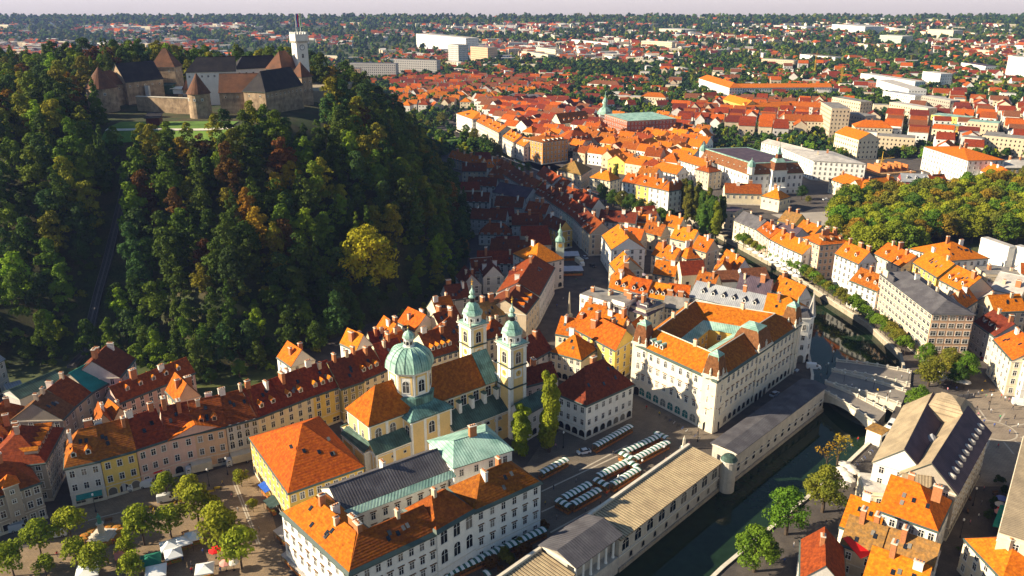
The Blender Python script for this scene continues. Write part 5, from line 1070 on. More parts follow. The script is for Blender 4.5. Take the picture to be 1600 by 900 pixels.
for a_, b_, h, d, rt, rh, w, rf, lb, rw, dm in [
  ((1271, 251), (1353, 256), 14, ('l', 1225, 232), 'hip', 2, 'white', 'pale', 'long white classical building with pale low roof right of the spired palace', 3, 0),
  ((1190, 222), (1262, 240), 13, 12, 'gable', 2, 'white', 'pale', 'long pale roofed white wing behind the spired palace', 3, 0),
  ((1296, 280), (1345, 297), 9, 13, 'hipL', 5, 'cream', 'bright', 'long cream convent with plain bright orange roof behind the golden park trees', 2, 0),
  ((1346, 297), (1405, 291), 9, 13, 'gable', 5, 'cream', 'bright', 'second part of the orange roofed convent bending behind the golden park trees', 2, 0),
  ((1409, 283), (1456, 285), 12, 12, 'gable', 4, 'darkred', 'metal', 'dark red house with grey metal roof at the back of the golden park', 3, 3),
  ((1457, 288), (1482, 287), 11, 12, 'gable', 5, 'cream', 'red', 'small cream house with dark red roof beside the dark red one', 2, 2),
  ((1513, 251), (1570, 250), 17, ('l', 1444, 229), 'hip', 4, 'white', 'bright', 'very long white five storey block with bright orange roof beyond the park', 4, 0),
  ((1521, 262), (1560, 277), 10, 14, 'hip', 5, 'white', 'bright', 'white house with bright orange hipped roof in front of the five storey block', 2, 0),
  ((1571, 262), (1625, 262), 12, 16, 'hip', 4, 'ochre', 'pale', 'pale yellow round-fronted hall at the right edge above the park', 2, 0),
  ((1015, 263), (1057, 273), 9, 12, 'hipL', 5, 'white', 'orange', 'long white house with plain orange roof in the middle of the riverside quarter', 2, 0),
  ((848, 223), (888, 218), 17, ('l', 817, 216), 'hip', 3.5, 'orangew', 'rust', 'large bright orange apartment house with pale roof dormers by the riverside square', 4, 5),
  ((713, 177), (738, 186), 15, 22, 'hip', 4, 'white', 'bright', 'tall white riverside school with bright orange roof beside the green bank', 3, 1),
  ((739, 187), (757, 196), 13, 14, 'gable', 5, 'ashw', 'orange', 'white riverside house with orange roof next to the tall school', 3, 2),
  ((757, 196), (779, 207), 13, 14, 'gable', 5, 'cream', 'orange', 'cream riverside house with small dormers, second from the tall school', 3, 3),
  ((785, 213), (802, 222), 13, 14, 'gable', 5, 'ashw', 'bright', 'white riverside house with a bright roof and row of dormers, third from the tall school', 3, 3),
  ((802, 222), (818, 229), 12, 13, 'gable', 5, 'ashw', 'orange', 'narrow white riverside house touching the big orange apartment house', 3, 0),
  ((876, 193), (922, 188), 11, 15, 'gable', 8, 'cream', 'rust', 'church-like long house with steep roof, five dormers and a white gable', 2, 5),
  ((888, 221), (925, 219), 12, 16, 'hip', 9, 'ashw', 'red', 'house with very large steep dark red hipped roof right of the orange apartment house', 2, 4),
  ((980, 190), (1057, 186), 19, ('l', 945, 179), 'flat', 1, 'brickw', 'copper', 'brick library block with flat green copper roof', 4, 0),
  ((908, 274), (925, 263), 11, ('l', 871, 265), 'hip', 6, 'beige', 'moss', 'massive beige theatre-like house with mossy brown hipped roof by the river', 2, 0),
  ((921, 277), (953, 283), 9, 12, 'hip', 5, 'cream', 'bright', 'cream riverside house with bright hipped roof and statue front above green trees', 2, 0),
  ((972, 284), (994, 288), 13, 12, 'gable', 5, 'white', 'orange', 'white riverside house, first in the row above the green trees', 3, 1),
  ((994, 288), (1014, 292), 13.5, 12, 'gable', 5, 'yellow', 'orange', 'vivid yellow riverside house with balconies above the green trees', 3, 1),
  ((1014, 292), (1033, 296), 13.5, 12, 'gable', 5, 'white', 'orange', 'white riverside house right of the vivid yellow one', 3, 1),
  ((1045, 299), (1073, 294), 14, ('l', 1034, 296), 'hip', 5, 'white', 'orange', 'white riverside corner house with hipped roof left of the poplars', 3, 0),
  ((1060, 250), (1100, 262), 12, 12, 'gable', 4, 'white', 'orange', 'white house with orange roof and skylights left of the spired palace', 3, 0),
  ((1108, 270), (1128, 267), 12, 14, 'hip', 4, 'beige', 'rust', 'beige corner house with rusty roof just left of the spired palace', 3, 0),
  ((1133, 302), (1190, 304), 7, 14, 'gable', 5, 'cream', 'rust', 'wide low rusty roofed pavilion right of the poplars', 1, 0),
  ((1190, 306), (1218, 312), 8, 12, 'hip', 5, 'cream', 'bright', 'orange roofed pavilion in front of the spired palace', 1, 0),
  ((1130, 330), (1148, 333), 10, 12, 'flat', 1, 'beige', 'violet', 'dark flat-roofed wing between the poplars and the quay houses', 2, 0),
  ((1205, 362), (1240, 372), 12, 12, 'gable', 4, 'ashw', 'violet', 'house with dark grey roof behind the quay houses', 3, 0),
  ((1215, 345), (1240, 352), 10, 12, 'gable', 5, 'yellow', 'moss', 'yellow gabled house with roof garden at the edge of the pale square', 2, 0),
  ((1240, 360), (1268, 370), 10, 12, 'gable', 5, 'beige', 'orange', 'orange roofed house at the corner of the pale square behind the quay', 2, 0)]:
    H('house', lb, 'house', a_, b_, h, d, rt, rh, w, rf, rw, None, None, chim=2 if rt != 'flat' else 0, ov=.35, dorm=dm, dw='white', band=False, gf='std' if rw > 1 else None, gh=3.4 if h > 10 else 3)
# small green-spired church beside the library
T = empty('spired_church', tuple(P(945, 190, 0)), 'small church with a green bulbous spire beside the brick library', 'church')
p = P(945, 178, 16) - T.location; p.z = 0; b = MB(); b.box(-5, -5, 0, 5, 5, 16, wallm('white')); b.build('tower', T, p)
b = MB(); b.lathe([(7.4, 16), (6.8, 18.5), (4.2, 21.5), (2.2, 22.6), (2.0, 27), (2.6, 27.4), (1.6, 30), (.5, 31.5), (.2, 37)], 8, cop); b.build('spire', T, p)
# bigger blocks farther out: roof edge front corners in photo pixels
BL = [
  ((1092, 122), (1140, 137), 17, 16, 'hip', 5, 'white', 'bright', 'long white barracks-like block with bright orange roof, left wing'), ((1141, 137), (1300, 136), 13, 14, 'gable', 4, 'white', 'bright', 'very long low block with bright orange roof running to the right'),
  ((1130, 155), (1165, 165), 13, 14, 'gable', 5, 'ochre', 'bright', 'yellow fronted block with orange roof below the long white barracks'), ((1165, 167), (1235, 166), 12, 13, 'gable', 4, 'ochre', 'orange', 'second yellow fronted block with orange roof'),
  ((1230, 165), (1290, 168), 12, 14, 'gable', 4, 'white', 'orange', 'white block with long orange roof left of the stepped concrete flats'), ((1226, 188), (1300, 190), 11, 15, 'gable', 5, 'cream', 'rust', 'cream block with two rows of dark dormers'),
  ((1305, 207), (1342, 218), 16, 18, 'gable', 5, 'cream', 'bright', 'cream block with ribbed orange roof and blank side wall'), ((1336, 198), (1395, 200), 14, 16, 'hip', 5, 'cream', 'bright', 'ornate cream block with red corner roofs'),
  ((1372, 213), (1430, 217), 11, 16, 'flat', 1, 'beige', 'gravel', 'plain beige flat-roofed block'), ((1283, 160), (1300, 170), 26, 16, 'flat', 1, 'beige', 'gravel', 'tall stepped concrete flats, front part'), ((1300, 152), (1345, 160), 22, 14, 'flat', 1, 'beige', 'gravel', 'stepped concrete flats, back part'),
  ((1318, 176), (1352, 182), 16, 14, 'flat', 1, 'stonew', 'gravel', 'lower stepped concrete flats'), ((1390, 160), (1450, 170), 16, 12, 'flat', 1, 'beige', 'pale', 'terraced concrete slab with many balconies'), ((1440, 150), (1485, 158), 18, 12, 'flat', 1, 'stonew', 'pale', 'higher terraced concrete slab behind'),
  ((1345, 115), (1430, 128), 14, 16, 'flat', 1, 'white', 'pale', 'long low white hospital block'), ((1370, 125), (1420, 140), 18, 20, 'flat', 1, 'white', 'pale', 'white hospital wing with band windows'), ((1380, 143), (1430, 150), 14, 16, 'flat', 1, 'white', 'metal', 'white annex in front of the hospital'),
  ((1442, 112), (1470, 116), 20, 18, 'flat', 1, 'white', 'pale', 'cubic white gallery-like block'), ((1576, 88), (1612, 92), 34, 24, 'flat', 1, 'white', 'pale', 'tall white tower block at the right edge'), ((1502, 98), (1540, 104), 13, 20, 'flat', 1, 'white', 'violet', 'white block with dark solar panels on its roof'),
  ((1455, 180), (1512, 186), 14, 18, 'flat', 1, 'yellow', 'copper', 'yellow block with green flat roof'), ((1475, 198), (1508, 198), 12, 14, 'flat', 1, 'yellow', 'copper', 'small yellow block with green roof in front'), ((1512, 190), (1560, 194), 16, 16, 'flat', 1, 'beige', 'copper', 'beige block with greenish roof edge'),
  ((1535, 212), (1620, 220), 14, 18, 'flat', 1, 'beige', 'gravel', 'wide beige flat-roofed block near the right edge'), ((1200, 132), (1302, 140), 9, 14, 'flat', 1, 'concrete', 'slate', 'dark glazed flat-roofed building in front of the long orange roof'), ((1333, 128), (1370, 130), 12, 14, 'flat', 1, 'brickw', 'gravel', 'red brick box with dark windows'),
  ((650, 53), (728, 60), 30, 30, 'flat', 1, 'white', 'pale', 'long white slab of flats in front of the far woods'), ((700, 70), (716, 71), 34, 24, 'flat', 1, 'ashw', 'gravel', 'pale tower of flats, left of a pair'), ((735, 73), (762, 75), 26, 24, 'flat', 1, 'peach', 'gravel', 'pinkish block of flats beside the pale tower'),
  ((497, 108), (562, 108), 22, 14, 'flat', 1, 'peach', 'slate', 'long dark-fronted slab of flats behind the castle, left part'), ((545, 99), (618, 100), 24, 14, 'flat', 1, 'concrete', 'slate', 'long dark-fronted slab of flats behind the castle, middle part'), ((615, 93), (682, 95), 24, 14, 'flat', 1, 'concrete', 'slate', 'long dark-fronted slab of flats behind the castle, right part'),
  ((815, 80), (856, 86), 14, 16, 'flat', 1, 'cream', 'gravel', 'cream four storey slab, upper left of the avenue'), ((838, 74), (868, 78), 16, 16, 'flat', 1, 'cream', 'gravel', 'second cream slab behind the first'), ((893, 62), (950, 68), 12, 14, 'flat', 1, 'white', 'pale', 'group of small white blocks in the middle distance'),
  ((1002, 64), (1050, 66), 16, 18, 'flat', 1, 'cream', 'pale', 'pale cream slab right of the white blocks'), ((1030, 45), (1065, 47), 14, 60, 'flat', 1, 'cream', 'pale', 'wide cream housing estate far off'), ((1190, 92), (1240, 95), 14, 18, 'flat', 1, 'beige', 'gravel', 'brown beige slab above the orange roofed barracks'),
  ((1300, 38), (1352, 42), 22, 60, 'flat', 1, 'white', 'pale', 'large white factory hall far off'), ((1210, 40), (1260, 42), 12, 50, 'flat', 1, 'white', 'metal', 'low white warehouse far off, left of the factory hall'), ((1375, 55), (1410, 57), 18, 40, 'flat', 1, 'palegreen', 'pale', 'pale green hall far off'),
  ((1450, 46), (1490, 48), 22, 40, 'flat', 1, 'cream', 'pale', 'cream slab far off at the right'), ((1340, 28), (1400, 30), 14, 80, 'flat', 1, 'white', 'metal', 'white warehouse nearest to the fog'), ((1250, 85), (1305, 90), 10, 22, 'flat', 1, 'white', 'gravel', 'low pale school building near the yellow crane'),
  ((760, 155), (790, 153), 9, 16, 'flat', 1, 'ashw', 'slate', 'low grey-roofed hall left of the long slate roof'), ((786, 152), (848, 155), 9, 18, 'hip', 4, 'cream', 'slate', 'long cream building with hipped slate roof behind the riverside quarter'), ((918, 130), (968, 133), 11, 14, 'hip', 4, 'white', 'brown', 'white school with brown roof beyond the avenue'),
  ((1002, 150), (1040, 152), 12, 14, 'hip', 4, 'cream', 'orange', 'cream house with orange hipped roof behind the library trees'), ((1440, 30), (1480, 31), 12, 60, 'flat', 1, 'cream', 'pale', 'pale hall at the far right near the fog'), ((1180, 250), (1186, 250), 10, 10, 'flat', 1, 'white', 'pale', '')]
for a_, b_, h, d, rt, rh, w, rf, lb in BL:
    if not lb: continue
    H('apartment_block' if rt == 'flat' else 'town_block', lb, 'building', a_, b_, h, d, rt, rh, w, rf, low=True, chim=0 if rt == 'flat' else 2, ov=.3)
# ------------------------------------------------------------------ castle
T = empty('castle', (-158, 420, 66), 'hilltop castle of rough stone walls with dark shingled roofs and a white clock tower', 'castle'); CZ = 66
rub = mat('castle rubble', (.38, .275, .18), .95, .3, .5, .5, col2=(.27, .19, .125), streak=.6); WALLC['rubble'] = (.28, .23, .18); MATS['plaster rubble'] = rub; WN['rubble'] = 'rubble'
def C(a, b, h, d, rt, rh, w='rubble', rf='bark', rows=1, cf=4, cs=2, **k):
    k.setdefault('win', 'slit'); k.setdefault('gf', None); k.setdefault('band', False); k.setdefault('cornice', False); k.setdefault('base', 12); k.setdefault('ov', .5)
    return H('', '', '', a, b, h, d, rt, rh, w, rf, rows, cf, cs, thing=T, z0=CZ, chim=k.pop('chim', 0), gh=k.pop('gh', h - 4), **k)[1]
def at(x, y, z): p = P(x, y, z); p.z = 0; return p - Vector((T.location.x, T.location.y, 0))
# round tower at the left corner and its wing
def drum(px, py, z, r, ch, label=None, base=12, n=20):
    p = at(px, py, z); h = z - CZ; b = MB(); b.lathe([(r * 1.08, -base), (r, 2), (r, h)], n, rub); o = b.build('round_tower', T, (p.x, p.y, 0)); foot([(p.x - r - 158, p.y - r + 420), (p.x + r - 158, p.y - r + 420), (p.x + r - 158, p.y + r + 420), (p.x - r - 158, p.y + r + 420)])
    b = MB(); b.lathe([(r + .6, h - .2), (r * .55, h + ch * .5), (.1, h + ch)], n, roofm('bark')); b.build('cone_roof', o); 
    for k in range(3): a = -PI * .75 + k * .7; put('window', WIN['small'], o, ((r + .02) * math.cos(a), (r + .02) * math.sin(a), h - 3.4), a + PI / 2)
    return o
drum(158, 136, 81, 7.4, 10); drum(310, 145, 80, 5.3, 9.5, base=14); drum(292, 139, 76, 2.2, 5)
C((165, 134), (204, 128), 15.2, 12, 'hipR', 6.5, cf=3)
C((196, 128), (254, 122), 16, 13, 'gable', 9, cf=5, rf='dark')
C((236, 104), (272, 104), 21.5, 11, 'hip', 9.5, cf=2, hk=1.0)
C((290, 112), (368, 110), 20.4, 12, 'hipL', 7, w='white', rf='dark', rows=1, cf=8, win='small', gh=16)
C((368, 107), (432, 104), 20.3, 11, 'hipL', 6, w='white', rf='dark', cf=6, gh=16)
C((342, 144), (418, 143), 13, 13, 'gable', 8.5, rf='bark', cf=4)
C((414, 143), (472, 132), 14, 13, 'hipL', 9, rf='dark', cf=9)  # darker than its brown neighbour, its shade put into the roof colour
C((471, 120), (487, 118), 17, 8, 'hip', 7.5, cf=2, rows=2, gh=8, hk=1.0)
C((440, 108), (470, 104), 20.2, 11, 'hip', 9, cf=2)
# curtain wall between the round towers
b = MB(); p = at(212, 151, 76); q = at(294, 154, 76); d = (q - p).normalized(); n = Vector((-d.y, d.x, 0)) * 1.4
b.prism([tuple(p)[:2], tuple(q)[:2], tuple(q + n)[:2], tuple(p + n)[:2]], -14, 10, rub); b.prism([tuple(p - n * .15)[:2], tuple(q - n * .15)[:2], tuple(q + n * 1.15)[:2], tuple(p + n * 1.15)[:2]], 10, 10.3, M_STONE); b.build('curtain_wall', T)
b = MB(); p = at(200, 140, 74); b.box(p.x, p.y, -8, p.x + 120, p.y + 48, 7.2, mat('courtyard gravel', (.34, .28, .2), .95)); b.build('courtyard', T)
for k in range(2):
    b = MB(); p = at(219 + 12 * k, 143, 76); b.box(p.x - 1, p.y - 1, 6, p.x + 1, p.y + 1, 13, wallm('ashw')); b.build('gate_pillar', T)
b = MB(); p = at(240, 127, 80); b.box(p.x - 9, p.y, 7, p.x + 10, p.y + 4, 11.6, mat('cafe glazing', (.04, .10, .07), .2)); b.slab([(p.x - 10, p.y - 3, 12.2), (p.x + 11, p.y - 3, 12.2), (p.x + 11, p.y + 5, 12.8), (p.x - 10, p.y + 5, 12.8)], .2, roofm('darkcopper')); b.build('cafe', T)
b = MB(); p = at(279, 138, 76); b.box(p.x - 2.6, p.y - 2, 7.2, p.x + 2.6, p.y + 2, 9.4, M_WHITE); b.slab([(p.x - 4, p.y - 3, 10), (p.x + 4, p.y - 3, 10), (p.x + 3, p.y + 3, 10.8), (p.x - 3, p.y + 3, 10.8)], .15, M_WHITE); b.build('kiosk', T)
# clock tower with crown and flags
A = P(448, 58, 102.2); B_ = P(462, 59.5, 102.2); C_ = P(475, 58.5, 102.2); A.z = B_.z = C_.z = 0; e1 = B_ - A; e2 = C_ - B_; w = 6.7
ta = math.atan2((C_ - B_).y, (C_ - B_).x); o_ = B_ - Vector((T.location.x, T.location.y, 0))
b = MB(); b.box(0, 0, -8, w, w, 37, wallm('white')); 
b.box(-.5, -.5, 34.6, w + .5, w + .5, 38.2, wallm('white'))
for k in range(5):
    for (x, y) in ((k * 1.55 - .4, -.5), (k * 1.55 - .4, w), (-.5, k * 1.55 - .4), (w, k * 1.55 - .4)): b.box(x, y, 38.2, x + .75, y + .5, 39.2, wallm('white'))
for k in range(10): b.box(-.4 + k * .78, -.75, 33.6, -.1 + k * .78, -.3, 34.6, M_STONE); b.box(-.75, -.4 + k * .78, 33.6, -.3, -.1 + k * .78, 34.6, M_STONE)
ct = b.build('clock_tower', T, o_, R(38))
for (x, y, a) in ((w / 2, -.012, 0), (-.012, w / 2, -PI / 2)):
    f = MB(); f.tube((0, -.1, 31), (0, 0, 31), 1.5, 1.5, 18, mat('dark clock face', (.05, .05, .06), .5)); f.tube((0, -.15, 31), (0, -.1, 31), 1.25, 1.25, 18, M_WHITE); f.box(-.07, -.22, 30.9, .07, -.15, 32, M_IRON); f.build('clock', ct, (x, y, 0), a); put('window', WIN['arch'], ct, (x, y, 25.4), a)
for k, (x, y, cols) in enumerate(((1.6, 2, ((.75, .75, .75), (.02, .06, .5), (.75, .01, .02))), (4.6, 3, ((.02, .35, .08), (.75, .75, .72))))):
    b = MB(); b.tube((x, y, 38), (x, y, 49.5), .1, .06, 6, M_WHITE); fl = b.build('flagpole', ct)
    b = MB(); n = len(cols)
    for j, c in enumerate(cols):
        m = mat('flag %d %d' % (k, j), c, .8, .05)
        x0 = x + .1; 
        for s in range(6):
            z1 = 49.2 - s * 1.2; z0 = z1 - 1.2; f = lambda zz: .35 * math.sin(zz * 1.1); w0 = j * .55; w1 = w0 + .55
            b.poly([(x0 + w0, y + f(z1 + w0), z1), (x0 + w1, y + f(z1 + w1), z1 - .2), (x0 + w1, y + f(z0 + w1), z0 - .2), (x0 + w0, y + f(z0 + w0), z0)], m)
    b.build('flag', fl)
foot([(-212, 398), (-96, 392), (-96, 505), (-222, 500)])
# lawn and path below the curtain wall
p0, p1, p2, p3 = P(206, 196, 60), P(272, 190, 62), P(276, 182, 64), P(208, 186, 64)
def drape(name, pts, n, m, dz, kind='structure'):
    """sheet laid over the hill: quad corners in plan"""
    b = MB(); g = [[None] * (n + 1) for _ in range(n + 1)]
    for i in range(n + 1):
        for j in range(n + 1):
            u, v = i / n, j / n; p = (pts[0].lerp(pts[1], u)).lerp(pts[3].lerp(pts[2], u), v); g[i][j] = (p.x, p.y, hz1(p.x, p.y) + dz)
    for i in range(n):
        for j in range(n): b.poly([g[i][j], g[i + 1][j], g[i + 1][j + 1], g[i][j + 1]], m)
    o = b.build(name); o['kind'] = kind; return o
LAWN = [(-185, 366), (-130, 368), (-132, 399), (-188, 397)]
drape('castle_lawn', [Vector((*p, 0)) for p in LAWN], 10, MATS['bright lawn'], .35); drape('castle_path', [Vector((-186, 376, 0)), Vector((-112, 378, 0)), Vector((-112, 380.5, 0)), Vector((-186, 378.5, 0))], 14, M_STONE, .55)
# funicular track up the front slope
F0 = P(112, 575, 0); F1 = Vector((-168, 384, 0)); b = MB(); n = 40; d = (F1 - F0).normalized(); nn = Vector((-d.y, d.x, 0)); zz = lambda t: 2 + (62 - 2) * t
zs = []
for k in range(n + 1): p = F0.lerp(F1, k / n); zs.append(max(hz1(p.x, p.y), 0) + 1.0)
for k in range(n):
    p = F0.lerp(F1, k / n); q = F0.lerp(F1, (k + 1) / n); p.z = zs[k]; q.z = zs[k + 1]
    b.slab([tuple(p - nn * 1.7), tuple(p + nn * 1.7), tuple(q + nn * 1.7), tuple(q - nn * 1.7)], 1.4, mat('funicular concrete', (.10, .09, .09), .9))
    for s in (-1.1, -.6, .6, 1.1): b.tube(tuple(p + nn * s + Vector((0, 0, .15))), tuple(q + nn * s + Vector((0, 0, .15))), .1, .1, 4, M_IRON)
tag(b.build('funicular_track'), 'dark narrow funicular track climbing the wooded slope to the castle', 'track')
b = MB(); b.box(-3, -3, -3, 3, 4, 4, mat('dark red station paint', (.12, .02, .02), .6)); b.slab([(-3.6, -4, 4), (3.6, -4, 4), (3.6, 5, 5.4), (-3.6, 5, 5.4)], .2, roofm('dark')); o = b.build('funicular_station', None, (-168, 388, hz1(-168, 388)), .2); tag(o, 'small dark red upper station at the top of the funicular track', 'station')
FUN = (F0, F1)
# ------------------------------------------------------------------ trees
def near_fun(x, y, w):
    p = Vector((x, y, 0)); d = F1 - F0; t = max(0, min(1, (p - F0).dot(d) / d.dot(d))); return (p - F0.lerp(F1, t)).length < w
hill = []
y = 262.0
g = np.random.default_rng(5)
cand = []
for yy in np.arange(255, 640, 8.4):
    for xx in np.arange(-420, -18, 8.4): cand.append((xx + g.uniform(-3, 3), yy + g.uniform(-3, 3)))
cand = np.array(cand); dd = hill_d(cand[:, 0], cand[:, 1]); zz_ = hill_z(cand[:, 0], cand[:, 1])
def proj(x, y, z):
    d = y * _c + (CAMH - z) * _s; v = (CAMH - z) * _c - y * _s
    return 800 + FOC * x / d, 450 + FOC * v / d, d
for (x, y), d, z in zip(cand, dd, zz_):
    if d < (-11 if (y < 300 and -205 < x < -60) else 1.0): continue
    z = max(float(z), 0)
    if -190 < x < -126 and 362 < y < 400: continue
    if near_fun(x, y, 5.2): continue
    if not clear_of(x, y, 4.0): continue
    px, py, dist = proj(x, y, z + 8)
    if px < -60 or px > 1660: continue
    hill.append([dist, x, y, float(z), px, py, d])
hill.sort()
print('hill trees', len(hill))
def autumn_and_shade(px, py, x):
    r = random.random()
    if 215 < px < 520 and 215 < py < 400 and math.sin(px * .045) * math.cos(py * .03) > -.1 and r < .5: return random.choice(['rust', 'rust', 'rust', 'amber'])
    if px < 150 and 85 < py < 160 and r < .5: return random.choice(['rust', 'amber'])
    if px > 540: return random.choice(['dark', 'bluish', 'bluish', 'mid'])  # right flank lies in shade; dark, bluish leaves put that shade into the colour
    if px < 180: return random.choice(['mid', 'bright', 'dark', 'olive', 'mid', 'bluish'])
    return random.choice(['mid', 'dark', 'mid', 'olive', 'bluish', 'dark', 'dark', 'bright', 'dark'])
LN = dict(lime='lime green', dark='dark green', mid='green', bluish='blue green', bright='fresh green', yellow='yellow', olive='olive green', rust='rust brown', amber='amber')
zone = lambda px, py: ('left of the funicular track' if px < 150 and py > 150 else 'around the castle walls' if py < 215 and px < 520 else 'on the shaded right flank' if px > 560 else 'on the upper front slope' if py < 330 else 'on the lower front slope')
shown = 0; rest = []; HL = []
for i, (dist, x, y, z, px, py, d) in enumerate(hill):
    lf = autumn_and_shade(px, py, x); s = random.uniform(.8, 1.4) * (.8 if d < 8 else 1)
    if 170 < px < 520 and 365 < y < 400: s *= .5           # the trees under the walls stay low
    big = shown < 150 and py < 620
    if big:
        shown += 1; con = random.random() < .07; lf = 'dark' if con else lf
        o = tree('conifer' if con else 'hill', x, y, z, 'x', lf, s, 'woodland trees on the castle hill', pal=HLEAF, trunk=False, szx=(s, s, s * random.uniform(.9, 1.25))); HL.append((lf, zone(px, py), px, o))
    else: rest.append((x, y, z, s, lf))
# the big yellow tree on the slope
p = P(574, 464, 8); tree('big', p.x, p.y, hz1(p.x, p.y) - 1, 'large bright yellow tree standing out on the dark lower slope', 'yellow', 1.75, None)
# everything that cannot be counted goes in as instanced points
def inst_group(name, protos, pts, leafs, kind='stuff', pal=None):
    """pts: (x, y, z, s) per leaf colour; one object whose points carry tree meshes"""
    me = bpy.data.meshes.new(name); me.from_pydata([(p[0], p[1], p[2]) for p in pts], [], [])
    a = me.attributes.new('sc', 'FLOAT', 'POINT'); a.data.foreach_set('value', [p[3] for p in pts])
    r = me.attributes.new('rz', 'FLOAT', 'POINT'); r.data.foreach_set('value', [random.uniform(0, 6.28) for p in pts])
    k = me.attributes.new('ix', 'INT', 'POINT'); k.data.foreach_set('value', [random.randrange(len(protos)) for p in pts])
    o = bpy.data.objects.new(name, me); COL.objects.link(o); o['kind'] = kind
    cl = bpy.data.collections.new(name + '_models')
    for i, m in enumerate(protos):
        q = bpy.data.objects.new('model_%02d' % i, m); cl.objects.link(q); q.material_slots[0].link = 'OBJECT'; q.material_slots[0].material = (pal or LEAF)[leafs[i % len(leafs)]]
    ng = bpy.data.node_groups.new(name, 'GeometryNodeTree'); ng.interface.new_socket('Geometry', in_out='INPUT', socket_type='NodeSocketGeometry'); ng.interface.new_socket('Geometry', in_out='OUTPUT', socket_type='NodeSocketGeometry')
    N = ng.nodes; L = ng.links; gi = N.new('NodeGroupInput'); go = N.new('NodeGroupOutput'); mp = N.new('GeometryNodeMeshToPoints'); ip = N.new('GeometryNodeInstanceOnPoints'); ci = N.new('GeometryNodeCollectionInfo')
    ci.inputs['Collection'].default_value = cl; ci.inputs['Separate Children'].default_value = True; ci.inputs['Reset Children'].default_value = True
    def att(nm, ty): n = N.new('GeometryNodeInputNamedAttribute'); n.data_type = ty; n.inputs['Name'].default_value = nm; return n
    A1 = att('sc', 'FLOAT'); A2 = att('rz', 'FLOAT'); A3 = att('ix', 'INT'); cx_ = N.new('ShaderNodeCombineXYZ'); L.new(A2.outputs[0], cx_.inputs[2])
    L.new(gi.outputs[0], mp.inputs[0]); L.new(mp.outputs[0], ip.inputs['Points']); L.new(ci.outputs[0], ip.inputs['Instance']); ip.inputs['Pick Instance'].default_value = True
    L.new(A3.outputs[0], ip.inputs['Instance Index']); L.new(cx_.outputs[0], ip.inputs['Rotation']); L.new(A1.outputs[0], ip.inputs['Scale']); L.new(ip.outputs[0], go.inputs[0])
    md = o.modifiers.new('nodes', 'NODES'); md.node_group = ng; return o
lv = ['mid', 'dark', 'olive', 'bluish', 'bright', 'dark', 'mid', 'rust', 'olive', 'bluish', 'amber', 'dark']
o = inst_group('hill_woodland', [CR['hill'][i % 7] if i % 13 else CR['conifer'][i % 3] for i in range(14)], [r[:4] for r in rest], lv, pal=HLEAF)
# understorey on the slope
us = []
for i in range(2200):
    x = random.uniform(-330, -22); y_ = random.uniform(258, 560); us.append((x, y_))
ua_ = np.array(us); dz = hill_d(ua_[:, 0], ua_[:, 1]); hzv = hill_z(ua_[:, 0], ua_[:, 1])
us = [(x, y_, max(float(z), 0), random.uniform(.6, 1.5)) for (x, y_), d, z in zip(us, dz, hzv) if d > -9 and not near_fun(x, y_, 3.5) and not (-190 < x < -126 and 364 < y_ < 400) and clear_of(x, y_, 2)]
inst_group('hill_undergrowth', [CR['bush'][i % 3] for i in range(6)], us, ['dark', 'mid', 'olive', 'dark', 'bright', 'mid'], pal=HLEAF)
# ------------------------------------------------------------------ filling the quarters: single houses placed street by street
RF = ['orange', 'bright', 'orange', 'red', 'rust', 'orange', 'bright']; WF = ['white', 'white', 'cream', 'beige', 'ashw', 'yellow', 'pink', 'cream']
rv = [(x, y) for x, y in RIVER]
def in_river(x, y, m=6):
    if inpoly(x, y, rv): return True
    for pts in (LB, RB):
        for k in range(len(pts) - 1):
            ax, ay = pts[k]; bx, by = pts[k + 1]; dx, dy = bx - ax, by - ay; t = max(0, min(1, ((x - ax) * dx + (y - ay) * dy) / (dx * dx + dy * dy)))
            if math.hypot(x - ax - t * dx, y - ay - t * dy) < m: return True
    return False
NH = [0]; CNT = {}
far_b = MB(); fm_w = [wallm('white'), wallm('cream'), wallm('beige'), wallm('ashw')]; fm_r = [roofm('red'), roofm('orange'), roofm('rust'), roofm('maroon'), roofm('brown')]
def far_house(x, y, L, D, h, rh, a, w, r, flat=False):
    c, s = math.cos(a), math.sin(a); q = lambda u, v, z: (x + c * u - s * v, y + s * u + c * v, z)
    i = len(far_b.v); far_b.v += [q(0, 0, 0), q(L, 0, 0), q(L, D, 0), q(0, D, 0), q(0, 0, h), q(L, 0, h), q(L, D, h), q(0, D, h)]
    kw_ = far_b.mi(w); kr = far_b.mi(r)
    for f in ((0, 1, 5, 4), (1, 2, 6, 5), (2, 3, 7, 6), (3, 0, 4, 7)): far_b.f.append(tuple(i + k for k in f)); far_b.m.append(kw_)
    if flat: far_b.f.append((i + 4, i + 5, i + 6, i + 7)); far_b.m.append(kr)
    else:
        far_b.v += [q(0, D / 2, h + rh), q(L, D / 2, h + rh), q(-.4, -.5, h - .3), q(L + .4, -.5, h - .3), q(L + .4, D + .5, h - .3), q(-.4, D + .5, h - .3)]
        far_b.f += [(i + 10, i + 11, i + 9, i + 8), (i + 12, i + 13, i + 8, i + 9)]; far_b.m += [kr, kr]
        far_b.f += [(i + 5, i + 6, i + 9), (i + 7, i + 4, i + 8)]; far_b.m += [kw_, kw_]
    n = max(1, int(L / 4)); kg = far_b.mi(M_GLASS)
    for r_ in range(max(1, int(h / 3.3))):
        for k in range(n):
            u = (k + .5) / n * L; z = 1 + r_ * 3.2; j = len(far_b.v); far_b.v += [q(u - .7, -.05, z), q(u + .7, -.05, z), q(u + .7, -.05, z + 1.5), q(u - .7, -.05, z + 1.5)]; far_b.f.append((j, j + 1, j + 2, j + 3)); far_b.m.append(kg)
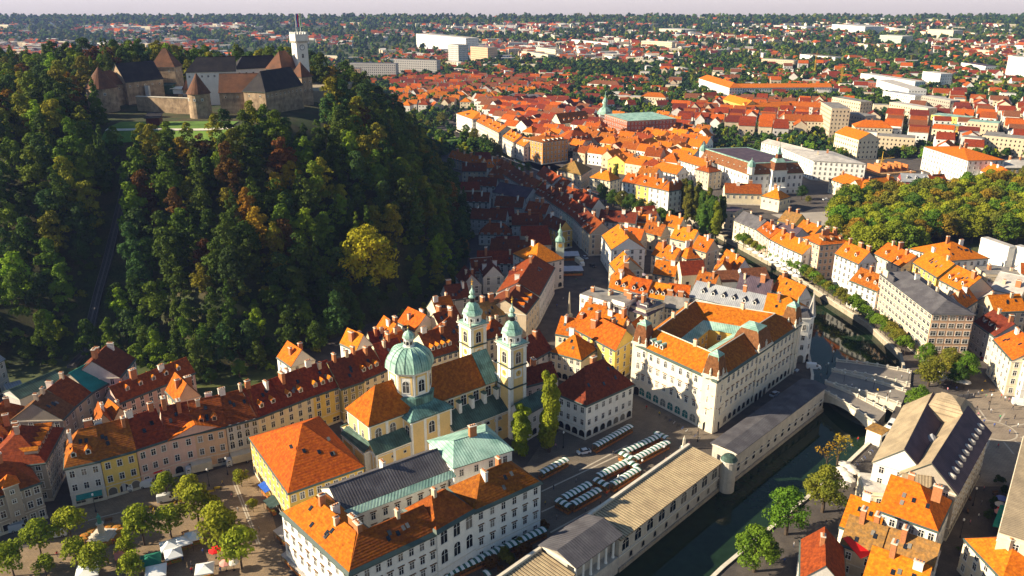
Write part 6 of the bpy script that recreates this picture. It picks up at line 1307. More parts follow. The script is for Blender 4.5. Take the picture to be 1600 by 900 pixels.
def quarter(name, poly, ang, step=(15, 15), size=(13, 11), h=(8, 12), dens=.9, roofs=RF, walls=WF, jit=.08, limit=999, flat=.0, obj=True):
    """poly: corners on the ground in photo pixels; fills the quarter with rows of houses turned by ang degrees"""
    pw = [tuple(P(x, y, 0)[:2]) for x, y in poly]; xs = [p[0] for p in pw]; ys = [p[1] for p in pw]; cx0, cy0 = sum(xs) / len(xs), sum(ys) / len(ys)
    R_ = max(math.hypot(p[0] - cx0, p[1] - cy0) for p in pw); a = R(ang); c, s = math.cos(a), math.sin(a); out = []
    nx_ = int(R_ / step[0]) + 1; ny_ = int(R_ / step[1]) + 1
    for j in range(-ny_, ny_ + 1):
        for i in range(-nx_, nx_ + 1):
            u = i * step[0] + random.uniform(-1, 1); v = j * step[1] + random.uniform(-1.2, 1.2); x = cx0 + c * u - s * v; y = cy0 + s * u + c * v
            if not inpoly(x, y, pw) or random.random() > dens or in_river(x, y, 12): continue
            if float(hill_d(np.array([x]), np.array([y]))[0]) > -9: continue
            L = size[0] * random.uniform(.85, 1.15); D = size[1] * random.uniform(.85, 1.15)
            if not clear_of(x, y, min(L, D) * .52): continue
            out.append((x, y, L, D))
    out.sort(key=lambda t: t[1])
    for x, y, L, D in out:
        w = random.choice(walls); r = random.choice(roofs); hh = random.uniform(*h); aa = a + random.gauss(0, jit) + (PI / 2 if random.random() < .25 else 0)
        if math.cos(aa) < 0: aa += PI
        if abs(math.sin(aa)) > .98: aa = a
        c2, s2 = math.cos(aa), math.sin(aa); ax, ay = x - c2 * L / 2 + s2 * D / 2, y - s2 * L / 2 - c2 * D / 2
        isf = random.random() < flat
        if obj and NH[0] < NMAX:
            NH[0] += 1; k = (w, r if not isf else 'gravel', name); CNT[k] = CNT.get(k, 0) + 1
            rt = 'flat' if isf else random.choice(['gable', 'gable', 'hip', 'gable', 'cross'])
            H('house', '%s house with %s roof, %s nearest such %s' % (WN[w], RN[k[1]], ordn(CNT[k] - 1), name), 'house', (ax, ay, 0), (ax + c2 * L, ay + s2 * L, 0), hh, D, rt, random.uniform(3.5, 5.5), w, k[1], world=True, low=True, chim=random.randint(1, 3), ov=.35, group='houses ' + name)
        else:
            far_house(ax, ay, L, D, hh, random.uniform(3, 5), aa, random.choice(fm_w), roofm('gravel') if isf else random.choice(fm_r), isf); FOOT.append((x, y, L * .5, [(ax, ay), (ax + c2 * L, ay + s2 * L), (ax + c2 * L - s2 * D, ay + s2 * L + c2 * D), (ax - s2 * D, ay + c2 * D)]))
NMAX = 95
quarter('left of the spired palace', [(955, 262), (1015, 300), (1090, 262), (1110, 225), (1040, 195), (930, 200), (860, 255), (915, 265)], -40, (14, 13), (13, 10.5), (8, 11))
quarter('behind the white riverside row', [(745, 165), (785, 205), (880, 240), (930, 215), (940, 185), (860, 160)], -35, (14, 13), (13, 10.5), (8, 12))
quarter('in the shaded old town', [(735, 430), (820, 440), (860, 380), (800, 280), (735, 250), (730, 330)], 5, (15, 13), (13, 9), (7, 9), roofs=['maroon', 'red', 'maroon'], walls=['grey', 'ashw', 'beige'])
quarter('near the river bend', [(1000, 440), (1130, 470), (1200, 470), (1130, 400), (1060, 360), (985, 350), (960, 380)], 10, (12, 11), (11, 9), (8, 10))
quarter('behind the yellow ornate facades', [(1500, 440), (1620, 430), (1640, 560), (1590, 520), (1520, 470)], -20, (14, 13), (12, 10), (8, 10))
quarter('beyond the brick library', [(1050, 200), (1200, 215), (1300, 210), (1330, 170), (1200, 165), (1130, 165), (1060, 175)], -20, (15, 14), (13, 10), (8, 11))
NMAX = 150
quarter('behind the castle hill', [(600, 175), (700, 175), (780, 160), (900, 150), (860, 125), (700, 125), (620, 130)], -10, (19, 18), (13, 9), (6, 8), walls=['white', 'cream', 'ashw'])
quarter('above the park', [(1280, 215), (1440, 250), (1600, 240), (1640, 190), (1500, 160), (1340, 200)], -25, (20, 18), (15, 12), (9, 14), flat=.2)
NMAX = 0
quarter('', [(1690, 900), (1690, 330), (2100, 330), (2350, 900)], 40, (17, 16), (14, 11), (8, 12), .8)
quarter('', [(560, 180), (700, 178), (1060, 172), (1090, 150), (820, 100), (600, 105)], 10, (25, 25), (11, 8), (5, 7), .30)
quarter('', [(1090, 175), (1650, 200), (1650, 120), (1320, 100), (1000, 120)], -15, (26, 25), (15, 11), (6, 12), .32, flat=.35)
def belt(y0, y1, x0, x1, dens, size, cl=1.0, hh=(5, 7), seed=1, flat=.05):
    """suburb belt: clusters of small houses; returns nothing"""
    g = np.random.default_rng(seed); Y0, Y1 = P(800, y1, 0).y, P(800, y0, 0).y; n = int(dens)
    for _ in range(n):
        py = g.uniform(y0, y1); px = g.uniform(x0, x1); p = P(px, py, 0)
        f = math.sin(p.x * .006 + seed) * math.cos(p.y * .0045 + 2 * seed) + .5 * math.sin(p.x * .017 + p.y * .011)
        if f < -.25 * cl + .0: continue
        if not clear_of(p.x, p.y, 8) or float(hill_d(np.array([p.x]), np.array([p.y]))[0]) > -5: continue
        L = size * g.uniform(.8, 1.4); a = g.choice([.2, .2 + PI / 2, -.3]) + g.normal(0, .08); fl = g.random() < flat
        far_house(p.x, p.y, L * (2.2 if fl else 1), L * .75, g.uniform(*hh) * (1.5 if fl else 1), L * .3, a, fm_w[g.integers(4)], (roofm('pale') if fl else fm_r[g.choice([0, 1, 3, 2, 4], p=[.2, .2, .2, .2, .2])]), fl)
belt(95, 150, -50, 1650, 900, 11, 1.2, seed=3, flat=.12); belt(62, 100, -50, 1650, 2100, 12, 1.0, seed=4, flat=.22); belt(38, 64, -50, 1650, 2100, 13, .6, seed=5, flat=.32); belt(30, 44, -50, 1650, 650, 18, .0, seed=6, flat=.3)
belt(100, 175, 560, 1650, 350, 13, 2.0, seed=8, flat=.15)
o = far_b.build('distant_suburb_houses'); o['kind'] = 'stuff'
# a far river reach and straight avenue
b = MB(); pts = pxz([(176, 66), (174, 60), (182, 54), (178, 46), (183, 39)]); 
for k in range(len(pts) - 1): (x0, y0), (x1, y1) = pts[k], pts[k + 1]; b.poly([(x0 - 9, y0, .3), (x0 + 9, y0, .3), (x1 + 9, y1, .3), (x1 - 9, y1, .3)], mat('pale track', (.42, .42, .42), .5))
struct(b.build('far_road'))
b = MB(); A_ = P(868, 103, .3); B_ = P(990, 130, .3); d = (B_ - A_).normalized(); n = Vector((-d.y, d.x, 0)) * 9; b.poly([tuple(A_ - n), tuple(B_ - n), tuple(B_ + n), tuple(A_ + n)], mat('avenue asphalt', (.30, .26, .20), .9)); struct(b.build('avenue'))
# ------------------------------------------------------------------ trees of the town
for i, (x, y) in enumerate([(1068, 322), (1076, 330), (1085, 338), (1094, 346), (1102, 352), (1110, 358), (1118, 364), (1124, 356), (1073, 338), (1090, 328), (1105, 340), (1098, 362)]):
    tree_px('poplar', x, y + 8, 'narrow poplar, %s of the poplar group by the river bend' % ordn(i), random.choice(['mid', 'lime', 'olive']), random.uniform(.85, 1.05), group='poplars by the river bend')
tree_px('poplar', 815, 712, 'shorter of the two columnar trees between market and front bell tower', 'lime', .74, szx=(.95, .95, .8)); tree_px('poplar', 858, 706, 'taller columnar tree at the corner of the white market house', 'lime', 1.0, szx=(1.1, 1.1, 1.22))
tree_px('poplar', 961, 292, 'single narrow poplar beside the cream riverside house', 'olive', .75)
for i, (x, y, s, lf) in enumerate([(945, 312, .62, 'mid'), (958, 318, .66, 'mid'), (972, 322, .7, 'olive'), (985, 328, .72, 'mid'), (1000, 335, .7, 'mid'), (1015, 340, .7, 'olive'), (1030, 352, .72, 'bright'), (1045, 348, .6, 'dark'), (940, 300, .5, 'dark')]):
    tree_px('big', x, y + 6, '%s tree, %s from the left before the yellow riverside house' % (LN[lf], ordn(i)), lf, s, group='riverside trees before the yellow house')
for i, (x, y, s, lf) in enumerate([(742, 222, .7, 'olive'), (756, 232, .7, 'mid'), (768, 240, .75, 'dark'), (778, 250, .7, 'olive'), (760, 215, .6, 'olive'), (728, 212, .6, 'mid'), (640, 200, .7, 'mid'), (655, 196, .7, 'bright'), (668, 205, .6, 'olive'), (690, 195, .7, 'olive'), (800, 268, .45, 'mid'), (812, 272, .45, 'bright'), (825, 270, .45, 'mid'), (852, 278, .4, 'bright'), (868, 282, .4, 'bright')]):
    tree_px('big', x, y, '%s tree, %s along the green bank by the tall school' % (LN[lf], ordn(i)), lf, s, group='trees along the green river bank')
PK = []; g = np.random.default_rng(12)
park = []
for py in np.arange(300, 425, 10):
    for px in np.arange(1305, 1640, 15):
        x = px + g.uniform(-6, 6); y = py + g.uniform(-4, 4); p = P(x, y, 0)
        top = 392 if x < 1430 else 370
        if y > top + 14 or (x < 1330 and y > 378) or y < 318 - (x - 1400) * .10: continue
        if clear_of(p.x, p.y, 5): park.append((p.x, p.y, x))
park.sort(key=lambda t: t[1])
for i, (x, y, px) in enumerate(park[:60]):
    lf = random.choice(['amber', 'lime', 'bright', 'lime', 'lime', 'olive', 'bright'] if px < 1560 else ['bright', 'lime', 'lime'])
    o = tree('park', x, y, 0, 'x', lf, random.uniform(.75, 1.0), 'park trees beyond the quay houses'); PK.append((lf, 'left' if px < 1400 else 'middle' if px < 1500 else 'right', px, o))
def number(lst, fmt):
    d = {}
    for lf, z, px, o in sorted(lst, key=lambda t: t[2]): d.setdefault((lf, z), []).append(o)
    for (lf, z), os_ in d.items():
        for i, o in enumerate(os_): o['label'] = fmt % (LN[lf], z, ordn(i))
number(PK, '%s park tree in the %s third of the park, %s such from left')
number(HL, '%s woodland tree %s, %s such from the left')
inst_group('park_wood', [CR['park'][i % 4] for i in range(8)], [(x, y, 0, random.uniform(.75, 1.0)) for x, y, px in park[60:]], ['amber', 'lime', 'bright', 'mid', 'lime', 'olive', 'lime', 'olive'])
for i, (x, y, s, lf) in enumerate([(1450, 600, .68, 'olive'), (1432, 640, .55, 'bright'), (1478, 582, .62, 'olive'), (1505, 590, .62, 'bright'), (1446, 570, .55, 'bright'), (1492, 600, .5, 'mid')]):
    tree_px('big', x, y + 4, '%s tree, %s of the round square trees from the footbridges' % (LN[lf], ordn(i)), lf, s, group='trees beside the round square')
q0 = [(1150, 382), (1185, 398), (1225, 418), (1262, 442), (1290, 462), (1330, 486), (1365, 512), (1395, 536), (1415, 560)]
i = 0
for k in range(len(q0) - 1):
    for t in (0, .25, .5, .75):
        x = q0[k][0] * (1 - t) + q0[k + 1][0] * t; y = q0[k][1] * (1 - t) + q0[k + 1][1] * t; s = .82
        tree_px('street', x + 3, y + 1, 'small round tree, %s in the quay row counted from the poplars' % ordn(i), random.choice(['bright', 'olive', 'bright', 'mid']), s * random.uniform(.85, 1.1), group='row of trees on the far quay'); i += 1
for x, y, s, lf, lb, ck in [(1285, 800, .8, 'olive', 'broad golden green tree on the near river bank, middle one of three', 'big'), (1228, 835, .78, 'bright', 'fresh green tree on the near river bank left of the golden one', 'big'), (1178, 893, .72, 'bright', 'round green tree at the bottom edge on the near river bank', 'big'),
    (1205, 880, .35, 'mid', 'small dark bush between the two green bank trees', 'big'), (1290, 735, 1.0, 'amber', 'thin half-bare tree rising above the golden bank tree, left stem', 'thin'), (1308, 725, 1.15, 'amber', 'thin half-bare tree rising above the golden bank tree, right stem', 'thin'),
    (1252, 312, .55, 'dark', 'round dark evergreen in front of the spired palace', 'big'), (1262, 318, .3, 'olive', 'small tree beside the round evergreen on the pale square', 'big')]:
    tree_px(ck, x, y, lb, lf, s)
SQ = [(22, 900, .95), (65, 868, 1.0), (73, 902, .62), (113, 848, 1.05), (122, 886, .85), (152, 902, .95), (226, 852, 1.15), (198, 872, .6), (210, 905, .75), (268, 840, .95), (312, 825, 1.25), (222, 800, .0), (342, 845, 1.1), (352, 868, 1.25), (378, 888, 1.15), (378, 760, .55), (396, 800, .4), (262, 780, .8), (300, 790, .9)]
n = 0
for x, y, s in SQ:
    if not s: continue
    tree_px('street', x, y, 'airy yellow-green tree on the square, %s in the list from the left edge' % ordn(n) if False else '%s airy street tree on the square counted from the left edge' % ordn(n), 'lime', s * 1.12, group='young trees on the square'); n += 1
# bushes and garden trees at the foot of the hill
for i, (x, y, s, lf) in enumerate([(515, 530, .55, 'bright'), (500, 545, .4, 'mid'), (400, 575, .5, 'bright'), (375, 590, .4, 'bright'), (350, 560, .45, 'olive'), (250, 560, .45, 'olive'), (285, 580, .4, 'mid'), (425, 560, .4, 'mid'), (330, 600, .35, 'mid'), (30, 545, .6, 'bluish'), (55, 560, .5, 'dark')]):
    tree_px('big', x, y, '%s garden tree, %s of those at the foot of the wood' % (LN[lf], ordn(i)), lf, s, group='garden trees at the foot of the hill')
# far trees: town greenery, suburbs, woods near the fog
def scatter(n, x0, x1, y0, y1, sc, fn=None, seed=1, gap=5):
    g = np.random.default_rng(seed); out = []
    for _ in range(n):
        px, py = g.uniform(x0, x1), g.uniform(y0, y1); p = P(px, py, 0)
        if fn and not fn(p.x, p.y, px, py): continue
        if in_river(p.x, p.y, 3) or not clear_of(p.x, p.y, gap): continue
        if float(hill_d(np.array([p.x]), np.array([p.y]))[0]) > 0: continue
        out.append((p.x, p.y, -.2, sc * g.uniform(.6, 1.3)))
    return out
wv = lambda x, y, s: math.sin(x * .006 + s) * math.cos(y * .0045 + 2 * s) + .5 * math.sin(x * .017 + y * .011)
fl = ['mid', 'dark', 'olive', 'bluish', 'bright', 'dark', 'mid', 'mid', 'bright', 'bluish', 'lime', 'mid']
far_pts = []
far_pts += scatter(3200, 600, 1640, 150, 250, .62, None, 21, 3)
far_pts += scatter(8000, 540, 1650, 98, 168, .85, None, 22, 3)
far_pts += scatter(3600, -60, 1650, 62, 110, 1.0, lambda x, y, px, py: wv(x, y, 4) < .35, 23, 4)
far_pts += scatter(4300, -60, 1660, 36, 66, 1.15, lambda x, y, px, py: wv(x, y, 5) < .45, 24, 4)
far_pts += scatter(4200, -80, 1680, 28, 40, 1.5, None, 25, 3)
inst_group('distant_trees', [CR['far'][i % 4] for i in range(12)], far_pts, fl)
# ------------------------------------------------------------------ haze and the fog bank behind the plain
hz_b = MB(); hz_b.box(-3600, -80, -7.2, 3600, 3530, 138, M_WHITE); ho = hz_b.build('haze'); ho['kind'] = 'stuff'
hm = bpy.data.materials.new('haze air'); hm.use_nodes = True; nt = hm.node_tree; nt.nodes.remove(nt.nodes['Principled BSDF']); pv_ = nt.nodes.new('ShaderNodeVolumePrincipled')
pv_.inputs['Color'].default_value = (.34, .48, 1.0, 1); pv_.inputs['Density'].default_value = .00006; pv_.inputs['Anisotropy'].default_value = .2; nt.links.new(pv_.outputs[0], nt.nodes['Material Output'].inputs['Volume'])
ho.data.materials.clear(); ho.data.materials.append(hm)
fm = bpy.data.materials.new('fog bank'); fm.use_nodes = True; nt = fm.node_tree; nt.nodes.remove(nt.nodes['Principled BSDF']); pv_ = nt.nodes.new('ShaderNodeVolumePrincipled')
pv_.inputs['Color'].default_value = (.77, .75, .84, 1); pv_.inputs['Density'].default_value = .0022; pv_.inputs['Anisotropy'].default_value = .0; nt.links.new(pv_.outputs[0], nt.nodes['Material Output'].inputs['Volume'])
b = MB(); g = random.Random(3); n = 60; prof = []
for k in range(n + 1):
    x = -6500 + 13000 * k / n; prof.append((x, 3600 + 40 * math.sin(k * .9) + 40 * g.random()))
i = len(b.v)
for x, y in prof: b.v += [(x, y, -60), (x, y + 20, 10 + 9 * math.sin(k * 1.7)), (x, y + 160, 52 + 14 * math.sin(k * .8) * math.cos(k * .37)), (x, y + 700, 88), (x, y + 1800, 118), (x, y + 5200, 190), (x, y + 5200, -60)]
kk = b.mi(fm)
for k in range(n):
    for j in range(7): b.f.append((i + k * 7 + j, i + k * 7 + (j + 1) % 7, i + (k + 1) * 7 + (j + 1) % 7, i + (k + 1) * 7 + j)); b.m.append(kk)
b.f += [tuple(i + j for j in range(7)), tuple(i + n * 7 + j for j in reversed(range(7)))]; b.m += [kk, kk]
import bmesh
fb = b.build('fog_bank', smooth=False); bm = bmesh.new(); bm.from_mesh(fb.data); bmesh.ops.remove_doubles(bm, verts=bm.verts, dist=.01); bmesh.ops.recalc_face_normals(bm, faces=bm.faces); bm.to_mesh(fb.data); bm.free(); fb['kind'] = 'stuff'
# ------------------------------------------------------------------ market stalls
M_GREEN = mat('green canopy cloth', (.01, .13, .09), .8, .06); M_CLOTH = mat('white canopy cloth', (.78, .78, .76), .8, .05); M_VEG = mat('fruit and vegetables', (.45, .12, .02), .8, .4, 5, col2=(.10, .22, .03))
def stall_mesh():
    w = 1.45; b = MB(); n = 6
    for (x0, x1, m) in ((0, .3, M_GREEN), (.3, 1.15, M_CLOTH), (1.15, w, M_GREEN)):
        for k in range(n):
            t0, t1 = k / n, (k + 1) / n; y0, y1 = -.3 + 2.4 * t0, -.3 + 2.4 * t1; z = lambda t: 2.15 + .55 * math.sin(PI * (.12 + t * .8))
            b.slab([(x0, y0, z(t0)), (x1, y0, z(t0)), (x1, y1, z(t1)), (x0, y1, z(t1))], .04, m)
    return b.mesh('canopy')
SC_ = stall_mesh(); b = MB(); b.box(.05, .1, 0, 1.4, 1.5, .85, M_ORWOOD); b.box(-.02, 0, .85, 1.45, 1.6, .95, M_WOOD); SB_ = b.mesh('counter')
b = MB()
for x, y in ((.06, .1), (1.36, .1), (.06, 1.7), (1.36, 1.7)): b.tube((x, y, 0), (x, y, 2.5), .04, .04, 5, M_ORWOOD)
b.tube((.06, .1, .9), (.06, 1.7, .9), .03, .03, 4, M_ORWOOD); b.tube((1.36, .1, .9), (1.36, 1.7, .9), .03, .03, 4, M_ORWOOD); b.tube((.06, .1, .9), (1.36, .1, .9), .03, .03, 4, M_ORWOOD); SF_ = b.mesh('frame'); b = MB()
for k in range(3): b.lathe([(.2, .95), (.24, 1.05), (.12, 1.2), (.02, 1.24)], 6, M_VEG, .3 + k * .42, .6)
SG_ = b.mesh('produce')
def stall(p, a, label, grp):
    t = empty('market_stall', (p.x, p.y, .012), label, 'market stall', grp); t.rotation_euler = (0, 0, a)
    for nme, me in (('canopy', SC_), ('counter', SB_), ('frame', SF_), ('produce', SG_)): put(nme, me, t)
def stalls(name, a, b_, flip=False):
    A = P(*a, 2.4); B = P(*b_, 2.4); A.z = B.z = 0; X = B - A; L = X.length; n = max(1, round(L / 1.5)); an = math.atan2(X.y, X.x); u = X.normalized(); nv = Vector((-u.y, u.x, 0))
    for k in range(n):
        p = A + u * (k * L / n) - nv * .9
        if flip: p = A + u * ((k + 1) * L / n) + nv * .9
        stall(p, an + (PI if flip else 0), 'striped stall, %s in %s' % (ordn(k), name), 'striped market stalls')
stalls('the row against the white market house', (929, 696), (986, 664))
stalls('the back row of the farthest double block', (975, 705), (1031, 679), True); stalls('the front row of the farthest double block', (991, 716), (1044, 689))
stalls('the short end row of the farthest double block', (969, 706), (990, 716)); stalls('the short far row of the farthest double block', (1024, 675), (1044, 684))
stalls('the back row of the middle double block', (934, 743), (980, 720), True); stalls('the front row of the middle double block', (956, 756), (998, 731))
stalls('the short near row of the middle double block', (929, 747), (952, 759)); stalls('the short far row of the middle double block', (977, 717), (998, 729))
stalls('the back row of the nearest double block', (880, 777), (922, 754), True); stalls('the front row of the nearest double block', (894, 787), (937, 763))
stalls('the short near row of the nearest double block', (870, 779), (892, 791))
stalls('the lone row beside the columnar trees', (844, 738), (886, 716))
stalls('the long row under the white seminary windows', (690, 899), (852, 825))
stalls('the pair of stalls beside the riverside hall', (756, 897), (768, 891)); 
# paving stripes (inlaid light slabs) on market and street
def stripe(name, a, b_, w=.5, m=None, z=.004):
    A = P(*a, 0); B = P(*b_, 0); d = (B - A).normalized(); n = Vector((-d.y, d.x, 0)) * w / 2; b = MB(); b.poly([(A.x - n.x, A.y - n.y, z), (B.x - n.x, B.y - n.y, z), (B.x + n.x, B.y + n.y, z), (A.x + n.x, A.y + n.y, z)], m or mat('inlaid pale slabs', (.42, .37, .30), .9)); o = b.build(name); struct(o); return o
for a, b_ in (((846, 768), (965, 712)), ((846, 800), (935, 758)), ((860, 832), (1010, 750)), ((905, 735), (980, 696)), ((700, 905), (760, 880))): stripe('paving_stripe', a, b_)
for a, b_ in (((364, 752), (402, 850)), ((368, 752), (406, 850)), ((130, 815), (190, 800))): stripe('paving_stripe', a, b_, .35)
for k in range(11):      # rays round the circle of the round square
    a = PI * (.1 + k * .17); c = P(1553, 672); stripe_ = MB(); x0, y0 = c.x + 7 * math.cos(a), c.y + 7 * math.sin(a); x1, y1 = c.x + 14 * math.cos(a), c.y + 14 * math.sin(a); n = Vector((-math.sin(a), math.cos(a))) * .25
    stripe_.poly([(x0 - n.x, y0 - n.y, .004), (x1 - n.x, y1 - n.y, .004), (x1 + n.x, y1 + n.y, .004), (x0 + n.x, y0 + n.y, .004)], MATS['inlaid pale slabs']); struct(stripe_.build('paving_ray'))
b = MB(); c = P(1553, 672); n = 32
for k in range(n):
    a0, a1 = 2 * PI * k / n, 2 * PI * (k + 1) / n; b.poly([(c.x + 6 * math.cos(a0), c.y + 6 * math.sin(a0), .004), (c.x + 6.5 * math.cos(a0), c.y + 6.5 * math.sin(a0), .004), (c.x + 6.5 * math.cos(a1), c.y + 6.5 * math.sin(a1), .004), (c.x + 6 * math.cos(a1), c.y + 6 * math.sin(a1), .004)], MATS['inlaid pale slabs'])
struct(b.build('paving_ring'))
# ------------------------------------------------------------------ vehicles
M_TYRE = mat('tyre rubber', (.02, .02, .02), .9); M_CG = glass('car glass', (.01, .012, .015)); M_LAMP = mat('lamp glass', (.6, .5, .4), .3); M_RED = mat('tail lamp', (.35, .01, .01), .3)
def body_loft(b, secs, m):
    """sections along x: (x, half width, z0, z1, top half width)"""
    i = len(b.v); k = b.mi(m)
    for x, w, z0, z1, tw in secs: b.v += [(x, -w, z0), (x, w, z0), (x, w, z0 + (z1 - z0) * .6), (x, tw, z1), (x, -tw, z1), (x, -w, z0 + (z1 - z0) * .6)]
    for s in range(len(secs) - 1):
        for a in range(6): b.f.append((i + s * 6 + a, i + s * 6 + (a + 1) % 6, i + (s + 1) * 6 + (a + 1) % 6, i + (s + 1) * 6 + a)); b.m.append(k)
    b.f.append(tuple(i + a for a in reversed(range(6)))); b.f.append(tuple(i + (len(secs) - 1) * 6 + a for a in range(6))); b.m += [k, k]
def vehicle(kind, px, py, ang, paint, label, cat):
    p = P(px, py, 0); t = empty(kind, (p.x, p.y, .005), label, cat); t.rotation_euler = (0, 0, R(ang)); m = mat('paint ' + paint[0], paint[1], .35, .03, spec=.5)
    b = MB(); g = MB(); wl_ = []
    if cat == 'car':
        body_loft(b, [(-2.1, .72, .35, .7, .7), (-2.0, .84, .25, .86, .8), (-.9, .88, .22, .92, .84), (1.1, .88, .22, .95, .84), (2.0, .84, .25, .9, .78), (2.15, .74, .35, .75, .7)], m)
        body_loft(g, [(-1.25, .76, .9, .95, .74), (-.55, .76, .9, 1.38, .62), (.9, .76, .92, 1.42, .62), (1.75, .74, .9, .98, .7)], M_CG); b2 = MB(); body_loft(b2, [(-.6, .64, 1.36, 1.42, .6), (.95, .64, 1.38, 1.46, .6)], m); b2.build('car_roof', t); wl_ = [(-1.3, .8), (1.3, .8)]; L = 2.1; r = .32
    elif cat == 'van':
        body_loft(b, [(-2.5, .9, .35, 1.0, .85), (-2.3, .95, .3, 1.15, .9), (-1.6, .97, .3, 1.35, .92), (-.9, .97, .3, 2.15, .85), (2.4, .97, .3, 2.2, .86), (2.55, .92, .35, 2.1, .84)], m)
        g.poly([(-1.62, -.8, 1.37), (-1.62, .8, 1.37), (-.97, .74, 2.08), (-.97, -.74, 2.08)], M_CG)
        for s in (-1, 1): g.poly([(-1.4, s * .985, 1.25), (-.6, s * .985, 1.25), (-.6, s * .94, 1.9), (-1.0, s * .94, 1.9)], M_CG)
        wl_ = [(-1.6, .88), (1.6, .88)]; L = 2.5; r = .36
    else:
        body_loft(b, [(-3.6, 1.0, .5, 1.3, .95), (-3.5, 1.05, .4, 2.2, .9), (-3.1, 1.05, .4, 2.4, .95), (-2.1, 1.05, .4, 2.4, .95)], m)
        b.box(-2.0, -1.2, .9, 3.6, 1.2, 3.3, mat('box body', (.62, .55, .42), .6) if 'cream' in label else mat('grey box body', (.50, .50, .50), .6)); b.box(-2.0, -.5, .5, 3.5, .5, .9, M_IRON)
        g.poly([(-3.53, -.85, 1.45), (-3.53, .85, 1.45), (-3.4, .8, 2.2), (-3.4, -.8, 2.2)], M_CG)
        for s in (-1, 1): g.poly([(-3.3, s * 1.06, 1.4), (-2.5, s * 1.06, 1.4), (-2.5, s * 1.0, 2.1), (-3.2, s * 1.0, 2.1)], M_CG)
        wl_ = [(-2.8, .95), (2.2, .95)]; L = 3.6; r = .45
    b.build('body', t); g.build('windows', t)
    for x, w in wl_:
        for s in (-1, 1):
            q = MB(); q.tube((x, s * w - .1, r), (x, s * w + .1, r), r, r, 14, M_TYRE); wo = q.build('wheel', t); q = MB(); q.tube((x, s * w - .11, r), (x, s * w + .11, r), r * .5, r * .5, 10, mat('rim', (.45, .45, .45), .4, metal=.6)); q.build('rim', wo)
    for s in (-1, 1):
        q = MB(); q.box(-L - .08, s * .6 - .16, .62, -L + .1, s * .6 + .16, .8, M_LAMP); q.build('headlight', t)
WHT = ('white', (.72, .72, .72)); SIL = ('silver blue', (.35, .40, .48)); RD = ('red', (.5, .01, .01)); DK = ('dark', (.03, .03, .04))
vehicle('van', 33, 827, 205, SIL, 'pale blue estate van parked against the arched doors at the left edge', 'van')
vehicle('pickup_van', 88, 838, 20, WHT, 'white van between two trees in front of the corner building', 'van')
vehicle('box_truck', 186, 770, 205, WHT, 'white cabbed truck with grey box beside the yellow facade', 'truck'); vehicle('panel_van', 234, 760, 190, WHT, 'white panel van in front of the red shop sign', 'van')
vehicle('box_truck', 312, 738, 25, WHT, 'cream box truck in front of the tall gateway', 'truck'); vehicle('box_truck', 374, 724, 28, WHT, 'cream box truck close to the pyramid-roofed building', 'truck')
vehicle('panel_van', 262, 782, 200, WHT, 'white pick-up van half under the square trees beside the road works', 'van')
vehicle('panel_van', 1271, 576, 172, WHT, 'white panel van on the shaded forecourt of the bridges', 'van'); vehicle('parked_car', 1238, 579, 140, SIL, 'small pale blue car near the corner of the pale city building', 'car')
vehicle('parked_car', 1210, 618, 222, SIL, 'silver estate car at the foot of the pale city building', 'car'); vehicle('panel_van', 1392, 668, 50, WHT, 'white van beside the left eave of the twin court palace', 'van')
vehicle('panel_van', 1594, 633, 160, WHT, 'white van at the right edge of the round square', 'van'); vehicle('parked_car', 1541, 564, 105, RD, 'red car in the street right of the round square trees', 'car')
vehicle('box_truck', 906, 414, 110, WHT, 'small cream works truck in the shaded street', 'truck'); vehicle('parked_car', 914, 404, 115, SIL, 'pale car parked in the shaded street behind the works truck', 'car'); vehicle('parked_car', 926, 417, 112, DK, 'dark car parked in the shaded street on the right', 'car')
vehicle('parked_car', 1290, 313, 10, WHT, 'white car on the pale square beside the spired palace', 'car'); vehicle('parked_car', 1300, 318, 170, DK, 'dark car on the pale square beside the spired palace', 'car')
vehicle('parked_car', 912, 708, 20, WHT, 'white small car at the corner of the white market house', 'car')
# ------------------------------------------------------------------ tents, parasols, statue, lamps, works
def tent(px, py, s, ang, label, m=None, h=2.6, name='market_tent'):
    p = P(px, py, 0); m = m or M_CLOTH; t = empty(name, (p.x, p.y, 0), label, 'tent'); t.rotation_euler = (0, 0, R(ang)); b = MB(); k = s / 2
    for a in range(4): q = [(-k, -k), (k, -k), (k, k), (-k, k)]; (x0, y0), (x1, y1) = q[a], q[(a + 1) % 4]; b.poly([(x0, y0, h), (x1, y1, h), (x1 * .25, y1 * .25, h + .75), (x0 * .25, y0 * .25, h + .75)], m); b.poly([(x0 * .25, y0 * .25, h + .75), (x1 * .25, y1 * .25, h + .75), (0, 0, h + 1.2)], m); b.poly([(x0, y0, h - .3), (x1, y1, h - .3), (x1, y1, h), (x0, y0, h)], m)
    b.build('canopy', t); b = MB()
    for x, y in ((-k, -k), (k, -k), (k, k), (-k, k)): b.tube((x * .96, y * .96, 0), (x * .96, y * .96, h), .05, .05, 5, M_IRON)
    b.build('frame', t); b = MB(); b.box(-k * .8, -.5, 0, k * .8, .5, .8, M_VEG); b.build('counter', t)
for i, (x, y, s, a, lb) in enumerate([(267, 865, 4.3, 28, 'large white pavilion tent, left of the back three on the square'), (288, 858, 4.0, 28, 'white pavilion tent, middle of the back three on the square'), (305, 850, 4.0, 28, 'white pavilion tent, right of the back three on the square'),
    (273, 878, 4.0, 28, 'white pavilion tent in front of the back three'), (322, 902, 4.2, 15, 'white pavilion tent at the bottom edge right of the flower beds'), (246, 906, 4.6, 20, 'white pavilion tent at the bottom edge below the green one'), (140, 905, 5, 20, 'long white tent at the bottom edge between the trees')]): tent(x, y, s, a, lb)
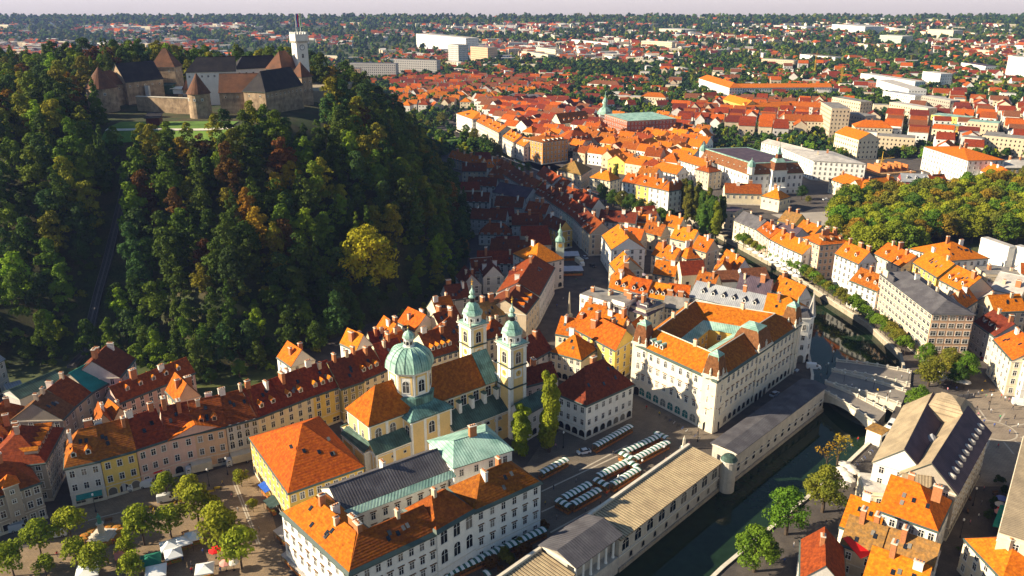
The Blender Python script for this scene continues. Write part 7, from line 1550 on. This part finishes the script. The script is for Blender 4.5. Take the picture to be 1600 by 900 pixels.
tent(238, 888, 4.6, 22, 'green pavilion tent with white valance on the square', mat('green tent cloth', (.01, .16, .10), .8)); tent(192, 880, 3.0, 30, 'small faded pink tent behind a young tree on the square', mat('pink cloth', (.55, .20, .16), .8))
def parasol(px, py, r, col, label, grp=None, h=2.5):
    p = P(px, py, 0); t = empty('parasol', (p.x, p.y, 0), label, 'parasol', grp); b = MB(); b.lathe([(r, h - .25), (r * .98, h - .1), (r * .5, h + .3), (.05, h + .6)], 8, mat('parasol cloth ' + col[0], col[1], .8, .05)); b.build('canopy', t); b = MB(); b.tube((0, 0, 0), (0, 0, h + .6), .05, .05, 5, M_IRON); b.lathe([(.35, 0), (.3, .1)], 8, M_IRON); b.build('pole', t)
CR_ = ('cream', (.66, .60, .52)); parasol(338, 872, 1.6, ('red', (.75, .01, .01)), 'bright red parasol, left one of two among the square trees'); parasol(345, 869, 1.4, ('red', (.75, .01, .01)), 'bright red parasol, right one of two among the square trees'); parasol(354, 892, 1.5, ('pink', (.7, .3, .25)), 'pale pink parasol at the bottom edge of the square'); parasol(366, 891, 1.4, CR_, 'cream parasol next to the pale pink one on the square')
for i, (x, y) in enumerate([(1318, 736), (1326, 741), (1331, 747), (1321, 752), (1325, 760), (1318, 768), (1314, 745)]): parasol(x, y, 1.8, CR_, 'cream parasol, %s from the bridges on the near riverside terrace' % ordn(i), 'riverside terrace parasols')
for i, (x, y) in enumerate([(1466, 600), (1476, 598), (1486, 601), (1496, 604), (1506, 606), (1468, 592), (1500, 597)]): parasol(x, y, 2.0, CR_, 'cream parasol, %s from the left under the round square trees' % ordn(i), 'parasols under the round square trees')
for i, (x, y) in enumerate([(1060, 350), (1045, 346), (1075, 372), (1100, 382), (1122, 392), (1085, 378), (1110, 388)]): parasol(x, y, 2.4, CR_, 'white parasol, %s from the left on the terrace near the poplars' % ordn(i), 'parasols near the poplars')
for i in range(9): t_ = i / 8; parasol(1172 + 72 * t_, 396 + 42 * t_, 2.1, ('white', (.75, .73, .70)), 'white parasol, %s of the line on the far promenade by the river bend' % ordn(i), 'promenade parasols')
parasol(1002, 436, 2.2, ('lilac', (.6, .5, .55)), 'round lilac parasol on the roof terrace inside the orange arc', None, 2.5)
for i, (x, y, c) in enumerate([(1563, 790, ('blue', (.15, .2, .5))), (1561, 800, CR_), (1565, 808, ('red', (.7, .02, .03))), (1560, 812, ('pink', (.7, .35, .35)))]): parasol(x, y, 1.5, c, '%s parasol beside the green awning of the paved street' % c[0])
b = MB(); A = P(1574, 792, 3); B = P(1562, 826, 3); d = (B - A).normalized(); n = Vector((-d.y, d.x, 0)) * 1.6; b.slab([tuple(A - n), tuple(B - n), tuple(B + n + Vector((0, 0, .6))), tuple(A + n + Vector((0, 0, .6)))], .08, mat('sea green awning', (.01, .30, .20), .7)); tag(b.build('shop_awning'), 'long sea green awning on the tall cream corner block', 'awning')
# statue of a man on a stepped plinth with flower beds
p = P(160, 838); t = empty('monument', (p.x, p.y, 0), 'green bronze statue of a robed man on a pale stepped plinth ringed with flowers', 'statue')
b = MB(); 
for k in range(4): s = 3.2 - k * .55; b.box(-s, -s, k * .22, s, s, (k + 1) * .22, M_STONE)
b.lathe([(1.0, .88), (1.1, 1.1), (.75, 1.3), (.7, 3.6), (.95, 3.8), (.95, 4.0)], 12, M_STONE); b.build('plinth', t)
b = MB(); b.lathe([(.5, 4.0), (.55, 4.3), (.42, 5.0), (.40, 5.5), (.46, 5.9), (.30, 6.15), (.12, 6.25), (.15, 6.35), (.19, 6.5), (.17, 6.68), (.05, 6.8)], 12, M_BRONZE); b.tube((.35, 0, 6.0), (.65, -.25, 5.5), .12, .1, 6, M_BRONZE); b.tube((.65, -.25, 5.5), (.45, -.5, 5.6), .1, .07, 6, M_BRONZE); b.tube((-.35, 0, 6.0), (-.6, -.1, 5.4), .12, .1, 6, M_BRONZE); b.build('figure', t)
b = MB(); M_FLOW = mat('orange flowers', (.55, .16, .02), .9, .4, 6, col2=(.10, .16, .02))
for a in range(12): b.lathe([(1.25, 0), (1.3, .3), (.9, .5), (.05, .6)], 7, M_FLOW, 4.4 * math.cos(a * PI / 6), 4.0 * math.sin(a * PI / 6))
b.build('flower_bed', t)
# obelisk, market lamp posts, baroque fountain, plague-like column in the street
def pillar(px, py, prof, m, label, cat, name, n=8, sx=1):
    p = P(px, py); b = MB(); b.lathe(prof, n, m, 0, 0, PI / n); o = b.build(name, None, (p.x, p.y, 0)); tag(o, label, cat)
pillar(1068, 703, [(1.6, 0), (1.6, .4), (1.1, .5), (1.0, 1.1), (.6, 1.3), (.45, 3.8), (.25, 4.2), (.05, 4.9)], M_STONE, 'small pale obelisk at the end of the riverside hall roof', 'obelisk', 'obelisk', 4)
pillar(889, 500, [(2.6, 0), (2.6, .6), (1.5, .8), (1.6, 2.6), (.9, 3), (.75, 3.4), (.25, 12), (.05, 12.6)], M_QUAY, 'slender dark obelisk fountain in the shaded square above the orange roofs', 'fountain', 'obelisk_fountain', 6)
pillar(928, 466, [(1.4, 0), (1.2, .6), (.6, .8), (.5, 3.5), (.8, 3.8), (.4, 4.4), (.3, 5.4), (.05, 6)], M_STONE, 'stone statue on a column next to the white blank-walled house', 'statue', 'column_statue', 8)
def lamp(px, py, label, grp, h=5.0, two=False):
    p = P(px, py); t = empty('street_lamp', (p.x, p.y, 0), label, 'street lamp', grp); b = MB(); b.lathe([(.22, 0), (.18, .6), (.08, .8), (.06, h)], 6, M_IRON); b.build('post', t); b = MB(); b.lathe([(.1, h), (.24, h + .15), (.28, h + .5), (.1, h + .75)], 6, M_WHITE); b.build('lamp_head', t)
for i, (x, y) in enumerate([(1036, 723), (1002, 745), (965, 770), (897, 640), (962, 655), (1090, 690), (846, 640), (880, 700)]): lamp(x, y, 'lamp post, %s from the riverside obelisk on the market' % ordn(i), 'market lamp posts')
for i, (x, y) in enumerate([(1292, 585), (1318, 600), (1388, 630), (1340, 628), (1418, 600), (1434, 645), (1364, 612), (1300, 566)]): lamp(x, y, 'lamp post, %s counted along the footbridges' % ordn(i), 'bridge lamp posts', 4)
for i, (x, y) in enumerate([(327, 760), (356, 742), (30, 800), (150, 800), (1530, 700), (1545, 640), (1500, 840), (1520, 790)]): lamp(x, y, 'lamp post, %s of the posts in the lower squares' % ordn(i), 'square lamp posts', 5)
# road works: yellow machines, barriers
def barrier(px, py, a, label):
    p = P(px, py); b = MB(); b.box(-1.1, -.05, .3, 1.1, .05, .9, mat('barrier yellow', (.65, .42, .02), .6)); 
    for x in (-.9, .9): b.box(x - .05, -.3, 0, x + .05, .3, 1, M_IRON)
    tag(b.build('barrier', None, (p.x, p.y, 0), R(a)), label, 'barrier', 'road works barriers')
for i, (x, y, a) in enumerate([(232, 795, 20), (240, 800, 100), (252, 803, 20), (272, 790, 80), (284, 786, 20), (292, 796, 100), (330, 770, 20), (340, 765, 10)]): barrier(x, y, a, 'yellow barrier, %s from the left round the road works' % ordn(i))
# kiosk by the bridge, green hoarding on the round square
p = P(1373, 690); b = MB(); b.box(-2.2, -2.2, -4, 2.2, 2.2, 4.2, wallm('white')); b.box(-2.6, -2.6, 4.2, 2.6, 2.6, 4.5, roofm('moss')); b.poly([(-1, -2.21, 1), (1, -2.21, 1), (1, -2.21, 3), (-1, -2.21, 3)], M_GLASS); tag(b.build('kiosk', None, (p.x - 1, p.y, 0), R(40)), 'small white kiosk with flat green roof at the near bank end of the footbridges', 'kiosk')
def hoard(a, b_, label, m):
    A, B = P(*a), P(*b_); d = (B - A); L = d.length; an = math.atan2(d.y, d.x); b = MB(); b.box(0, 0, 0, L, .12, 1.7, m); 
    for k in range(int(L / 2.4) + 1): b.box(k * 2.4 - .05, -.06, 0, k * 2.4 + .05, .18, 1.85, M_IRON)
    tag(b.build('hoarding', None, tuple(A), an), label, 'hoarding')
hoard((1449, 622), (1464, 628), 'short green hoarding panel beside the leaning riverside trees', mat('green hoarding', (.02, .35, .08), .6)); hoard((1466, 629), (1523, 621), 'long grey site hoarding between terrace and round square', mat('grey hoarding', (.22, .22, .22), .7))
b = MB(); A = P(1440, 640); c0 = P(1520, 690); n = 18; ring = []
for k in range(n + 1): a = PI * (.98 - .62 * k / n); ring.append((c0.x + 24 * math.cos(a), c0.y + 16 * math.sin(a)))
for k in range(n):
    (x0, y0), (x1, y1) = ring[k], ring[k + 1]; d = Vector((x1 - x0, y1 - y0)).normalized(); m_ = Vector((-d.y, d.x)) * .3; b.prism([(x0, y0), (x1, y1), (x1 + m_.x, y1 + m_.y), (x0 + m_.x, y0 + m_.y)], 0, .5, M_TRIM)
tag(b.build('curved_kerb'), 'low curved stone kerb sweeping round the edge of the round square', 'kerb')
# bicycle racks read as bicycles along the near riverside lane
def bicycle(px, py, a, i):
    p = P(px, py); b = MB()
    for x in (-.5, .5):
        for k in range(10): a0, a1 = 2 * PI * k / 10, 2 * PI * (k + 1) / 10; b.tube((x + .33 * math.cos(a0), 0, .34 + .33 * math.sin(a0)), (x + .33 * math.cos(a1), 0, .34 + .33 * math.sin(a1)), .025, .025, 4, M_TYRE)
    for q in (((-.5, 0, .34), (-.1, 0, .34)), ((-.1, 0, .34), (.35, 0, .8)), ((-.25, 0, .8), (.35, 0, .8)), ((-.25, 0, .95), (-.1, 0, .34)), ((.5, 0, .34), (.33, 0, .98)), ((.33, -.25, 1.0), (.33, .25, 1.0)), ((-.5, 0, .34), (-.25, 0, .8))): b.tube(*q, .025, .025, 4, M_BIKE[i % 3])
    b.box(-.38, -.07, .93, -.12, .07, .99, M_TYRE); return b
M_BIKE = [mat('bike white', (.6, .6, .6), .4), mat('bike dark', (.05, .05, .06), .4), mat('bike blue', (.05, .1, .3), .4)]
BKM = [bicycle(0, 500, 0, i).mesh('bicycle') for i in range(3)]
k = 0
for i in range(14):
    t_ = i / 13; x, y = 1362 - 50 * t_, 700 + 45 * t_ ; p = P(x, y); o = put('bicycle', BKM[i % 3], None, (p.x + 1.5, p.y, 0), R(120 + random.uniform(-12, 12))); tag(o, '%s bicycle, %s from the bridges in the rack along the near river wall' % (['white', 'dark', 'blue'][i % 3], ordn(i)), 'bicycle', 'bicycles along the river wall')
for i in range(9):
    t_ = i / 8; x, y = 1040 + 52 * t_, 655 + 33 * t_; p = P(x, y); o = put('bicycle', BKM[(i + 1) % 3], None, (p.x, p.y, 0), R(40 + random.uniform(-12, 12))); tag(o, '%s bicycle, %s from the left along the arches of the pale city building' % (['dark', 'blue', 'white'][i % 3], ordn(i)), 'bicycle', 'bicycles along the city building')
# yellow cranes beyond the palace
def crane(px, py, h, jib, a, label):
    p = P(px, py); t = empty('tower_crane', (p.x, p.y, 0), label, 'crane'); t.rotation_euler = (0, 0, R(a)); Y = mat('crane yellow', (.65, .40, .03), .5); b = MB()
    for x, y in ((-.8, -.8), (.8, -.8), (.8, .8), (-.8, .8)): b.tube((x, y, 0), (x, y, h), .16, .16, 4, Y)
    for k in range(int(h / 2)): s = 1 if k % 2 else -1; b.tube((-.8 * s, -.8, k * 2), (.8 * s, -.8, k * 2 + 2), .1, .1, 4, Y); b.tube((-.8, -.8 * s, k * 2), (-.8, .8 * s, k * 2 + 2), .1, .1, 4, Y)
    b.build('mast', t); b = MB(); b.tube((-jib * .3, 0, h), (jib, 0, h), .3, .2, 4, Y); b.tube((-jib * .3, 0, h + 1.4), (jib, 0, h + .3), .15, .1, 4, Y); b.tube((0, 0, h), (0, 0, h + 6), .3, .1, 4, Y); b.tube((0, 0, h + 6), (jib * .8, 0, h + .4), .06, .06, 4, Y); b.box(-jib * .3 - 1, -1, h - 2, -jib * .3 + 1, 1, h, M_STONE); b.build('jib', t)
crane(1272, 120, 32, 34, 10, 'tall yellow tower crane standing in the houses at the upper right'); crane(1313, 135, 24, 20, 200, 'shorter yellow tower crane right of the tall one')
crane(1375, 270, 10, 14, 30, 'low yellow construction crane on the building site behind the convent')
b = MB(); p = P(1385, 268); b.box(-16, -12, 0, 16, 10, 1.5, mat('site earth', (.42, .24, .10), .95)); 
for k in range(5): b.box(-13 + k * 6, -8, 1.5, -12 + k * 6, 6, 6, M_ORWOOD)
tag(b.build('building_site', None, (p.x, p.y, 0), .3), 'orange brown building site with timber props behind the convent roofs', 'building site')
# ------------------------------------------------------------------ people
def person_mesh(pose):
    J = {'pel': (0, 0, .95), 'sp': (0, .01, 1.2), 'ch': (0, 0, 1.40), 'nk': (0, 0, 1.52), 'hd': (0, .02, 1.62), 'tp': (0, .02, 1.76)}
    st = .28 if pose == 'walk' else .06
    for s, nme in ((-1, 'L'), (1, 'R')):
        f = s * st if pose == 'walk' else 0
        J.update({'hip' + nme: (.10 * s, 0, .92), 'kn' + nme: (.11 * s, f * .5 + .03, .50), 'an' + nme: (.11 * s, f, .09), 'to' + nme: (.12 * s, f + .16, .04),
                  'sh' + nme: (.19 * s, 0, 1.42), 'el' + nme: (.25 * s, -f * .5 - .02, 1.14), 'wr' + nme: (.26 * s, -f + .06 + (.16 if pose == 'carry' else 0), .90 + (.12 if pose == 'carry' else 0)), 'ha' + nme: (.26 * s, -f + .1 + (.2 if pose == 'carry' else 0), .82 + (.16 if pose == 'carry' else 0))})
    rad = dict(pel=.14, sp=.12, ch=.145, nk=.055, hd=.095, tp=.07, hip=.10, kn=.06, an=.045, to=.04, sh=.07, el=.045, wr=.032, ha=.04)
    E_ = [('pel', 'sp'), ('sp', 'ch'), ('ch', 'nk'), ('nk', 'hd'), ('hd', 'tp')]
    for s in 'LR': E_ += [('pel', 'hip' + s), ('hip' + s, 'kn' + s), ('kn' + s, 'an' + s), ('an' + s, 'to' + s), ('ch', 'sh' + s), ('sh' + s, 'el' + s), ('el' + s, 'wr' + s), ('wr' + s, 'ha' + s)]
    names = list(J); me = bpy.data.meshes.new('person'); me.from_pydata([J[n] for n in names], [(names.index(a), names.index(b)) for a, b in E_], [])
    o = bpy.data.objects.new('tmp', me); COL.objects.link(o); sk = o.modifiers.new('skin', 'SKIN'); o.modifiers.new('sub', 'SUBSURF').levels = 1
    lay = me.skin_vertices[0] if len(me.skin_vertices) else None
    if lay is None:
        import bmesh; bm = bmesh.new(); bm.from_mesh(me); bm.verts.layers.skin.verify(); bm.to_mesh(me); bm.free(); lay = me.skin_vertices[0]
    for i, n in enumerate(names):
        k = n[:-1] if n[-1] in 'LR' and n[:-1] in rad else n; lay.data[i].radius = (rad[k], rad[k]); lay.data[i].use_root = (n == 'pel')
    dg = bpy.context.evaluated_depsgraph_get(); m2 = bpy.data.meshes.new_from_object(o.evaluated_get(dg)); bpy.data.objects.remove(o)
    ms = [mat('trousers', (.04, .05, .09), .9), mat('shirt', (.5, .5, .5), .9), mat('skin', (.55, .33, .22), .7), mat('hair', (.05, .03, .02), .9)]
    m2.materials.clear(); [m2.materials.append(m) for m in ms]
    for p in m2.polygons:
        c = p.center; p.material_index = 3 if c.z > 1.68 or (c.z > 1.58 and c.y < .0) else 2 if c.z > 1.50 or (c.z < .93 and abs(c.x) > .2) else 1 if c.z > .95 else 0; p.use_smooth = True
    return m2
PM = [person_mesh(k) for k in ('stand', 'walk', 'carry')]
SH = [('white', (.7, .7, .7)), ('red', (.6, .02, .02)), ('blue', (.05, .1, .35)), ('black', (.03, .03, .03)), ('yellow', (.6, .4, .03)), ('green', (.04, .25, .1)), ('pink', (.6, .25, .3)), ('grey', (.25, .25, .26))]
TS = [mat('trousers', (0, 0, 0)), mat('beige trousers', (.35, .28, .2), .9), mat('black trousers', (.02, .02, .02), .9)]
PPL = [('round square', [(1509, 658), (1522, 664), (1535, 676), (1562, 655), (1571, 664), (1585, 655), (1590, 668), (1548, 645), (1526, 640), (1505, 628), (1512, 616), (1538, 600), (1545, 592), (1532, 586), (1560, 610), (1480, 612), (1494, 610), (1582, 640), (1497, 634), (1503, 650), (1510, 645), (1528, 651), (1537, 662), (1553, 668), (1545, 632), (1577, 678), (1520, 622), (1528, 618), (1534, 615), (1540, 622), (1548, 616), (1570, 626), (1576, 628), (1564, 622), (1490, 640), (1559, 700), (1515, 640)]), ('footbridges', [(1352, 600), (1370, 618), (1330, 610), (1398, 600), (1408, 596), (1385, 625)]),
       ('market', [(1000, 700), (1015, 695), (985, 728), (1028, 735), (948, 775), (938, 790), (915, 800), (900, 755), (865, 765), (852, 790), (1010, 640), (1030, 650), (985, 625), (1058, 725), (1047, 716), (1003, 748), (868, 700), (958, 712), (975, 740), (1040, 722), (955, 690), (925, 770), (870, 812), (905, 708), (1076, 697), (1090, 680)]), ('lower left square', [(250, 868), (262, 888), (286, 878), (300, 895), (326, 885), (345, 895), (180, 870), (214, 885), (110, 830), (90, 870), (405, 830), (390, 850), (372, 800), (300, 768), (348, 758), (362, 778), (386, 795), (267, 838), (234, 870), (135, 852), (192, 900), (330, 848), (300, 885), (318, 865), (352, 880), (380, 742), (178, 850)]),
       ('right paved street', [(1537, 767), (1533, 789), (1530, 745), (1524, 755), (1519, 735), (1515, 820), (1528, 810), (1500, 870)]), ('shaded street', [(900, 440), (915, 455), (880, 470), (905, 430), (925, 440), (870, 480)]), ('near riverside lane', [(1330, 700), (1340, 690), (1240, 855), (1225, 880), (1300, 790), (1290, 820)]), ('shaded bridge forecourt', [(1282, 590), (1290, 575), (1262, 600), (1230, 640), (1190, 650), (1160, 668)])]
for pl, pts in PPL:
    for i, (x, y) in enumerate(pts):
        p = P(x, y); k = random.randrange(3); sh = SH[random.randrange(8)]; z = 1.05 if pl == 'footbridges' else .006
        o = put('person', PM[k], None, (p.x, p.y, z), random.uniform(0, 6.28)); o.material_slots[1].link = 'OBJECT'; o.material_slots[1].material = mat('shirt ' + sh[0], sh[1], .9)
        tag(o, 'person in %s %s on the %s, %s listed' % (sh[0], ['standing', 'walking', 'carrying something'][k], pl, 'X'), 'person', 'people on the ' + pl); o['_x'] = x
for pl, pts in PPL:
    grp = sorted([o for o in SC.objects if o.get('group') == 'people on the ' + pl], key=lambda o: o['_x'])
    for i, o in enumerate(grp): o['label'] = '%s, %s from the left' % (o['label'].split(', X')[0].split(', ')[0], ordn(i)); del o['_x']
# riverside hall clutter: litter bins and produce crates beside the stalls
b = MB(); b.box(0, 0, 0, .6, .4, .3, M_ORWOOD); b.box(.05, .05, .3, .55, .35, .36, M_VEG); CRM = b.mesh('crate'); i = 0
for (x, y) in [(938, 703), (962, 690), (1000, 718), (1018, 709), (962, 762), (975, 752), (905, 790), (918, 783), (860, 742), (760, 880), (800, 862), (830, 845), (846, 838)]:
    p = P(x, y); o = put('crate', CRM, None, (p.x, p.y, .01), random.uniform(0, 3)); tag(o, 'wooden produce crate, %s from the white market house among the striped stalls' % ordn(i), 'crate', 'produce crates by the stalls'); i += 1

# grey cloth canopies leaning on the seminary wall and the school building
def canopy(px, py, a, w, d, label, m):
    p = P(px, py); t = empty('market_canopy', (p.x, p.y, 0), label, 'canopy'); t.rotation_euler = (0, 0, R(a)); b = MB()
    for k in range(5): x0 = k * w / 5; b.slab([(x0, 0, 2.5 + .12 * (k % 2)), (x0 + w / 5, 0, 2.5 + .12 * ((k + 1) % 2)), (x0 + w / 5, d, 3.1 + .12 * ((k + 1) % 2)), (x0, d, 3.1 + .12 * (k % 2))], .05, m)
    b.build('canopy', t); b = MB()
    for x in (.1, w / 2, w - .1): b.tube((x, .1, 0), (x, .1, 2.5), .05, .05, 5, M_IRON)
    b.tube((.1, .1, 2.45), (w - .1, .1, 2.45), .05, .05, 5, M_IRON); b.build('frame', t); b = MB(); b.box(.4, .6, 0, w - .4, 1.5, .85, M_ORWOOD); b.box(.4, .6, .85, w - .4, 1.5, .95, M_VEG); b.build('counter', t)
mg = mat('grey canopy cloth', (.36, .33, .31), .8, .1)
canopy(428, 842, -47, 6.5, 4, 'upper of the two grey cloth canopies against the white seminary side wall', mg); canopy(440, 880, -47, 13, 4.5, 'long grey cloth canopy against the white seminary side wall, nearer the bottom edge', mg)
canopy(412, 795, -50, 5, 3, 'dark green canopy at the near corner of the pyramid-roofed building', mat('dark canopy cloth', (.03, .06, .06), .8)); canopy(404, 770, -50, 5, 2.6, 'blue canopy against the front of the pyramid-roofed building', mat('blue canopy cloth', (.02, .10, .5), .7))
canopy(876, 432, 5, 11, 6, 'large pale blue-grey awning in front of the town hall in the shaded street', mat('pale awning cloth', (.45, .45, .5), .8)); canopy(878, 408, 5, 9, 6, 'second pale awning beside the town hall in the shaded street', MATS['pale awning cloth'])
def bench(px, py, a, label):
    p = P(px, py); t = empty('bench', (p.x, p.y, 0), label, 'bench', 'benches in the squares'); t.rotation_euler = (0, 0, R(a)); b = MB(); b.box(-.9, -.25, .42, .9, .25, .48, M_WOOD); b.build('seat', t); b = MB(); b.box(-.9, .22, .55, .9, .28, .95, M_WOOD); b.build('backrest', t)
    for x in (-.7, .7): b = MB(); b.box(x - .04, -.22, 0, x + .04, .25, .55, M_IRON); b.build('leg', t)
for i, (x, y, a) in enumerate([(1555, 772, 10), (1558, 778, 10), (1516, 780, 60), (1512, 800, 60), (170, 815, 20), (205, 812, 20), (120, 872, 0), (290, 835, 30), (1490, 628, 0), (1550, 612, 0)]): bench(x, y, a, 'wooden bench, %s listed from the paved street to the squares' % ordn(i))
for i, (x, y, s) in enumerate([(1560, 755, .9), (1553, 792, .9), (1545, 810, .8), (1568, 770, .7), (1505, 865, .8), (820, 872, 1.3), (790, 880, 1.5), (770, 892, 1.3), (812, 858, 1.1), (848, 826, .8)]):
    tree_px('bush', x, y, 'small dark shrub, %s of the shrubs beside stalls and paved street' % ordn(i), 'dark' if i < 5 else 'rust' if i % 2 else 'olive', s, group='small shrubs in the streets', name='shrub', cat='shrub')
